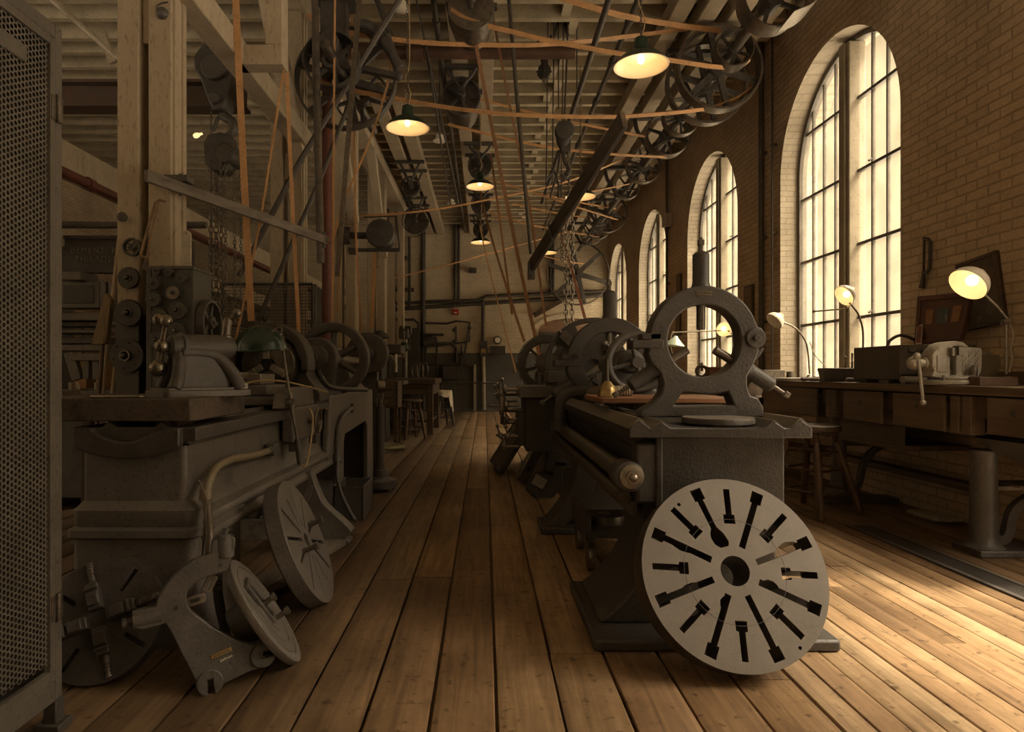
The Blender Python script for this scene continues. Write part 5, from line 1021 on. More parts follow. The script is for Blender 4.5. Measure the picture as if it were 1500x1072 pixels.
pulley('far narrow wall pulley before the shaft end cluster', (SX,SY(330),SZ), .34, .12, 6)
pulley('far small wall pulley near the back wall', (SX,SY(342),SZ), .28, .14, 5)
fwl = T('flywheel', 'huge spoked belt flywheel high in the back right corner', 'flywheel', (2.70,18.75,4.0)); pulley('', (2.70,18.75,4.0), .92, .14, 6, rim=.035, bore=.06, root=fwl)
b = MB(); b.cyl((2.70,18.5,4.0),(2.70,19.29,4.0),.06,n=18); b.lathe([(.16,0),(.16,.04),(.08,.06)], (2.70,19.28,4.0), (0,-1,0), 24); part('axle', b, M_STEELD, fwl, world=True)
# ------------------------------------------------------------------ countershafts hung from the ceiling
def countershaft(label, o, steps, w, d=1, front_R=None, hang=.40, group='countershafts hung from the ceiling', ztop=5.24, armw=.022):
    """hanger fork, short shaft along Y, stepped cone pulley, spoked front pulley"""
    x, y, z = o; t = T('countershaft', label, 'countershaft', (x,y,z), 0, group)
    L_ = w*len(steps)+.25
    b = MB(); b.cyl((x,y-.15,z),(x,y+L_,z),.03,n=14); part('shaft', b, M_STEELD, t, world=True)
    for yy in (y-.06, y+L_-.1):
        b = MB(); b.box2((x-.28,yy-.04,ztop-.05),(x+.28,yy+.04,ztop))
        for s in (-1,1): b.tube(spline([(x+s*.2,yy,ztop-.03),(x+s*.15,yy,ztop-hang*.30),(x+s*.06,yy,z+.14),(x,yy,z+.03)],5), armw, 8)
        b.cyl((x,yy-.06,z),(x,yy+.06,z),.06,n=16); part('hanger', b, M_IRON_D, t, world=True)
    if front_R:
        b = MB(); wheel(b, (x,y+.08,z), (0,1,0), front_R, .10, .02, .06, .03, 5); part('front_pulley', b, M_IRON, t, world=True)
    b = MB()
    for i, r in enumerate(steps): b.lathe([(.03,0),(r,0),(r+.006,w/2),(r,w),(.03,w)], (x,y+.16+i*w,z), (0,1,0), 40)
    part('cone_pulley', b, M_STEELD, t, world=True)
    return t
countershaft('stepped cone countershaft cut by the top edge of the photo', (-.14,6.55,4.93), (.24,.24,.22,.20), .13, hang=.25)
countershaft('countershaft with spoked front pulley on the white stringer boards', (-.31,8.7,4.87), (.25,.235,.22,.2), .14, front_R=.26)
countershaft('countershaft right above the third hanging lamp of the aisle', (-.08,11.6,4.87), (.2,.17,.14), .14, front_R=.22)
countershaft('countershaft further back above the far aisle lamp', (-.08,14.3,4.87), (.2,.17,.14), .14, front_R=.22)
countershaft('smallest far countershaft beside the aisle centre line', (-.1,16.9,4.87), (.18,.15,.12), .14, front_R=.2)
countershaft('countershaft on the left ceiling boards nearer the girder', (-1.44,12.6,4.78), (.15,.13,.11), .12, front_R=.19)
countershaft('broad dark countershaft on the left ceiling boards by the back wall', (-1.62,15.2,4.72), (.28,.24,.2), .16, front_R=.32)
# big dark pulley cluster upper left
LC = Vector((-1.45,6.55,4.20))
t = T('drive_bracket', 'dark cast drive bracket with shaft carrying the left overhead pulleys', 'bracket', (-1.5,6.8,4.2))
b = MB(); b.cyl((-1.5,6.1,4.24),(-1.4,8.2,4.2),.05,n=16); part('shaft', b, M_STEELD, t, world=True)
b = MB(); b.box2((-1.66,6.55,4.42),(-1.40,6.72,4.95)); b.box2((-1.70,6.5,4.9),(-1.3,6.8,5.44)); b.cyl((-1.53,6.35,4.40),(-1.53,6.9,4.40),.10,n=20); b.tube(spline([(-1.3,6.6,4.7),(-1.15,6.6,4.66),(-.98,6.6,4.45),(-.86,6.6,4.24)],6), .05, 10); part('bracket', b, M_IRON_D, t, world=True, bevel=.01)
b = MB(); b.bar(P(527,100,6.6),P(586,113,6.6),.07,.05); b.tube([P(560,42,6.6),P(566,60,6.6),P(578,82,6.6),P(583,110,6.6)], .022, 10); b.cyl(P(566,52,6.6),P(575,76,6.6),.04,n=12); b.sphere(P(584,112,6.6),.045,14,8); part('tension_arm', b, M_IRON_D, t, world=True)
pulley('large dark pulley overhead above the left belts', (-1.45,6.8,4.22), .53, .12, 6, root=t, mt=M_IRON, bore=.05)
pulley('smaller deep pulley in front of the large overhead pulley', (-1.52,6.5,4.25), .28, .2, 6, root=t, mt=M_IRON_D, bore=.05)
pulley('narrow pulley tucked right behind the left overhead pulleys', (-1.36,7.2,4.2), .3, .1, 5, root=t, mt=M_IRON, bore=.05)
# ------------------------------------------------------------------ belts (each a flat strap between two pulleys)
def belt(label, pts, w=.055, th=.008, up=(0,.35,1), m=None, group='leather drive belts', name='drive_belt', sag=0.):
    pts = [Vector(p) for p in pts]
    if len(pts) == 2:
        a, c = pts; pts = [a.lerp(c, i/16)-Vector((0,0,sag*4*(i/16)*(1-i/16))) for i in range(17)]
    else: pts = spline(pts, 6)
    b = MB(); b.tube(pts, 0, flat=(w, th, up)); return one(name, b, m or M_BELT, label, 'belt', group)
yB = SY(101)
belt('belt wrapping the bottom of the largest wall pulley and crossing to the left pulleys', [P(467,120,6.75),P(520,133,6.82),P(574,143,6.9),P(660,158,7.05),P(757,168,7.2),P(860,171,7.4),P(925,170,7.5),P(1030,160,yB),P(1075,146,yB),P(1100,130,yB)], .06)
belt('upper belt curving from the left overhead pulley up to the largest wall pulley', [P(450,22,6.7),P(505,46,6.75),P(574,57,6.85),P(650,64,7.0),P(777,66,7.2),P(860,60,7.4),P(904,55,7.5),P(1009,42,yB)], .06)
belt('belt from the cone at the top edge sloping down to the small deep wall pulley', [P(660,14,6.7),P(691,31,6.72),P(761,49,6.85),P(812,61,6.9),P(912,79,7.0),P(975,87,7.1),P(1050,98,SY(74)),P(1085,96,SY(74)),P(1099,86,SY(74))], .06)
belt('belt leaving the top edge of the photo towards the largest wall pulley', [P(820,-4,6.8),P(905,21,7.0),P(980,35,7.2),P(1056,45,SY(74))], .07)
belt('lower of the two belts from the spoked countershaft to the wide banded pulley', [P(656,182,8.9),P(726,199,9.1),P(806,216,9.3),P(900,226,9.5),P(978,230,SY(198))], .05)
belt('higher of the two belts from the spoked countershaft to the wide banded pulley', [P(703,145,8.9),P(760,160,9.1),P(860,183,9.3),P(945,200,9.6)], .045)
belt('long rising belt from the left fan motor post to the thin rimmed wall pulley', [P(508,317,10.4),P(581,313,10.5),P(654,304,10.7),P(760,283,10.9),P(837,264,11.1),P(916,232,SY(243))], .045)
belt('faint far belt rising from the back left posts towards the back lamps', [P(578,407,13.2),P(667,385,13.6),P(760,359,14.0),P(830,340,14.4)], .05)
belt('thin belt from the third countershaft falling right past the dark plank', [P(703,258,11.8),P(784,283,12.0),P(850,305,12.3),P(905,322,SY(312))], .04)
belt('belt from the far aisle lamp side to the broad thin rimmed pulley', [P(750,298,14.4),P(810,311,14.6),P(860,319,SY(312))], .05)
belt('orange belt ending on the broad thin rimmed wall pulley hub', [P(790,283,SY(312)-.8),P(842,295,SY(312)-.5),P(902,306,SY(312))], .05)
belt('low far belt falling right to the cluster above the far window', [P(698,303,15),P(771,328,15.5),P(878,347,16.2)], .05)
belt('pale thin belt reaching the small wall pulley behind the hanging lamp', [P(852,283,11.9),P(910,272,12.0),P(950,262,SY(274))], .04)
belt('short far belt by the lowest lamp near the great flywheel', [P(780,371,18),P(830,383,18.2),P(855,386,18.5)], .06)
# belts and straps falling to the machines
V = (1,.2,0)
belt('widest tan belt dropping from the ceiling to the left chuck headstock', [P(344,-40,5.0),P(347,40,5.0),P(357,250,5.0),P(368,470,5.0)], .05, .008, (.15,-1,0))
belt('second tan belt dropping to the left headstock beside the flywheel', [P(415,-30,5.6),P(418,60,5.6),P(428,290,5.6),P(438,492,5.6)], .032, .01, (.3,-1,0))
belt('slanted tan strand crossing behind the widest left belt', [P(416,100,5.3),P(385,300,5.25),P(366,400,5.2),P(345,500,5.2)], .016, .008, (0,-1,0))
belt('thin upright strand left of the pair near the red pipe', [P(491,-30,6.3),P(489,200,6.3),P(487,475,6.3)], .018, .008, (0,-1,0))
belt('thin upright strand bowing down to the left end disc', [P(514,-30,6.9),P(518,150,6.95),P(521,330,7.1),P(530,500,7.3)], .022, .008, (0,-1,0))
belt('loose strand curling from the overhead tension arm down past the posts', [P(568,78,6.7),P(572,100,6.7),P(563,140,6.7),P(540,210,6.8),P(502,300,6.9),P(486,360,6.9)], .02, .008, (0,-1,0))
belt('short thin strand rising to the shifter bar end beside the red pipe', [P(520,140,7.6),P(505,300,7.6),P(494,460,7.6)], .016, .008, (0,-1,0))
belt('upright belt on the middle posts left of the fan motor', [P(549,370,9),P(545,480,9)], .05, .008, (0,-1,0))
belt('dark strap falling to the right lathe bull gear, thickest of the sloping strands', [P(683,-10,6.9),P(727,220,7.4),P(768,420,7.6),P(790,520,7.2)], .04, .01, (0,-1,0), M_BELTD, 'sloping strands over the aisle')
belt('second dark sloping strand ending above the right lathe levers', [P(716,-10,7.3),P(740,120,7.5),P(775,300,7.8),P(800,478,7.4)], .026, .01, (0,-1,0), M_BELTD, 'sloping strands over the aisle')
belt('thin tan strand reaching down towards the far wall boxes', [P(703,330,12.2),P(718,400,12),P(756,545,11.5)], .022, .008, (0,-1,0), M_BELT, 'sloping strands over the aisle')
belt('sloping strand from the third countershaft to the control levers', [P(700,262,11.7),P(715,330,11),P(742,420,9.5),P(768,500,8.4)], .035, .01, (0,-1,0), M_BELTD, 'sloping strands over the aisle')
belt('thin dark strand left of the flat shifter pole', [P(719,225,11),P(733,330,10),P(750,460,9)], .03, .01, (0,-1,0), M_BELTD, 'sloping strands over the aisle')
belt('reddish strap slanting behind the hanging chains to the steady rest', [P(818,330,9),P(836,390,8),P(858,470,7)], .03, .01, (0,-1,0), mat('red_strap',(.27,.10,.05),.55,0,.3,9), 'sloping strands over the aisle')
# ------------------------------------------------------------------ iron bars, pipes and rods
def rod(name, label, pts, r, m, cat='rod', n=10, joints=(), group=None):
    b = MB(); b.tube(pts, r, n)
    for f in joints:
        a, c = Vector(pts[0]), Vector(pts[-1]); p = a.lerp(c, f); d = (c-a).normalized(); b.cyl(p-d*r*1.3, p+d*r*1.3, r*1.45, n=14)
    return one(name, b, m, label, cat, group)
rod('iron_pipe', 'worn dark vertical pipe left of the red pipe among the left belts', [P(461,-40,6.0),P(463,100,6.0),P(470,385,6.0)], .034, mat('worn_pipe',(.10,.085,.07),.42,.4,.5,18), 'pipe', 14)
rod('red_riser', 'dull red vertical pipe rising behind the left belts', [(PX(479,6.9),6.9,1.3),(PX(479,6.9),6.9,5.6)], .052, M_PIPER, 'pipe', 16, (.3,.75))
rod('iron_bar', 'long diagonal dark bar crossing the left belts from the ceiling', [P(592,-12,6.5),P(440,235,6.5),P(350,405,6.5)], .03, M_PIPE, 'bar', 8)
rod('iron_bar', 'lower diagonal dark bar behind the shifter bar end', [P(512,150,6.6),P(470,260,6.6),P(378,470,6.6)], .024, M_PIPE, 'bar', 8)
rod('iron_bar', 'steep dark bar leaning up past the left overhead pulleys', [P(545,-20,7.0),P(575,62,7.0)], .03, M_PIPE, 'bar', 8)
b = MB(); b.bar(P(528,-20,6.4),P(494,405,6.4),.05,.016,(0,-1,0)); one('flat_bar', b, M_STEELD, 'flat grey bar slanting down between two thin left strands', 'bar')
rod('sprinkler_pipe', 'ceiling pipe with couplings just left of the near green lamp', [(1.68,6.0,5.22),(1.68,18.5,5.22)], .035, M_PIPE, 'pipe', 12, (.05,.12,.2,.3,.45))
rod('ceiling_pipe', 'smooth dark pipe dropping slightly right of the aisle centre', [(1.21,5.6,4.78),(1.17,9.0,4.60),(1.16,13.0,4.55)], .035, M_PIPE, 'pipe', 12)
rod('ceiling_pipe', 'ceiling pipe with elbows left of the spoked countershaft', [(-.55,6.2,5.16),(-.56,18.5,5.16)], .032, M_PIPE, 'pipe', 12, (.03,.1,.15,.3))
rod('main_pipe', 'thick brown pipe crossing the ceiling behind the lamps', [(-1.9,7.9,5.04),(1.1,7.9,5.04)], .075, mat('brown_pipe',(.10,.055,.035),.5,.1,.3,8), 'pipe', 18, (.15,.35))
rod('shifter_pole', 'flat upright shifter pole hanging left of the dark plank', [P(744,-20,7.2),P(752,80,7.2),P(765,230,7.3),P(778,372,7.4)], .022, M_PIPE, 'pole', 8)
rod('cable', 'long thin dark cable slanting down left of the spoked countershaft', [P(608,-10,7),P(622,60,7),P(655,215,7.3),P(672,300,7.6)], .012, M_PIPE, 'cable', 6)
rod('cable', 'second thin dark cable close to the ceiling pipe elbows', [P(622,60,7),P(640,170,7.3),P(660,300,7.6)], .012, M_PIPE, 'cable', 6)
for i, (x0, x1, y1, lab) in enumerate(((803,800,285,'leftmost thin vertical wire of the tackle'),(818,818,160,'thin vertical wire below the tackle block'),(826,822,290,'thin vertical wire just right of the tackle block'),(845,845,130,'single thin vertical wire right of the tackle'),(812,809,270,'thin vertical wire beside the leftmost tackle wire'))):
    rod('tackle_wire', lab, [P(x0,-12,8.2),P(x1,y1,8.2)], .009, M_PIPE, 'wire', 6, (), 'tackle wires')
for (px, py, lab) in ((822,12,'upper small tackle block at the top edge of the photo'),(797,105,'lower small tackle block hanging from the ceiling joists')):
    o = P(px,py,8.3); t = T('tackle_block', lab, 'pulley block', o); b = MB(); b.lathe([(.03,-.05),(.085,-.045),(.07,0),(.085,.045),(.03,.05)], o, (0,1,0), 24); part('sheave', b, M_IRON_D, t, world=True); b = MB(); b.box(o+Vector((0,0,.02)),(.04,.14,.26)); b.cyl(o+Vector((-.1,0,0)),o+Vector((.1,0,0)),.012,n=8); b.bar(o+Vector((-.09,0,5.46-o.z)),o,.03,.03); b.bar(o+Vector((.09,0,5.46-o.z)),o,.03,.03); part('strap', b, M_IRON, t, world=True)
# hanging dark plank
pk = T('shipper_plank', 'long dark plank hung aslant over the aisle in front of the chains', 'plank', P(845,280,6.2))
b = MB(); b.bar((1.075,5.0,3.10),(.535,7.5,2.36),.045,.145,(0,-.35,1)); part('plank', b, wood('plank_dark',(.075,.058,.045),(.04,.032,.026),'Y',.55), pk, world=True, bevel=.006)
b = MB(); b.box2((.50,7.42,2.22),(.58,7.52,2.42)); b.cyl((.54,7.4,2.25),(.54,7.55,2.25),.02,n=8); part('end_bracket', b, M_IRON, pk, world=True, bevel=.004)
b = MB(); b.tube([(.70,6.68,2.5),(.66,6.7,2.68),(.74,6.75,2.78),(.80,6.7,2.6)], .012, 8); part('loop', b, M_IRON, pk, world=True)
# chain hoist over the aisle
t = T('aisle_chain_hoist', 'dark chain hoist with two long pale chains hanging over the right lathe', 'chain hoist', P(830,200,8.0))
o = P(826,200,8.0); r0 = random.Random(8); b = MB(); b.sphere(o,.10,14,10,(1,.8,1.8)); b.lathe([(.03,-.06),(.12,-.05),(.1,0),(.12,.05),(.03,.06)], o+Vector((0,-.05,.05)), (0,1,0), 24); b.box(o+Vector((.02,0,-.12)),(.12,.1,.16)); part('block', b, M_IRON_D, t, world=True, bevel=.01)
b = MB(); b.tube(spline([o+Vector(v) for v in ((0,0,-.2),(.01,0,-.32),(.06,0,-.36),(.07,0,-.45),(.02,0,-.5),(-.04,0,-.46))],5), .022, 10); part('hook', b, M_IRON, t, world=True)
b = MB(); chain(b, o+Vector((.05,0,-.2)), P(834,300,8.0), .026, .007); part('chain', b, M_CHAIN, t, world=True)
for px, y0, y1 in ((829,300,492),(838,300,490)):
    b = MB(); chain(b, P(px,y0,8.0), P(px,y1,8.0), .028, .008); part('chain', b, M_STEEL, t, world=True)
b = MB(); chain(b, P(823,330,8.0), P(823,385,8.0), .02, .006); part('chain', b, M_CHAIN, t, world=True)
b = MB(); b.cyl(o, (o.x+.05,8.0,5.4), .012, n=8); part('suspension_rod', b, M_PIPE, t, world=True)
for q in ((800,262,812,245),(806,290,822,210),(812,250,818,290)):
    b = MB(); b.tube([P(q[0],q[1],8.05),P((q[0]+q[2])/2+3,(q[1]+q[3])/2,8.05),P(q[2],q[3],8.05)], .014, 8); part('linkage', b, M_IRON_D, t, world=True)
# ------------------------------------------------------------------ green pendant lamps
def pendant(label, px, py, y, w, lit=True, first=None):
    """py = rim height, w = rim width in photo pixels"""
    R_ = .205
    t = T('pendant_lamp', label, 'lamp', P(px,py,y), 0, 'green pendant lamps')
    pr_ = [(.028,.22),(.05,.205),(.062,.10),(.07,.09),(.14,.075),(.185,.035),(.205,0),(.212,-.004),(.208,-.008),(.198,-.004),(.178,.03),(.135,.065),(.02,.08),(.0001,.08)]
    b = MB(); b.lathe([(.0001,.224)]+pr_[:8], n=44, cap=False); part('lamp_shade', b, M_GREEN, t)
    b = MB(); b.lathe(pr_[7:], n=44, cap=False); part('reflector', b, M_WHITE, t, label='white inside of the shade')
    b = MB(); b.sphere((0,0,.045),.026,16,10,(1,1,1.25)); part('bulb', b, M_BULB, t)
    b = MB(); chain(b, (0,0,.22), (0,0,5.42-PZ(py,y)), .014, .003); part('chain', b, M_PIPE, t)
    b = MB(); b.tube(spline([(0,.0,.22),(.03,0,.34),(-.02,0,.5),(.02,0,.7),(0,0,5.45-PZ(py,y))],6), .005, 6); part('cord', b, M_CORD, t)
    l = bpy.data.lights.new('pendant_light', 'POINT'); l.energy = LAMP; l.color = (1,.56,.21); l.shadow_soft_size = .02
    lo = bpy.data.objects.new('pendant_light', l); COL.objects.link(lo); lo.parent = t; lo.location = (0,0,-.012)
    return t
M_BULB = emit('bulb_glow', (1,.62,.28), 5.0)
pendant('near green pendant lamp by the largest wall pulley, biggest of its kind', 939, 96, 5.0, 80)
pendant('green pendant lamp hanging left of the spoked countershaft', 597, 187, 6.3, 62)
pendant('green pendant lamp over the aisle centre in front of a countershaft', 703, 273, 9.8, 39)
pendant('farthest green pendant lamp on the aisle centre line', 704, 355, 13.6, 30)
pendant('green pendant lamp half hidden behind the upper part of the dark plank', 850, 288, 9.0, 40)
pendant('dim far pendant lamp below the dark plank near the great flywheel', 800, 370, 13.0, 26)
# ------------------------------------------------------------------ long workbench under the windows
BX, BZ = 2.98, 1.065
bn = T('workbench', 'long worn wooden workbench under the arched windows', 'workbench', (3.3,9,0))
b = MB(); b.box2((BX,3.3,BZ-.055),(3.66,18.9,BZ)); part('bench_top', b, M_BENCH, bn, world=True, bevel=.008)
b = MB(); b.box2((BX+.06,3.3,BZ-.20),(BX+.10,18.9,BZ-.065)); b.box2((3.3,3.3,BZ-.16),(3.36,18.9,BZ-.065)); part('apron', b, M_WOODD, bn, world=True, bevel=.004)
b = MB(); b.box2((3.52,4.7,.28),(3.64,18.9,.33)); part('lower_shelf', b, M_WOODD, bn, world=True)
# drawers and posts read from the photo: (px0, px1, bottom py at px0)
M_DRAW = wood('drawer_wood', (.15,.105,.068), (.085,.06,.04), 'Y', .6)
for k, (p0, p1, hh) in enumerate(((1117,1196,.25),(1233,1291,.24),(1305,1383,.235),(1442,1530,.215),(1064,1090,.22),(1020,1050,.22))):
    ya, yb = BX*950/(p0-CX), BX*950/(p1-CX)
    b = MB(); b.box2((BX+.005,yb+.01,BZ-.065-hh),(BX+.028,ya-.01,BZ-.065)); d = part('drawer', b, M_DRAW, bn, world=True, bevel=.006)
    b = MB(); b.box2((BX+.028,yb+.03,BZ-.07-hh),(BX+.45,ya-.03,BZ-.11)); part('drawer_box', b, M_WOODD, d, world=True)
    ym = (ya+yb)/2; b = MB(); b.box2((BX-.002,ym-.012,BZ-.17),(BX+.006,ym+.012,BZ-.13)); b.cyl((BX+.006,ym,BZ-.15),(BX-.012,ym,BZ-.15),.007,n=10); part('latch', b, M_IRON, d, world=True)
for px in (1214,1400,1222,1418):
    y = (BX+.04)*950/(px-CX); b = MB(); b.box2((BX+.03,y-.04,BZ-.305),(BX+.12,y+.04,BZ-.065)); part('bracket_post', b, M_DRAW, bn, world=True, bevel=.005)
def bench_leg(y, lab=None):
    b = MB(); b.lathe([(.12,0),(.12,.03),(.10,.04),(.075,.07),(.068,.10),(.062,.40),(.06,.66),(.075,.70),(.1,.74)], (3.14,y,.05), (0,0,1), 28); b.box2((2.98,y-.10,0),(3.62,y+.10,.05)); lg = part('leg', b, M_IRON, bn, world=True, bevel=.008)
    b = MB(); b.tube(spline([(3.22,y,.10),(3.27,y,.10),(3.32,y,.17),(3.36,y,.33),(3.44,y,.45),(3.58,y,.52)],6), 0, flat=(.05,.05,(0,1,0))); part('curved_brace', b, M_IRON, lg, world=True, bevel=.006)
    b = MB(); b.box2((3.1,y-.03,.50),(3.64,y+.03,.56)); part('cross_arm', b, M_IRON, lg, world=True, bevel=.005)
for y in (5.75, 8.6, 11.6, 14.6): bench_leg(y)
b = MB(); b.box2((3.12,4.85,.56),(3.64,6.6,.60)); b.box2((3.12,4.85,.60),(3.15,6.1,.78)); part('under_shelf', b, M_WOODD, bn, world=True, bevel=.004)
# ---- things on the bench
def bpt(px, x, z=BZ): return Vector((x, x*950/(px-CX), z))
# vise
vo = bpt(1392, 3.10); vy = vo.y
vz = T('bench_vise', 'pale iron bench vise with a hanging bar handle at the bench edge', 'vise', (vo.x,vy,BZ), math.radians(0))
M_VISE = mat('vise_grey', (.36,.325,.27), .45, .35, .25, 12, .15, 70)
# local: x along picture right, y away from the camera; jaws open along x
kx = vy/950
def vq(px, py): return ((px-1392)*kx, (566-py)*kx)   # local x, height
b = MB(); b.lathe([(.155,0),(.165,.006),(.165,.028),(.15,.034)], n=44); b.lathe([(.13,.034),(.135,.05),(.11,.062),(.07,.066)], (0.02,0,0), (0,0,1), 40); part('swivel_base', b, M_VISE, vz, bevel=.003)
for s in (-1,1): b = MB(); b.cyl((.11*s,-.09,.028),(.11*s,-.09,.052),.016,n=6); b.cyl((.11*s,-.09,.05),(.11*s,-.09,.065),.009,n=10); part('base_bolt', b, M_STEELD, vz)
fx = [vq(*p) for p in ((1384,556),(1389,549),(1389,513),(1392,511),(1424,512),(1426,516),(1426,546),(1420,556))]
b = MB(); b.prism(fx, [], -.075, .075, MXZ); rj = part('rear_jaw', b, M_VISE, vz, bevel=.004)
b = MB(); x_, z_ = vq(1389.5,516); b.box((x_+.008,0,z_-.005),(.016,.19,.055)); part('jaw_plate', b, M_STEEL, rj, bevel=.002)
for i, n_ in ((0,7),(1,9),(2,9)):
    b = MB()
    for j in range(n_):
        x_, z_ = vq(1400+9*i, 547-3.6*j)
        b.box((x_,-.076,z_),(.024-.006*(j%3==1),.006,.005)); b.box((x_-.011+.011*(j%3),-.076,z_+.005),(.005,.006,.012))
    part('raised_marks', b, M_VISE, rj)
mv = [vq(*p) for p in ((1356,553),(1360,545),(1357,539),(1357,523),(1362,514),(1370,507),(1380,503),(1390,502),(1402,504),(1410,510),(1408,512),(1396,509),(1388,510),(1383,515),(1383,553),(1376,557))]
b = MB(); b.prism(mv, [], -.058, .058, MXZ); mj = part('moving_jaw', b, M_VISE, vz, bevel=.005)
b = MB(); x_, z_ = vq(1382,517); b.box((x_,0,z_-.005),(.016,.19,.055)); part('jaw_plate', b, M_STEEL, mj, bevel=.002)
b = MB(); x_, z_ = vq(1370,535); b.box((x_,-.056,z_),(.062,.02,.11)); part('raised_panel', b, M_VISE, mj, bevel=.004)
b = MB(); b.box((.0,0,.075),(.19,.07,.05)); part('slide', b, M_VISE, vz, bevel=.004)
hd_ = MB(); x0, z0 = vq(1340,534); hd_.cyl((vq(1364,532)[0],0,z0),(x0,0,z0),.028,.03,n=20); hd_.lathe([(.034,0),(.038,.01),(.034,.02)], (vq(1353,532)[0],0,z0), (1,0,0), 20); hd_.sphere((x0-.005,0,z0),.045,20,12); sc_ = part('screw_head', hd_, M_VISE, vz)
b = MB(); x1, z1 = vq(1344,591); b.cyl((x0-.005,-.045,z0+.02),(x1,-.055,z1),.0105,n=14); b.sphere((x1,-.055,z1),.019,14,8); b.sphere((x0-.005,-.03,z0+.045),.024,14,8); part('bar_handle', b, M_VISE, sc_)
b = MB(); xx, zz = vq(1407,545); b.cyl((xx,-.115,zz-.03),(xx,-.115,zz+.02),.022,n=16); b.cyl((xx,-.115,zz+.02),(xx,-.115,zz+.032),.016,n=6); part('clamp_nut', b, M_STEELD, vz)
M_LET2 = mat('cast_letters', (.27,.24,.2), .5, .3, .2, 20)
# lamps
def gooseneck(name, label, base, pts, head, aim, R_, lit, m=M_WHITE, mi=M_WHITE, r=.009, L=None, cord=None):
    t = T(name, label, 'lamp', base)
    b = MB(); b.lathe([(.065,0),(.068,.008),(.06,.018),(.03,.03),(.018,.05),(.014,.06)], n=28); part('base', b, M_IRON, t)
    b = MB(); b.tube(spline(pts, 8), r, 10); part('arm', b, M_STEEL, t, world=True)
    aim = Vector(aim).normalized(); head = Vector(head)
    pr_ = [(.018,-.075),(.03,-.07),(.034,-.045)] + [(R_*math.sin(math.radians(20+70*i/9)), -.05*1+.05*(i/9)**2*0 + R_*.95*(1-math.cos(math.radians(20+70*i/9)))-.0) for i in range(10)]
    d_ = R_*.95*(1-math.cos(math.radians(90)))
    b = MB(); b.lathe([(.0001,-.078)]+pr_, head, aim, 36, cap=False); part('lamp_shade', b, m, t, world=True)
    inn = [(p[0]-.003 if p[0] > .02 else p[0], p[1]+.004) for p in pr_[3:]]
    b = MB(); b.lathe([(.0001,inn[0][1])]+inn, head, aim, 36, cap=False); part('reflector', b, mi, t, world=True)
    b = MB(); b.sphere(head+aim*(d_*.35-.02), R_*.3, 16, 10); part('bulb', b, M_BULB2 if lit else M_WHITE, t, world=True)
    if lit:
        l = bpy.data.lights.new('bench_light', 'POINT'); l.energy = L; l.color = (1,.66,.30); l.shadow_soft_size = .03
        lo = bpy.data.objects.new('bench_light', l); COL.objects.link(lo); lo.parent = t; lo.location = (head+aim*(d_*.8+.02)) - t.location
    return t
M_BULB2 = emit('bench_bulb', (1,.70,.34), 2.6)
y = 4.25; B = (3.42,y,BZ)
t = gooseneck('bench_lamp', 'lit bench lamp with white shade on a jointed arm, nearest on the workbench', B, [P(1474,548,y),P(1474,500,y),P(1474,470,y)], P(1427,408,y), (-.74,-.16,-.60), .12, True, L=BL)
b = MB(); b.tube([P(1478,470,y),P(1460,448,y),P(1441,430,y)], .010, 10); b.sphere(P(1477,470,y),.02,14,8); b.cyl(P(1468,472,y),P(1482,470,y),.018,n=12); part('upper_arm', b, M_STEEL, t, world=True)
b = MB(); b.tube(spline([P(1478,472,y),P(1484,490,y),P(1480,510,y),P(1482,525,y),P(1477,545,y)],6), .008, 8); part('twisted_cord', b, M_PIPEL, t, world=True)
y = 5.9; B = (PX(1264,y),y,BZ)
t = gooseneck('bench_lamp', 'lit gooseneck lamp standing in front of the near window', B, [P(1264,548,y),P(1264,520,y),P(1264,485,y),P(1258,462,y),P(1250,450,y),P(1244,443,y)], P(1242,430,y), (-.74,-.16,-.45), .10, True, L=BL*.5)
b = MB(); b.tube([P(1242,452,y),P(1192,456,y)], .007, 8); b.sphere(P(1192,456,y),.014,10,6); b.lathe([(.02,-.01),(.03,0),(.02,.01)],P(1241,452,y),(1,0,0),14); part('side_arm', b, M_STEELD, t, world=True)
y = 6.6; B = (PX(1185,y),y,BZ)
t = gooseneck('bench_lamp', 'unlit gooseneck lamp left of the near window jamb', B, [P(1186,548,y),P(1184,520,y),P(1180,500,y),P(1168,483,y),P(1155,475,y),P(1146,472,y)], P(1138,467,y), (-.72,-.1,-.62), .095, False)
b = MB(); b.tube(spline([P(1186,500,y),P(1194,520,y),P(1208,535,y)],6), .005, 6); part('cord', b, M_PIPEL, t, world=True)
y = 8.1; B = (PX(1075,y),y,BZ)
t = gooseneck('bench_lamp', 'lit lamp seen through the steady rest ring', B, [P(1075,545,y),P(1075,510,y),P(1073,490,y),P(1066,484,y)], P(1060,481,y), (-.2,-.9,-.35), .095, True, L=BL*.3)
b = MB(); b.tube([P(1056,484,y),P(986,487,y)], .009, 8); part('side_arm', b, M_PIPEL, t, world=True)
t = T('shaded_lamp', 'conical pale green lamp seen low inside the steady rest ring', 'lamp', P(988,505,10.6)); y = 10.6; t.location.z = BZ
b = MB(); b.lathe([(.02,.16),(.03,.15),(.05,.12),(.17,.0),(.172,-.004),(.165,-.002),(.045,.11),(.0001,.12)], P(988,506,y), (0.15,0,1), 32); part('lamp_shade', b, mat('pale_green',(.36,.42,.33),.35,0,.15,8), t, world=True)
b = MB(); b.tube(spline([P(990,545,y),P(985,520,y),P(982,500,y),P(985,487,y),P(988,487,y)],6), .008, 8); b.lathe([(.05,0),(.05,.012),(.02,.02)],(t.location.x,t.location.y,BZ),(0,0,1),20); part('arm', b, M_PIPEL, t, world=True)
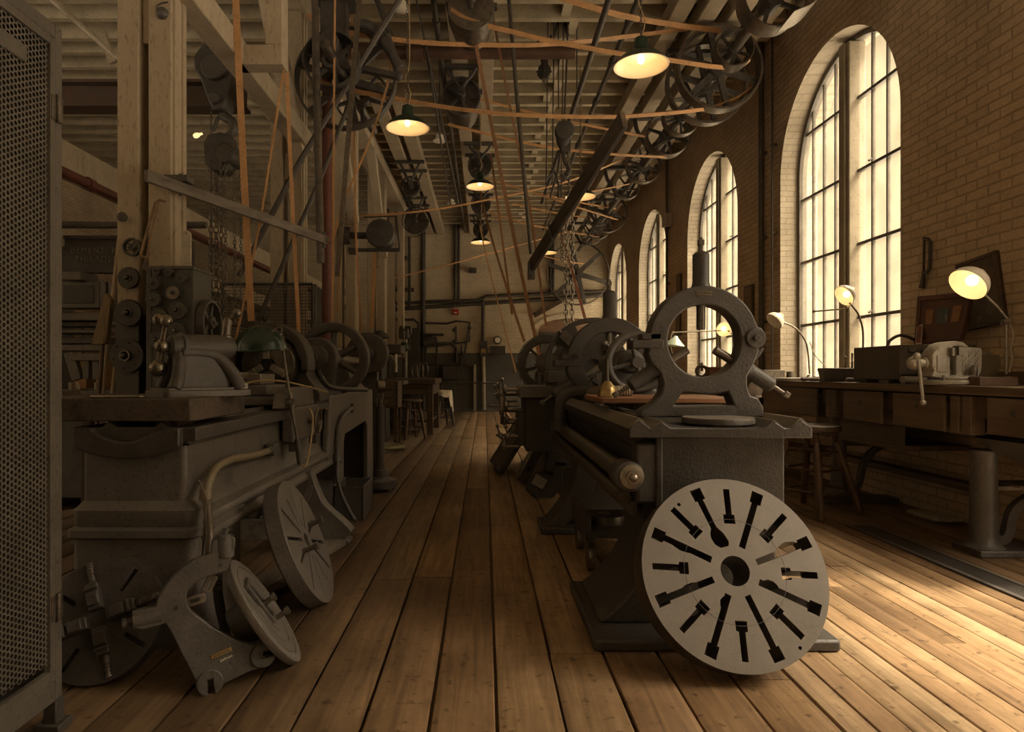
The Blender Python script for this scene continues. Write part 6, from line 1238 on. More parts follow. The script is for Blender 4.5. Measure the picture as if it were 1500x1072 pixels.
# boxes and trays on the bench
t = T('tool_chest', 'low dark wooden tool chest on the bench by the near window', 'chest', (3.31,4.97,BZ))
yb0 = 4.72
b = MB(); b.box2((3.04,yb0+.02,BZ+.028),(3.60,yb0+.62,BZ+.285)); part('case', b, mat('chest_leather',(.085,.068,.052),.5,0,.25,10), t, world=True, bevel=.006)
for x0 in (PX(1268,yb0+.02),):
    b = MB(); b.box2((PX(1268,yb0)-.18,yb0,BZ+.03),(PX(1300,yb0)-.0,yb0+.022,BZ+.28)); 
b = MB(); b.box2((3.04,yb0+.0,BZ+.07),(3.60,yb0+.02,BZ+.075)); b.box2((3.19,yb0,BZ+.08),(3.20,yb0+.025,BZ+.25)); part('seam', b, M_IRON_D, t, world=True)
b = MB(); b.box((3.12,yb0+.012,BZ+.245),(.05,.02,.03)); part('latch', b, M_STEELD, t, world=True, bevel=.003)
b = MB(); b.tube(spline([(3.12,yb0+.3,BZ+.285),(3.14,yb0+.3,BZ+.33),(3.22,yb0+.3,BZ+.37),(3.32,yb0+.3,BZ+.34),(3.36,yb0+.3,BZ+.285)],6), .012, 8); part('handle', b, M_PIPE, t, world=True)
t = T('panelled_lid', 'dark reddish panelled lid leaning on the brick wall behind the tool chest', 'lid', (3.55,4.9,BZ+.27))
MP = trans(3.40,4.98,BZ+.27) @ rotz(math.radians(-58)) @ rotx(math.radians(-10))
MP = trans(3.38,5.13,BZ+.27) @ Matrix(((.55,0,.83,0),(-.83,0,.55,0),(0,1,0,0),(0,0,0,1)))
wR = mat('red_brown', (.10,.042,.025), .45, 0, .3, 9)
y5 = 5.0
def lid_pt(px, py): return P(px, py, 5.0 - (px-1340)*.0042)
c4 = [lid_pt(1340,505),lid_pt(1408,497),lid_pt(1424,428),lid_pt(1345,434)]
def quad_panel(b, a, inset, d0, d1):
    """rectangle inside the leaning quad a (bl, br, tr, tl); inset in 0..1 units (u0,u1,v0,v1); d offsets along its normal"""
    n = (a[1]-a[0]).cross(a[3]-a[0]).normalized()
    def f(u, v): return a[0].lerp(a[1],u).lerp(a[3].lerp(a[2],u), v)
    u0, u1, v0, v1 = inset; q = [f(u0,v0),f(u1,v0),f(u1,v1),f(u0,v1)]
    vs = [p+n*d0 for p in q]+[p+n*d1 for p in q]
    b.add(vs, [(0,3,2,1),(4,5,6,7),(0,1,5,4),(1,2,6,5),(2,3,7,6),(3,0,4,7)])
b = MB(); quad_panel(b, c4, (0,1,0,1), -.05, 0); part('board', b, wR, t, world=True, bevel=.006)
b = MB(); [quad_panel(b, c4, s, 0, .014) for s in ((0,1,0,.08),(0,1,.9,1),(0,.08,.08,.9),(.92,1,.08,.9))]; part('moulding', b, wR, t, world=True, bevel=.004)
for s, mm, lab in (((.20,.34,.40,.70),mat('panel_ochre',(.27,.13,.05),.5,0,.2,12),None),((.42,.64,.38,.72),mat('photo_dark',(.05,.055,.045),.3,0,.5,5,col2=(.30,.30,.24)),'small dark photograph with a pale figure'),((.72,.88,.40,.74),mat('panel_ochre2',(.27,.13,.05),.5,0,.2,12),None)):
    b = MB(); quad_panel(b, c4, s, .001, .007); part('inlaid_card' if lab is None else 'photograph', b, mm, t, world=True, label=lab)
t = T('postcard', 'small framed card propped on the tool chest against the panelled lid', 'card', lid_pt(1347,505)); q4 = [P(1341,505,4.93),P(1350,504,4.9),P(1352,475,4.95),P(1343,477,4.98)]
b = MB(); quad_panel(b, q4, (0,1,0,1), -.004, .004); part('frame', b, M_PIPEL, t, world=True); b = MB(); quad_panel(b, q4, (.12,.88,.07,.93), .004, .007); part('print', b, mat('card_print',(.16,.045,.03),.4,0,.5,8,col2=(.03,.03,.03)), t, world=True)
t = T('picture_frame', 'tall narrow tilted picture frame on the brick wall behind the nearest bench lamp', 'picture frame', P(1440,450,4.75))
q4 = [Vector((3.655,y_,z_)) for y_, z_ in ((4.92,1.46),(4.53,1.50),(4.62,2.02),(5.02,1.98))]
b = MB(); [quad_panel(b, q4, s, -.012, .015) for s in ((0,1,0,.05),(0,1,.95,1),(0,.09,.05,.95),(.91,1,.05,.95))]; part('frame', b, M_WOODD, t, world=True, bevel=.003)
b = MB(); quad_panel(b, q4, (.08,.92,.04,.96), -.012, .004); part('old_print', b, mat('old_print',(.12,.085,.055),.25,0,.35,4), t, world=True)
t = T('hacksaw', 'hacksaw hanging on the brick wall between the near window and the lamp', 'saw', (3.65,5.35,1.7))
ws = lambda px, py: Vector((3.645, 3.645*950/(px-CX), EYE-(py-CY)*3.645/(px-CX)))
b = MB(); b.tube([ws(*p) for p in ((1353,349),(1360,350),(1363,356),(1362,392),(1358,399),(1352,399))], .013, 8); part('bow', b, M_IRON_D, t, world=True)
b = MB(); b.bar(ws(1354,350), ws(1353,400), .006, .02, (1,0,0)); part('blade', b, M_STEELD, t, world=True)
b = MB(); b.tube([ws(*p) for p in ((1353,399),(1352,410),(1350,422))], [.014,.018,.024], 10); part('grip', b, M_IRON_D, t, world=True)
t = T('paper_tray', 'pale box file on the bench behind the vise', 'box', (PX(1445,4.75),4.75,BZ)); yb = 4.62
b = MB(); b.box2((PX(1426,yb),yb,BZ+.035),(PX(1467,yb),yb+.22,PZ(519,yb))); part('tray', b, M_VISE, t, world=True, bevel=.004); b = MB(); b.box2((PX(1424,yb),yb+.02,BZ+.0),(PX(1462,yb),yb+.2,BZ+.035)); part('feet', b, M_IRON_D, t, world=True); b = MB(); b.box2((PX(1426,yb),yb+.06,PZ(519,yb)),(PX(1465,yb),yb+.21,PZ(515,yb))); part('papers', b, M_PIPEL, t, world=True)
def slab(name, label, cat, p0, p1, yc, h, d, m, z=BZ, group=None, **k):
    b = MB(); b.box2((PX(p0,yc),yc,z),(PX(p1,yc),yc+d,z+h)); return one(name, b, m, label, cat, group, bevel=.004)
slab('wood_block', 'flat wooden block in front of the tool chest near the vise handle', 'block', 1270, 1300, 5.2, .045, .12, M_GREYW)
slab('wood_block', 'second flat wooden block against the vise handle', 'block', 1301, 1344, 4.9, .05, .12, M_GREYW)
slab('brick_block', 'dark brown block at the bench edge right of the vise', 'block', 1435, 1492, 4.07, .055, .10, mat('brown_block',(.11,.06,.035),.6,0,.3,12))
slab('brick_block', 'shallow block cut by the right edge of the photo on the bench', 'block', 1478, 1515, 4.35, .09, .1, mat('brown_block2',(.12,.07,.045),.6,0,.3,12))
b = MB(); b.cyl((PX(1322,4.72),4.72,BZ+.028),(PX(1358,4.72),4.75,BZ+.028),.028,n=18); one('roller_tube', b, M_VISE, 'pale rolled tube lying between the vise and the wooden block', 'tube')
t = T('oval_pan', 'dark oval sharpening tray on the bench before the window mullion', 'tray', (PX(1238,5.7),5.75,BZ)); b = MB(); loft(b, [(-.17,.19,-.08,.08,.05,0),(-.19,.21,-.09,.09,.06,.09),(-.20,.22,-.095,.095,.06,.11)]); b2 = part('bowl', b, M_IRON, t); b = MB(); b.box((.0,0,.115),(.36,.15,.012)); part('lid', b, M_STEELD, t, bevel=.004)
for dx, h, lab in ((.03,.10,'peg'),(.09,.13,'peg')): b = MB(); b.lathe([(.012,0),(.008,.02),(.012,.05),(.006,.06),(.009,h),(.0001,h+.01)], (dx,0,.12), (0,0,1), 12); part('peg', b, M_STEELD, t)
for px, yy, lab in ((1189,6.0,'short turned handle lying at the bench edge below the unlit lamp'),(1256,5.5,'turned tool handle lying before the oval tray')):
    b = MB(); b.lathe([(.0001,0),(.018,.005),(.02,.04),(.014,.06),(.02,.10),(.016,.2),(.0001,.205)], (PX(px,yy)-.1,yy,BZ+.02), (1,0,0), 14); one('turned_grip', b, M_GREYW, lab, 'handle', 'turned handles on the bench')
b = MB(); b.lathe([(.035,0),(.035,.07),(.03,.08),(.032,.09),(.0001,.095)], (PX(1157,6.9),6.9,BZ), (0,0,1), 20); one('small_pot', b, M_STEELD, 'small round pot on the bench right of the ring', 'pot')
slab('stacked_box', 'low stacked boxes on the bench between the ring and the near window', 'box', 1120, 1150, 7.3, .11, .2, M_GREYW)
t = T('steel_clamp', 'dark iron clamp on the bench seen low through the ring', 'clamp', (PX(1028,9.3),9.3,BZ)); b = MB(); b.torus((PX(1028,9.3),9.3,BZ+.10),(0,1,0),.075,.025,28,10); b.box((PX(1028,9.3),9.3,BZ+.02),(.16,.1,.04)); part('body', b, M_STEELD, t, world=True, bevel=.004); b = MB(); b.cyl((PX(1028,9.3),9.3,BZ+.1),(PX(1028,9.3),9.3,BZ+.22),.02,n=12); part('screw', b, M_STEELD, t, world=True)
slab('cigar_box', 'reddish box on the bench seen through the right of the ring', 'box', 1040, 1068, 9.1, .16, .2, mat('red_box',(.2,.09,.045),.6,0,.3,10))
t = T('tape_roll', 'pale spool on a post beside the ring steady rest', 'spool', (1.33,3.5,.95)); b = MB(); b.lathe([(.035,0),(.04,.005),(.04,.015),(.025,.02),(.025,.06),(.04,.065),(.04,.075),(.01,.08)], (PX(1104,3.4),3.4,.955), (0,0,1), 24); b.lathe([(.012,0),(.038,.004),(.038,.035),(.012,.04)], (PX(1104,3.38),3.36,1.055), (0.2,1,.2), 28); part('spool', b, M_GREYW, t, world=True); b = MB(); b.cyl((PX(1104,3.4),3.4,.95),(PX(1104,3.4),3.4,1.08),.01,n=10); part('post', b, M_STEELD, t, world=True)
t.location = (PX(1104,3.4),3.4,.95)
for c in t.children: c.location = Vector((1.33,3.5,.95)) - t.location
slab('steel_strip', 'long thin steel strip on the bench in front of the unlit lamp', 'strip', 1128, 1180, 6.35, .03, .06, M_STEELD)
slab('wood_offcut', 'small pale offcut at the bench edge left of the oval tray', 'offcut', 1205, 1232, 5.85, .022, .08, M_GREYW)
slab('oil_stone', 'flat dark stone on the bench under the near window between lamp and tray', 'stone', 1196, 1222, 6.7, .04, .08, M_IRON_D)
# stools
def make_stool(t, M_, h=.72, rs=.19, rf=.27, seat_th=.045, ms=None):
    ms = ms or M_WOODDX
    b = MB(); b.lathe([(rs*.9,h-seat_th),(rs*.98,h-seat_th*.8),(rs,h-seat_th*.5),(rs*.98,h-.006),(rs*.9,h),(.0001,h-.008)], n=44); part('seat', b, ms, t)
    F_ = []
    for i in range(4):
        a = PI/4+PI/2*i+.35; top = Vector((rs*.72*math.cos(a),rs*.72*math.sin(a),h-seat_th)); bot = Vector((rf*math.cos(a),rf*math.sin(a),0)); F_.append((top,bot))
        d = bot-top; L_ = d.length; pr_ = [(.020,0),(.024,.03),(.017,.04),(.026,.055),(.017,.07),(.026,.085),(.019,.10),(.027,.14),(.030,.30),(.028,L_*.7),(.024,L_*.93),(.027,L_*.95),(.023,L_)]
        b = MB(); b.lathe(pr_, top, d, 14); part('leg', b, M_, t)
    for k, hh in enumerate((.50,.36,.17)):
        for i in range(4):
            f = lambda q, e: q[1].lerp(q[0], e/(h-seat_th)); z_ = hh+.025*(i % 2)
            if k == 1 and i % 2: z_ -= .02
            p, q = f(F_[i],z_), f(F_[(i+1) % 4],z_); m_ = (p+q)/2
            b = MB(); b.tube([p,p.lerp(q,.25),m_,p.lerp(q,.75),q], [.008,.0105,.012,.0105,.008], 10); part('rung', b, M_, t)
    return t
make_stool(T('stool', 'turned wooden stool standing before the workbench', 'stool', (2.70,5.35,0), .15), M_WOODZ, .72, .22, .36, .06)
# pan table at the right edge
t = T('pan_table', 'iron table with a rounded pan top at the right edge of the photo', 'table', (3.2,4.1,0)); yy = 4.12
b = MB(); loft(b, [(3.27,3.5,3.55,4.05,.10,.60),(3.17,3.6,3.43,4.17,.18,.65),(3.10,3.65,3.36,4.24,.24,.715),(3.085,3.65,3.35,4.25,.25,.74)], 9); part('pan', b, M_IRON, t, world=True)
b = MB(); b.box2((3.3,3.5,.738),(3.6,4.0,.750)); part('tray_liner', b, M_IRON_D, t, world=True, bevel=.004)
b = MB(); b.lathe([(.12,.04),(.10,.055),(.085,.08),(.078,.12),(.072,.62),(.08,.66)], (PX(1441,yy),yy,0), (0,0,1), 32); b.box2((PX(1416,yy),yy-.12,0),(3.64,yy+.14,.045)); part('pedestal', b, M_IRON, t, world=True, bevel=.008)
b = MB(); b.tube(spline([(PX(1458,yy),yy,.09),(PX(1468,yy),yy,.09),(PX(1475,yy),yy,.13),(PX(1484,yy),yy,.27),(PX(1510,yy),yy,.36)],6), 0, flat=(.06,.05,(0,1,0))); part('curved_brace', b, M_IRON, t, world=True, bevel=.006)
b = MB(); b.box2((PX(1455,yy),yy-.02,.40),(PX(1530,yy),yy+.1,.43)); b.box2((PX(1475,yy),yy-.1,.43),(PX(1530,yy),yy+.12,.445)); part('shelf', b, M_GREYW, t, world=True, bevel=.004)
# floor register
t = T('floor_grate', 'long flat metal floor grate along the boards before the pan table', 'grate', (2.85,4.0,0)); b = MB(); b.box2((2.70,2.9,0),(2.73,4.85,.012)); b.box2((2.87,2.9,0),(2.90,4.85,.012)); b.box2((2.73,4.82,0),(2.87,4.85,.012)); b.box2((2.73,2.9,0),(2.87,2.93,.012)); b.box2((2.73,2.93,.0),(2.87,4.82,.003)); part('frame', b, M_IRON, t, world=True)
b = MB()
for i in range(11): b.box2((2.735+.012*i,2.93,.003),(2.740+.012*i,4.82,.009))
part('slats', b, M_IRON, t, world=True)
b = MB(); b.box2((3.45,4.95,0.0),(3.62,5.3,.03)); b.box2((3.4,4.85,.03),(3.58,5.05,.05)); one('paper_bundle', b, M_PIPEL, 'small pale bundle on the floor against the brick wall below the bench', 'bundle', bevel=.003)
# wall pipes, pictures between the windows
for px, lab, r in ((1114,'upright pipe on the brick pier left of the near window',.035),(1130,'thin upright conduit just right of the pier pipe',.014),(976,'upright conduit with a white box between second and third windows',.025)):
    y = 3.60*950/(px-CX); b = MB(); b.cyl((3.61,y,1.0),(3.61,y,5.5),r,n=12)
    for z in (1.8,2.9,4.0): b.box((3.63,y,z),(.07,r*3,.025))
    one('conduit_pipe', b, M_PIPE, lab, 'pipe', 'upright pipes on the window piers')
y = 3.6*950/(977-CX); b = MB(); b.box2((3.53,y-.16,PZ(332,y)),(3.66,y+.12,PZ(314,y))); one('junction_box', b, M_PIPEL, 'pale box on the conduit between second and third windows', 'box', bevel=.01)
for px, py, lab, w_ in ((1096,450,'dark framed notice on the pier right of the ring steady rest',.30),(994,425,'dark framed notice on the pier left of the ring jaw barrel',.28),(993,468,'framed picture low on the pier seen through the ring',.28)):
    y = 3.64*950/(px-CX); z = PZ(py,y); t = T('framed_notice', lab, 'notice', (3.64,y,z-.3), 0, 'framed notices on the window piers'); b = MB(); b.box2((3.635,y-w_/2,z-.30),(3.668,y+w_/2,z+.30)); part('frame', b, M_WOODD, t, world=True, bevel=.004); b = MB(); b.box2((3.63,y-w_/2+.03,z-.27),(3.64,y+w_/2-.03,z+.27)); part('sheet', b, mat('notice_sheet',(.15,.11,.07),.5,0,.3,6), t, world=True)
# ------------------------------------------------------------------ things at the foot of the right lathe, on the aisle side
t = T('slotted_block', 'long slotted iron angle block lying against the right lathe, farthest of the floor pieces', 'block', (.25,8.6,0))
M = trans(.30,7.6,.27) @ rotz(.12) @ roty(math.radians(-58))
b = MB(); b.box((0,0,0),(.58,.75,.05),M); part('back_plate', b, M_IRON_D, t, world=True, bevel=.005)
for i in range(7): b = MB(); b.box((0,-.32+.105*i,.04),(.56,.05,.05),M); part('rib', b, M_PAINT, t, world=True, bevel=.005)
t = T('jaw_casting', 'bright worn jaw casting standing aslant beside the right lathe pedestal', 'casting', (.36,7.35,0)); M = trans(.37,6.75,.0) @ rotz(.25) @ roty(math.radians(24))
b = MB(); b.prism([(-.06,.02),(.06,0),(.07,.30),(.10,.42),(.04,.56),(.0,.52),(.03,.44),(-.03,.34)], [circ(.018,12,.0,.17)], -.06, .06, M @ Matrix(((1,0,0,0),(0,0,1,0),(0,1,0,0),(0,0,0,1)))); part('arm', b, M_STEEL, t, world=True, bevel=.006)
b = MB(); b.cyl(M@Vector((.0,-.07,.17)),M@Vector((0,-.09,.17)),.02,n=12); part('pin', b, M_STEELD, t, world=True)
t = T('jaw_casting', 'squat dark jaw block with a rounded shoulder leaning on the right lathe pedestal', 'casting', (.50,6.5,0)); M = trans(.47,6.05,.0) @ rotz(-.2) @ roty(math.radians(28))
b = MB(); b.prism([(-.10,.02),(.10,0),(.16,.10),(.18,.25),(.12,.40),(.02,.36),(.06,.26),(-.02,.24),(-.12,.16)], [], -.10, .10, M @ Matrix(((1,0,0,0),(0,0,1,0),(0,1,0,0),(0,0,0,1)))); part('block', b, M_IRON_D, t, world=True, bevel=.012)
b = MB(); b.box((-.02,-.11,.16),(.12,.03,.10),M); part('face', b, M_STEEL, t, world=True, bevel=.004)
t = T('gear_cart', 'small wheeled cart with round pieces between the right lathe legs', 'cart', (.75,4.0,0)); b = MB(); b.box2((.58,3.7,.20),(1.1,4.3,.24)); b.box2((.58,3.7,.24),(.61,4.3,.33)); part('tray', b, M_IRON_D, t, world=True, bevel=.004)
for x, y in ((.62,3.78),(1.05,3.78),(.62,4.22),(1.05,4.22)): b = MB(); b.lathe([(.02,-.02),(.075,-.02),(.08,0),(.075,.02),(.02,.02)], (x,y,.08), (1,0,0), 24); b.bar((x,y,.08),(x,y,.21),.03,.03); part('caster', b, M_STEELD, t, world=True)
b = MB(); b.lathe([(.05,0),(.12,.0),(.12,.05),(.05,.05)], (.74,3.95,.24), (0,0,1), 28, closed=True); one('ring_blank', b, M_STEELD, 'round iron ring lying on the small cart under the right lathe', 'ring')
# ------------------------------------------------------------------ middle left: stands, tables, stools
tb = T('work_table', 'heavy dark work table standing at the left side of the far aisle', 'table', (-1.45,12.8,0)); b = MB(); b.box2((-2.0,11.85,.93),(-.90,13.6,1.03)); part('table_top', b, M_WOODDX, tb, world=True, bevel=.008); b = MB(); b.box2((-1.95,11.9,.74),(-.96,11.95,.93)); b.box2((-.98,11.9,.74),(-.94,13.55,.93)); part('apron', b, M_WOODDX, tb, world=True, bevel=.004)
for x, y in ((-1.0,11.95),(-1.9,11.95),(-1.0,13.45),(-1.9,13.45),(-1.42,12.0)): part('leg', MB().box2((x-.055,y-.055,0),(x+.055,y+.055,.93)), M_WOODDX, tb, world=True, bevel=.006)
part('shelf', MB().box2((-1.95,12.0,.22),(-.98,13.4,.26)), M_WOODDX, tb, world=True)
du = T('drawer_stand', 'dark wooden drawer stand left of the far stool', 'drawers', (-1.5,10.1,0)); b = MB(); b.box2((-1.68,9.9,.60),(-1.32,10.4,1.02)); part('case', b, M_WOODDX, du, world=True, bevel=.005)
for z in (.63,.76,.89): b = MB(); b.box2((-1.66,9.885,z),(-1.38,9.9,z+.11)); part('drawer', b, M_DRAW, du, world=True, bevel=.003)
for x, y in ((-1.64,9.95),(-1.36,9.95),(-1.64,10.35),(-1.36,10.35)): part('leg', MB().box2((x-.03,y-.03,0),(x+.03,y+.03,.6)), M_WOODDX, du, world=True)
make_stool(T('stool', 'bare wooden stool in front of the heavy dark work table', 'stool', (-1.27,11.2,0), .2), M_WOODZ, .68, .2, .27)
make_stool(T('stool', 'stool half hidden behind the iron roller stand by the cord', 'stool', (-1.62,8.0,0), .5), M_WOODZ, .62, .17, .25)
st = make_stool(T('stool', 'stool draped with a white cloth at the end of the work table', 'stool', (-.90,14.0,0), .1), M_IRON_D, .74, .2, .26)
t = T('white_cloth', 'crumpled white cloth hanging over the far stool by the work table', 'cloth', (-.90,14.0,.72))
r0 = random.Random(4); b = MB(); n, m_ = 28, 9; vs = []; fs = []
for j in range(m_+1):
    for i in range(n):
        a = 2*PI*i/n; f = j/m_
        drop = (.40 if (i < 6 or i > 24) else (.34 if 11 < i < 16 else .12))
        if f < .45: rr = .205*f/.45+.0; z = .752+.006*math.sin(5*a)+.004
        else:
            q = (f-.45)/.55; rr = .210+.018*math.sin(a*7)*q+.012*q; z = .75-drop*q*(1+.18*math.sin(a*5+1))
        vs.append((-.90+rr*math.cos(a), 14.0+rr*math.sin(a), z))
for j in range(m_):
    for i in range(n): fs.append((j*n+i, j*n+(i+1) % n, (j+1)*n+(i+1) % n, (j+1)*n+i))
b.add(vs, fs); part('cloth', b, mat('cloth',(.62,.55,.43),.9,0,.12,9,.3,60), t, world=True, smooth=80)
b = MB(); r0 = random.Random(6)
pts = []
for i in range(90):
    a = i*.55; rr = .16+.05*math.sin(i*.37)+r0.uniform(-.02,.02); pts.append((-1.40+rr*1.3*math.cos(a), 9.5+rr*math.sin(a)*1.4, .012+.05*abs(math.sin(i*.21))+.025*(i/90)))
pts += [(-1.50,9.1,.03),(-1.55,8.9,.25),(-1.6,8.75,.45)]
b.tube(spline(pts,3), .011, 6); one('coiled_cord', b, mat('greenish_cord',(.24,.22,.12),.7,0,.25,30), 'loose pile of greenish cord on the floor left of the aisle', 'cord')
def drill(label, x, y, h=1.65, lamp=True):
    t = T('drill_press', label, 'drill press', (x,y,0)); 
    b = MB(); b.box2((x-.22,y-.3,0),(x+.22,y+.3,.08)); part('base', b, M_IRON_D, t, world=True, bevel=.012)
    part('column', MB().cyl((x,y+.12,.08),(x,y+.12,h),.05,n=18), M_STEELD, t, world=True)
    b = MB(); b.box2((x-.1,y-.25,h-.22),(x+.1,y+.22,h)); b.cyl((x-.12,y+.12,h-.02),(x+.14,y+.12,h-.02),.1,n=20); part('head', b, M_IRON_D, t, world=True, bevel=.015)
    b = MB(); b.cyl((x,y-.2,h-.6),(x,y-.2,h+.28),.018,n=12); b.lathe([(.03,0),(.035,.1),(.018,.16)], (x,y-.2,h-.48), (0,0,-1), 14); part('spindle', b, M_STEEL, t, world=True)
    b = MB(); b.lathe([(.0001,0),(.18,0),(.18,.03),(.05,.05),(.04,.10)], (x,y-.15,.98), (0,0,-1), 28); b.bar((x,y-.1,.93),(x,y+.14,.93),.06,.06); part('round_table', b, M_IRON, t, world=True)
    b = MB()
    for i in range(3): a = 2*PI*i/3+.4; lever(b, (x+.12,y-.2,h-.3), (x+.14,y-.2+.16*math.cos(a),h-.3+.16*math.sin(a)), .008,.007,.014)
    part('feed_handle', b, M_STEELD, t, world=True); return t
drill('drill press with a tall pale spindle rod behind the heavy work table', -1.76, 14.3, 2.1)
t = T('ball_lamp', 'green ball shaped lamp shade hanging by the drill press spindle', 'lamp', P(592,508,13.8)); o = P(592,508,13.8); b = MB(); b.lathe([(.02,.11),(.06,.09),(.095,.02),(.098,-.03),(.08,-.08),(.05,-.10),(.045,-.10)], o, (0,0,1), 28); part('lamp_shade', b, M_GREEN, t, world=True); b = MB(); b.cyl(o+Vector((0,0,.1)),o+Vector((0,0,.35)),.012,n=8); part('stem', b, M_STEELD, t, world=True)
t = T('dome_lamp', 'dark dome lamp shade above the machine beside the fan motor post', 'lamp', P(556,492,8.6)); o = P(556,495,8.6); b = MB(); b.lathe([(.0001,.10),(.05,.095),(.10,.05),(.125,0),(.12,-.005),(.09,.045),(.0001,.085)], o, (0,0,1), 28); part('lamp_shade', b, M_IRON_D, t, world=True); b = MB(); b.cyl(o+Vector((0,0,.1)),(o.x-.1,o.y+.1,1.02),.012,n=8); part('stem', b, M_STEELD, t, world=True)
mm = T('milling_machine', 'dark milling machine crowded behind the left end disc', 'machine', (-1.9,11.0,0)); b = MB(); b.box2((-2.0,10.7,0),(-1.62,11.2,.95)); part('pedestal', b, M_IRON_D, mm, world=True, bevel=.015); b = MB(); b.box2((-1.98,10.4,.95),(-1.3,11.1,1.02)); part('table', b, M_IRON, mm, world=True, bevel=.008); b = MB(); b.box2((-1.95,10.75,1.02),(-1.7,11.15,1.62)); b.box2((-1.95,10.5,1.45),(-1.35,11.1,1.60)); part('column', b, M_IRON_D, mm, world=True, bevel=.02); b = MB(); b.cyl((-1.45,10.6,1.5),(-1.45,10.6,1.15),.03,n=12); b.lathe([(.03,0),(.09,.01),(.09,.06),(.03,.07)], (-1.5,10.55,1.35),(1,0,0),20); part('arbor', b, M_STEEL, mm, world=True)
for i, (dx, lab) in enumerate(((0,'left of three upright steel rings on the work table'),(.10,'middle of three upright steel rings on the work table'),(.2,'right of three upright steel rings on the work table'))):
    b = MB(); b.torus((-1.32+dx,12.3,1.03+.155),(1,.5,0),.145,.012,32,8); one('steel_ring', b, M_STEEL, lab, 'ring', 'steel rings on the work table')
t = T('small_motor', 'fan like motor with a pulley bracketed to the third left post', 'motor', (-1.9,10.4,3.3)); o = P(560,345,9.85); b = MB(); b.cyl(o+Vector((0,-.15,0)),o+Vector((0,.2,0)),.19,n=28); part('body', b, M_IRON_D, t, world=True, bevel=.03)
b = MB(); b.cyl(o+Vector((-.2,0,0)),o+Vector((-.48,0,0)),.05,n=14); b.cyl(o+Vector((-.48,0,0)),o+Vector((-.66,0,0)),.13,n=24); part('pulley', b, M_IRON_D, t, world=True, bevel=.006); b = MB(); b.lathe([(.2,0),(.22,.02),(.2,.06),(.05,.08)], o+Vector((0,-.15,0)), (0,-1,0), 24)
for i in range(5): a = 2*PI*i/5; b.bar(o+Vector((0,-.23,0)), o+Vector((.19*math.cos(a),-.2,.19*math.sin(a))), .03,.02,(0,1,0))
part('end_bell', b, M_IRON, t, world=True); b = MB(); b.bar(o+Vector((-.5,.1,-.2)),o+Vector((.25,.1,-.2)),.1,.04); b.bar(o+Vector((-.48,.05,-.2)),o+Vector((-.52,.36,-.2)),.1,.06); b.bar(o+Vector((-.3,.1,.3)),o+Vector((.2,.1,.32)),.02,.02); b.bar(o+Vector((.2,.1,.32)),o+Vector((.25,.1,-.2)),.02,.02); part('bracket', b, M_IRON_D, t, world=True)
# ------------------------------------------------------------------ mesh guards among the left posts
def mesh_guard(label, a, c, z0, z1, n1, n2):
    a, c = Vector(a), Vector(c); t = T('mesh_guard', label, 'guard', ((a.x+c.x)/2,(a.y+c.y)/2,0), 0, 'wire mesh guards')
    b = MB(); lo, hi = Vector((0,0,z0)), Vector((0,0,z1))
    for p, q in ((a+lo,a+hi),(c+lo,c+hi),(a+hi,c+hi),(a+lo,c+lo)): b.tube([p,q],.018,8)
    b.tube([Vector((a.x,a.y,0)),a+lo],.018,8); b.tube([Vector((c.x,c.y,0)),c+lo],.018,8); part('frame', b, M_IRON, t, world=True)
    b = MB()
    for i in range(1,n1): p = a.lerp(c,i/n1); b.tube([p+lo,p+hi],.0028,4)
    for i in range(1,n2): z = Vector((0,0,z0+(z1-z0)*i/n2)); b.tube([a+z,c+z],.0028,4)
    part('wire_mesh', b, M_PIPE, t, world=True); return t
mesh_guard('long wire mesh guard behind the green lamp and left chuck', (PX(326,7.06),7.06,0), (PX(458,7.06),7.06,0), .9, PZ(416,7.06), 56, 34)
mesh_guard('short wire mesh guard end beside the red pipe', (PX(461,7.08),7.08,0), (PX(480,7.9),7.9,0), .9, PZ(418,7.08), 24, 34)
mesh_guard('wire mesh railing across the aisle end before the far wall', (-1.15,17.6,0), (.42,17.6,0), .10, .86, 40, 20)
mesh_guard('wire mesh railing in the left bay behind the planing machine poles', (-6.5,10.5,0), (-3.2,10.5,0), .3, 1.9, 60, 30)
for (x, y, lab) in ((-3.3,9.3,'dark drill press in the left bay behind the chain fall'),(-4.6,10.0,'dark drill press deep in the left bay')): drill(lab, x, y, 2.0)
# ------------------------------------------------------------------ far wall fittings
W = YF-.03
wp = lambda px, py, d=0: P(px, py, W-d)
def wpipe(label, pts, r, m=None, cat='pipe', name='steam_pipe', group='pipes on the far wall'):
    b = MB(); b.tube([wp(*p) for p in pts], r, 10); return one(name, b, m or M_PIPE, label, cat, group)
wpipe('upper of two long pipes sloping across the far wall', [(578,444,.05),(700,440,.05),(712,434,.05),(888,426,.05)], .05)
wpipe('lower of two long pipes sloping across the far wall', [(578,453,.05),(760,441,.05),(888,432,.05)], .06)
wpipe('left of twin upright pipes high on the far wall', [(667,330,.05),(667,445,.05)], .045)
wpipe('right of twin upright pipes high on the far wall', [(672,330,.05),(672,445,.05)], .04)
wpipe('upright pipe joining the sloping pipes down to the switch box', [(708,440,.05),(708,500,.05)], .055)
wpipe('pale upright conduit under the switch box on the far wall', [(708,522,.05),(709,600,.05)], .06, M_PIPEL)
wpipe('upright pipe in the dark left part of the far wall', [(589,340,.05),(589,450,.05)], .04)
wpipe('second upright pipe in the dark left part of the far wall', [(600,340,.05),(600,450,.05)], .04)
wpipe('thick dark upright pipe edging the dark left part of the far wall', [(620,318,.05),(620,600,.05)], .07)
wpipe('bent pipe low on the grey dado beside the dark box', [(640,503,.08),(662,503,.08),(668,510,.08),(669,530,.08)], .05, M_IRON)
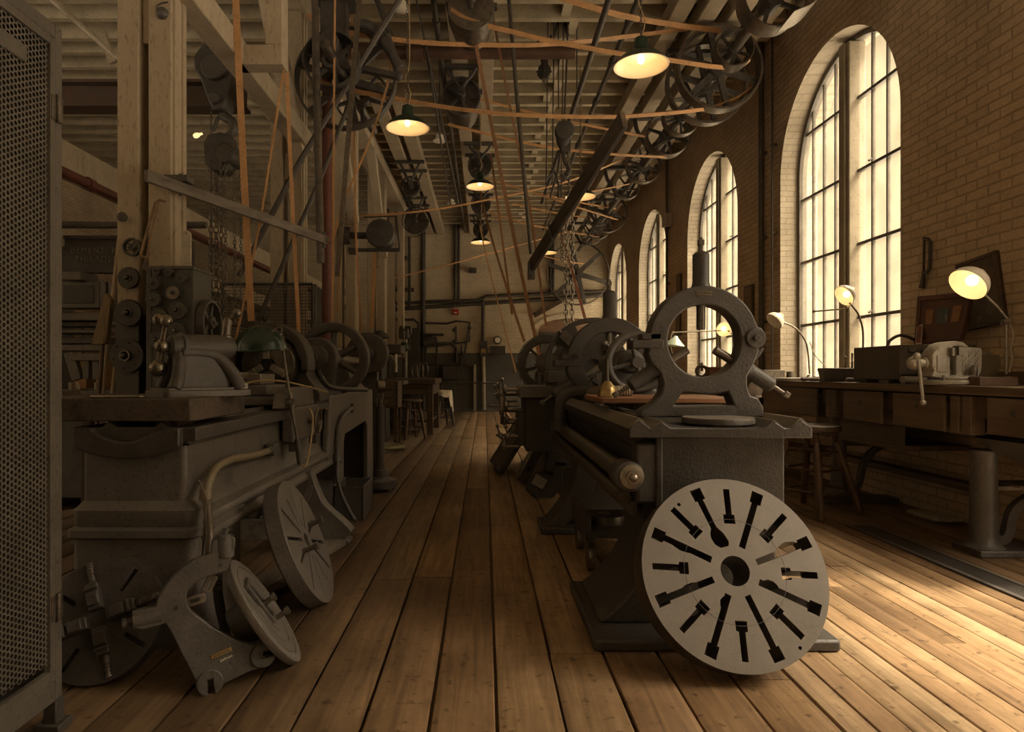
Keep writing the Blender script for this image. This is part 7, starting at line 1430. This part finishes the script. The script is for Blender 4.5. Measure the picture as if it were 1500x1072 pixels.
wpipe('pipe loop with valves at the middle of the far wall', [(622,473,.06),(655,474,.06),(668,470,.06),(688,472,.06),(688,500,.06),(668,503,.06)], .03)
wpipe('low pipe running along the grey dado', [(620,533,.06),(660,534,.06),(680,534,.06),(695,539,.06)], .03)
wpipe('short railing pipe high above the drill press', [(580,468,.2),(606,468,.2),(613,474,.2),(613,490,.2)], .04)
wpipe('upright pipe at the back right corner under the flywheel', [(806,350,.05),(806,432,.05)], .05)
wpipe('second upright pipe at the back right corner', [(810,350,.05),(810,432,.05)], .045)
wpipe('long horizontal pipe just under the ceiling of the far wall', [(580,325,.08),(888,322,.08)], .06)
def wbox(name, label, cat, x0, x1, y0, y1, m, d=.2):
    b = MB(); a, c = wp(x0,y1), wp(x1,y0); b.box2((a.x,W-d,a.z),(c.x,W+.03,c.z)); return one(name, b, m, label, cat, bevel=.012)
t = T('alarm_box', 'small red alarm box on the cream far wall', 'box', wp(667,461)); a, c = wp(662.5,461), wp(672,453); part('case', MB().box2((a.x,W-.1,a.z),(c.x,W+.03,c.z)), mat('alarm_red',(.42,.035,.02),.4,0,.15,8), t, world=True, bevel=.01); part('label_plate', MB().box2((a.x+.05,W-.108,a.z+.03),(c.x-.05,W-.1,a.z+.07)), M_WHITE, t, world=True)
t = T('switch_box', 'dark switch box with a yellow label on the far wall', 'switch box', wp(708,520)); a, c = wp(702.5,521), wp(714,500); part('case', MB().box2((a.x,W-.18,a.z),(c.x,W+.03,c.z)), M_IRON_D, t, world=True, bevel=.012); part('label_plate', MB().box2((a.x+.05,W-.19,a.z+.08),(c.x-.05,W-.18,a.z+.2)), mat('yellow_label',(.4,.26,.08),.5,0,.2,10), t, world=True)
t = T('meter', 'round white faced meter on the far wall above the terminal box', 'meter', wp(729,500)); part('case', MB().lathe([(.0001,0),(.10,0),(.12,.03),(.12,.12),(.0001,.12)], wp(729,498,.13), (0,1,0), 24), M_IRON, t, world=True); part('dial', MB().lathe([(.0001,0),(.085,0),(.085,.01)], wp(729,498,.14), (0,1,0), 24), M_WHITE, t, world=True)
wbox('terminal_box', 'dark terminal box below the round meter', 'box', 719, 740, 507, 519, M_IRON_D)
wbox('dark_box', 'square dark box low on the grey dado behind the railing', 'box', 649, 671, 536, 556, M_IRON_D, .35)
wbox('narrow_locker', 'tall narrow dark locker at the left of the far wall', 'locker', 598, 617, 482, 600, M_IRON_D, .5)
wbox('tool_shelf', 'small dark shelf on the far wall above the bench motor', 'shelf', 622, 650, 489, 492, M_IRON_D, .3)
wbox('conduit_post', 'pale short post with a white cap against the grey dado', 'post', 693.5, 697.5, 534, 601, M_PIPEL, .12)
t = T('bracket_motor', 'small dark motor on a bracket on the far wall', 'motor', wp(630,502)); b = MB(); b.cyl(wp(620,503,.25),wp(636,498,.25),.14,n=20); b.cyl(wp(636,498,.25),wp(640,497,.25),.09,n=18); part('body', b, M_IRON_D, t, world=True, bevel=.02); b = MB(); b.box2((wp(624,0).x,W-.3,wp(0,507).z),(wp(650,0).x,W+.02,wp(0,505).z)); part('bracket', b, M_IRON, t, world=True)
t = T('pipe_manifold', 'tangle of thin pipes and valves over the grey dado', 'pipes', wp(655,540))
b = MB()
for q in (((624,505),(624,560)),((640,505),(640,558)),((668,478),(668,500)),((688,478),(680,520),(677,535)),((676,505),(676,535)),((622,560),(650,560))): b.tube([wp(x,y,.1) for x, y in q], .028, 8)
for q in ((666,483),(688,480),(666,500),(677,518)): b.sphere(wp(*q,.12),.06,10,6)
part('pipes', b, M_IRON_D, t, world=True)
wbox('horn', 'small dark horn box high on the cream far wall', 'horn', 687, 698, 394, 400, M_IRON_D, .25)
wbox('sign_board', 'narrow dark board high on the dark left part of the far wall', 'board', 580, 607, 422, 427, M_WOODDX, .08)
wbox('double_bell', 'small pair of dark bells high on the left of the far wall', 'bell', 588, 597, 376, 381, M_IRON_D, .15)
# far arch with red brick infill and dark door under it
b = MB(); cx_ = 2.62; aro = [(cx_+1.22*math.cos(a), 2.50+.36*math.sin(a)) for a in [PI*i/20 for i in range(21)]]
b.prism([(1.62,0),(3.62,0)] + [(cx_+1.0*math.cos(PI*i/20), 2.42+.33*math.sin(PI*i/20)) for i in range(21)], [], YF-.02, YF+.1, MXZ); struct('trim_1', b, M_BR_RED)
b = MB(); b.prism([(cx_+1.15*math.cos(PI*i/20), 2.44+.46*math.sin(PI*i/20)) for i in range(21)]+[(cx_+1.0*math.cos(PI*i/20), 2.42+.33*math.sin(PI*i/20)) for i in range(20,-1,-1)], [], YF-.04, YF+.05, MXZ); struct('trim_2', b, M_BR_F)
b = MB(); b.box2((1.66,YF-.06,0),(3.4,YF-.015,2.33)); dd = b.build('door_1', M_IRON_D, None, bevel=.01); dd['kind'] = 'structure'
b = MB(); b.box2((1.8,YF-.07,1.35),(2.1,YF-.06,2.2)); b.box2((2.2,YF-.07,1.35),(2.5,YF-.06,2.2)); b.build('door_panel', M_IRON, dd, world=True, bevel=.004)
one('slant_board', MB().bar(wp(783,462,.06), wp(822,441,.06), .12, .22, (0,1,0)), M_WOODDX, 'dark slanting board on the far wall right of the sloping strands', 'board')
for px, py, y_, lab in ((588,14,6.9,'white porcelain lamp socket near the top above the left green lamp'),(644,207,8.7,'white porcelain socket on the ceiling left of the stacked countershaft cone'),(661,298,13.5,'tiny far porcelain socket left of the aisle lamps')):
    t = T('ceiling_socket', lab, 'socket', P(px,py,y_), 0, 'porcelain ceiling sockets'); b = MB(); b.lathe([(.02,.10),(.05,.08),(.055,.03),(.085,.015),(.09,0),(.04,-.012),(.0001,-.012)], n=24); part('body', b, M_WHITE, t); b = MB(); b.cyl((0,0,.08),(0,0,5.5-t.location.z),.010,n=8); part('drop_cord', b, M_PIPE, t)
# ------------------------------------------------------------------ camera, light, exposure
cam = bpy.data.objects.new('camera', bpy.data.cameras.new('camera')); COL.objects.link(cam)
cam.location = (0,0,EYE); cam.rotation_euler = (PI/2,0,0)
cam.data.sensor_fit = 'HORIZONTAL'; cam.data.sensor_width = 36; cam.data.lens = FO/1500*36
cam.data.shift_x = (750-CX)/1500; cam.data.shift_y = (CY-536)/1500; cam.data.clip_start = .05
bpy.context.scene.camera = cam
w = bpy.data.worlds.new('sky'); bpy.context.scene.world = w; w.use_nodes = True
nt = w.node_tree; N = nt.nodes; L = nt.links; bg = N['Background']
tc = N.new('ShaderNodeTexCoord'); sp = N.new('ShaderNodeSeparateXYZ'); L.new(tc.outputs['Generated'], sp.inputs[0])
cr = N.new('ShaderNodeValToRGB'); E = cr.color_ramp.elements   # hazy sky, brighter overhead
E[0].position = .0; E[0].color = (2.4,1.97,1.45,1); E[1].position = 1.; E[1].color = (8.6,7.1,5.2,1)
def at_z(z, c): e = cr.color_ramp.elements.new(z*.5+.5); e.color = (*c, 1)
at_z(-.14, (2.2,1.8,1.3)); at_z(-.06, (.31,.24,.14)); at_z(.0, (.33,.256,.147)); at_z(.42, (.34,.263,.152)); at_z(.56, (6.6,5.45,4.0))
mp = N.new('ShaderNodeMath'); mp.operation = 'MULTIPLY_ADD'; mp.inputs[1].default_value = .5; mp.inputs[2].default_value = .5
L.new(sp.outputs['Z'], mp.inputs[0]); L.new(mp.outputs[0], cr.inputs[0]); L.new(cr.outputs[0], bg.inputs['Color']); bg.inputs['Strength'].default_value = SKY
s = bpy.data.objects.new('sun', bpy.data.lights.new('sun', 'SUN')); COL.objects.link(s)
s.data.energy = SUN; s.data.color = (1,.85,.60); s.data.angle = math.radians(SUNA)
d = Vector(SUND).normalized(); s.rotation_euler = d.to_track_quat('-Z', 'Y').to_euler()
sc = bpy.context.scene
sc.view_settings.view_transform = 'Standard'; sc.view_settings.look = 'None'; sc.view_settings.gamma = 1; sc.view_settings.exposure = EXPO
sc.view_settings.use_curve_mapping = False
sc.cycles.max_bounces = 8; sc.cycles.diffuse_bounces = 5; sc.cycles.glossy_bounces = 3; sc.cycles.transmission_bounces = 4; sc.cycles.transparent_max_bounces = 8
sc.cycles.sample_clamp_indirect = 6
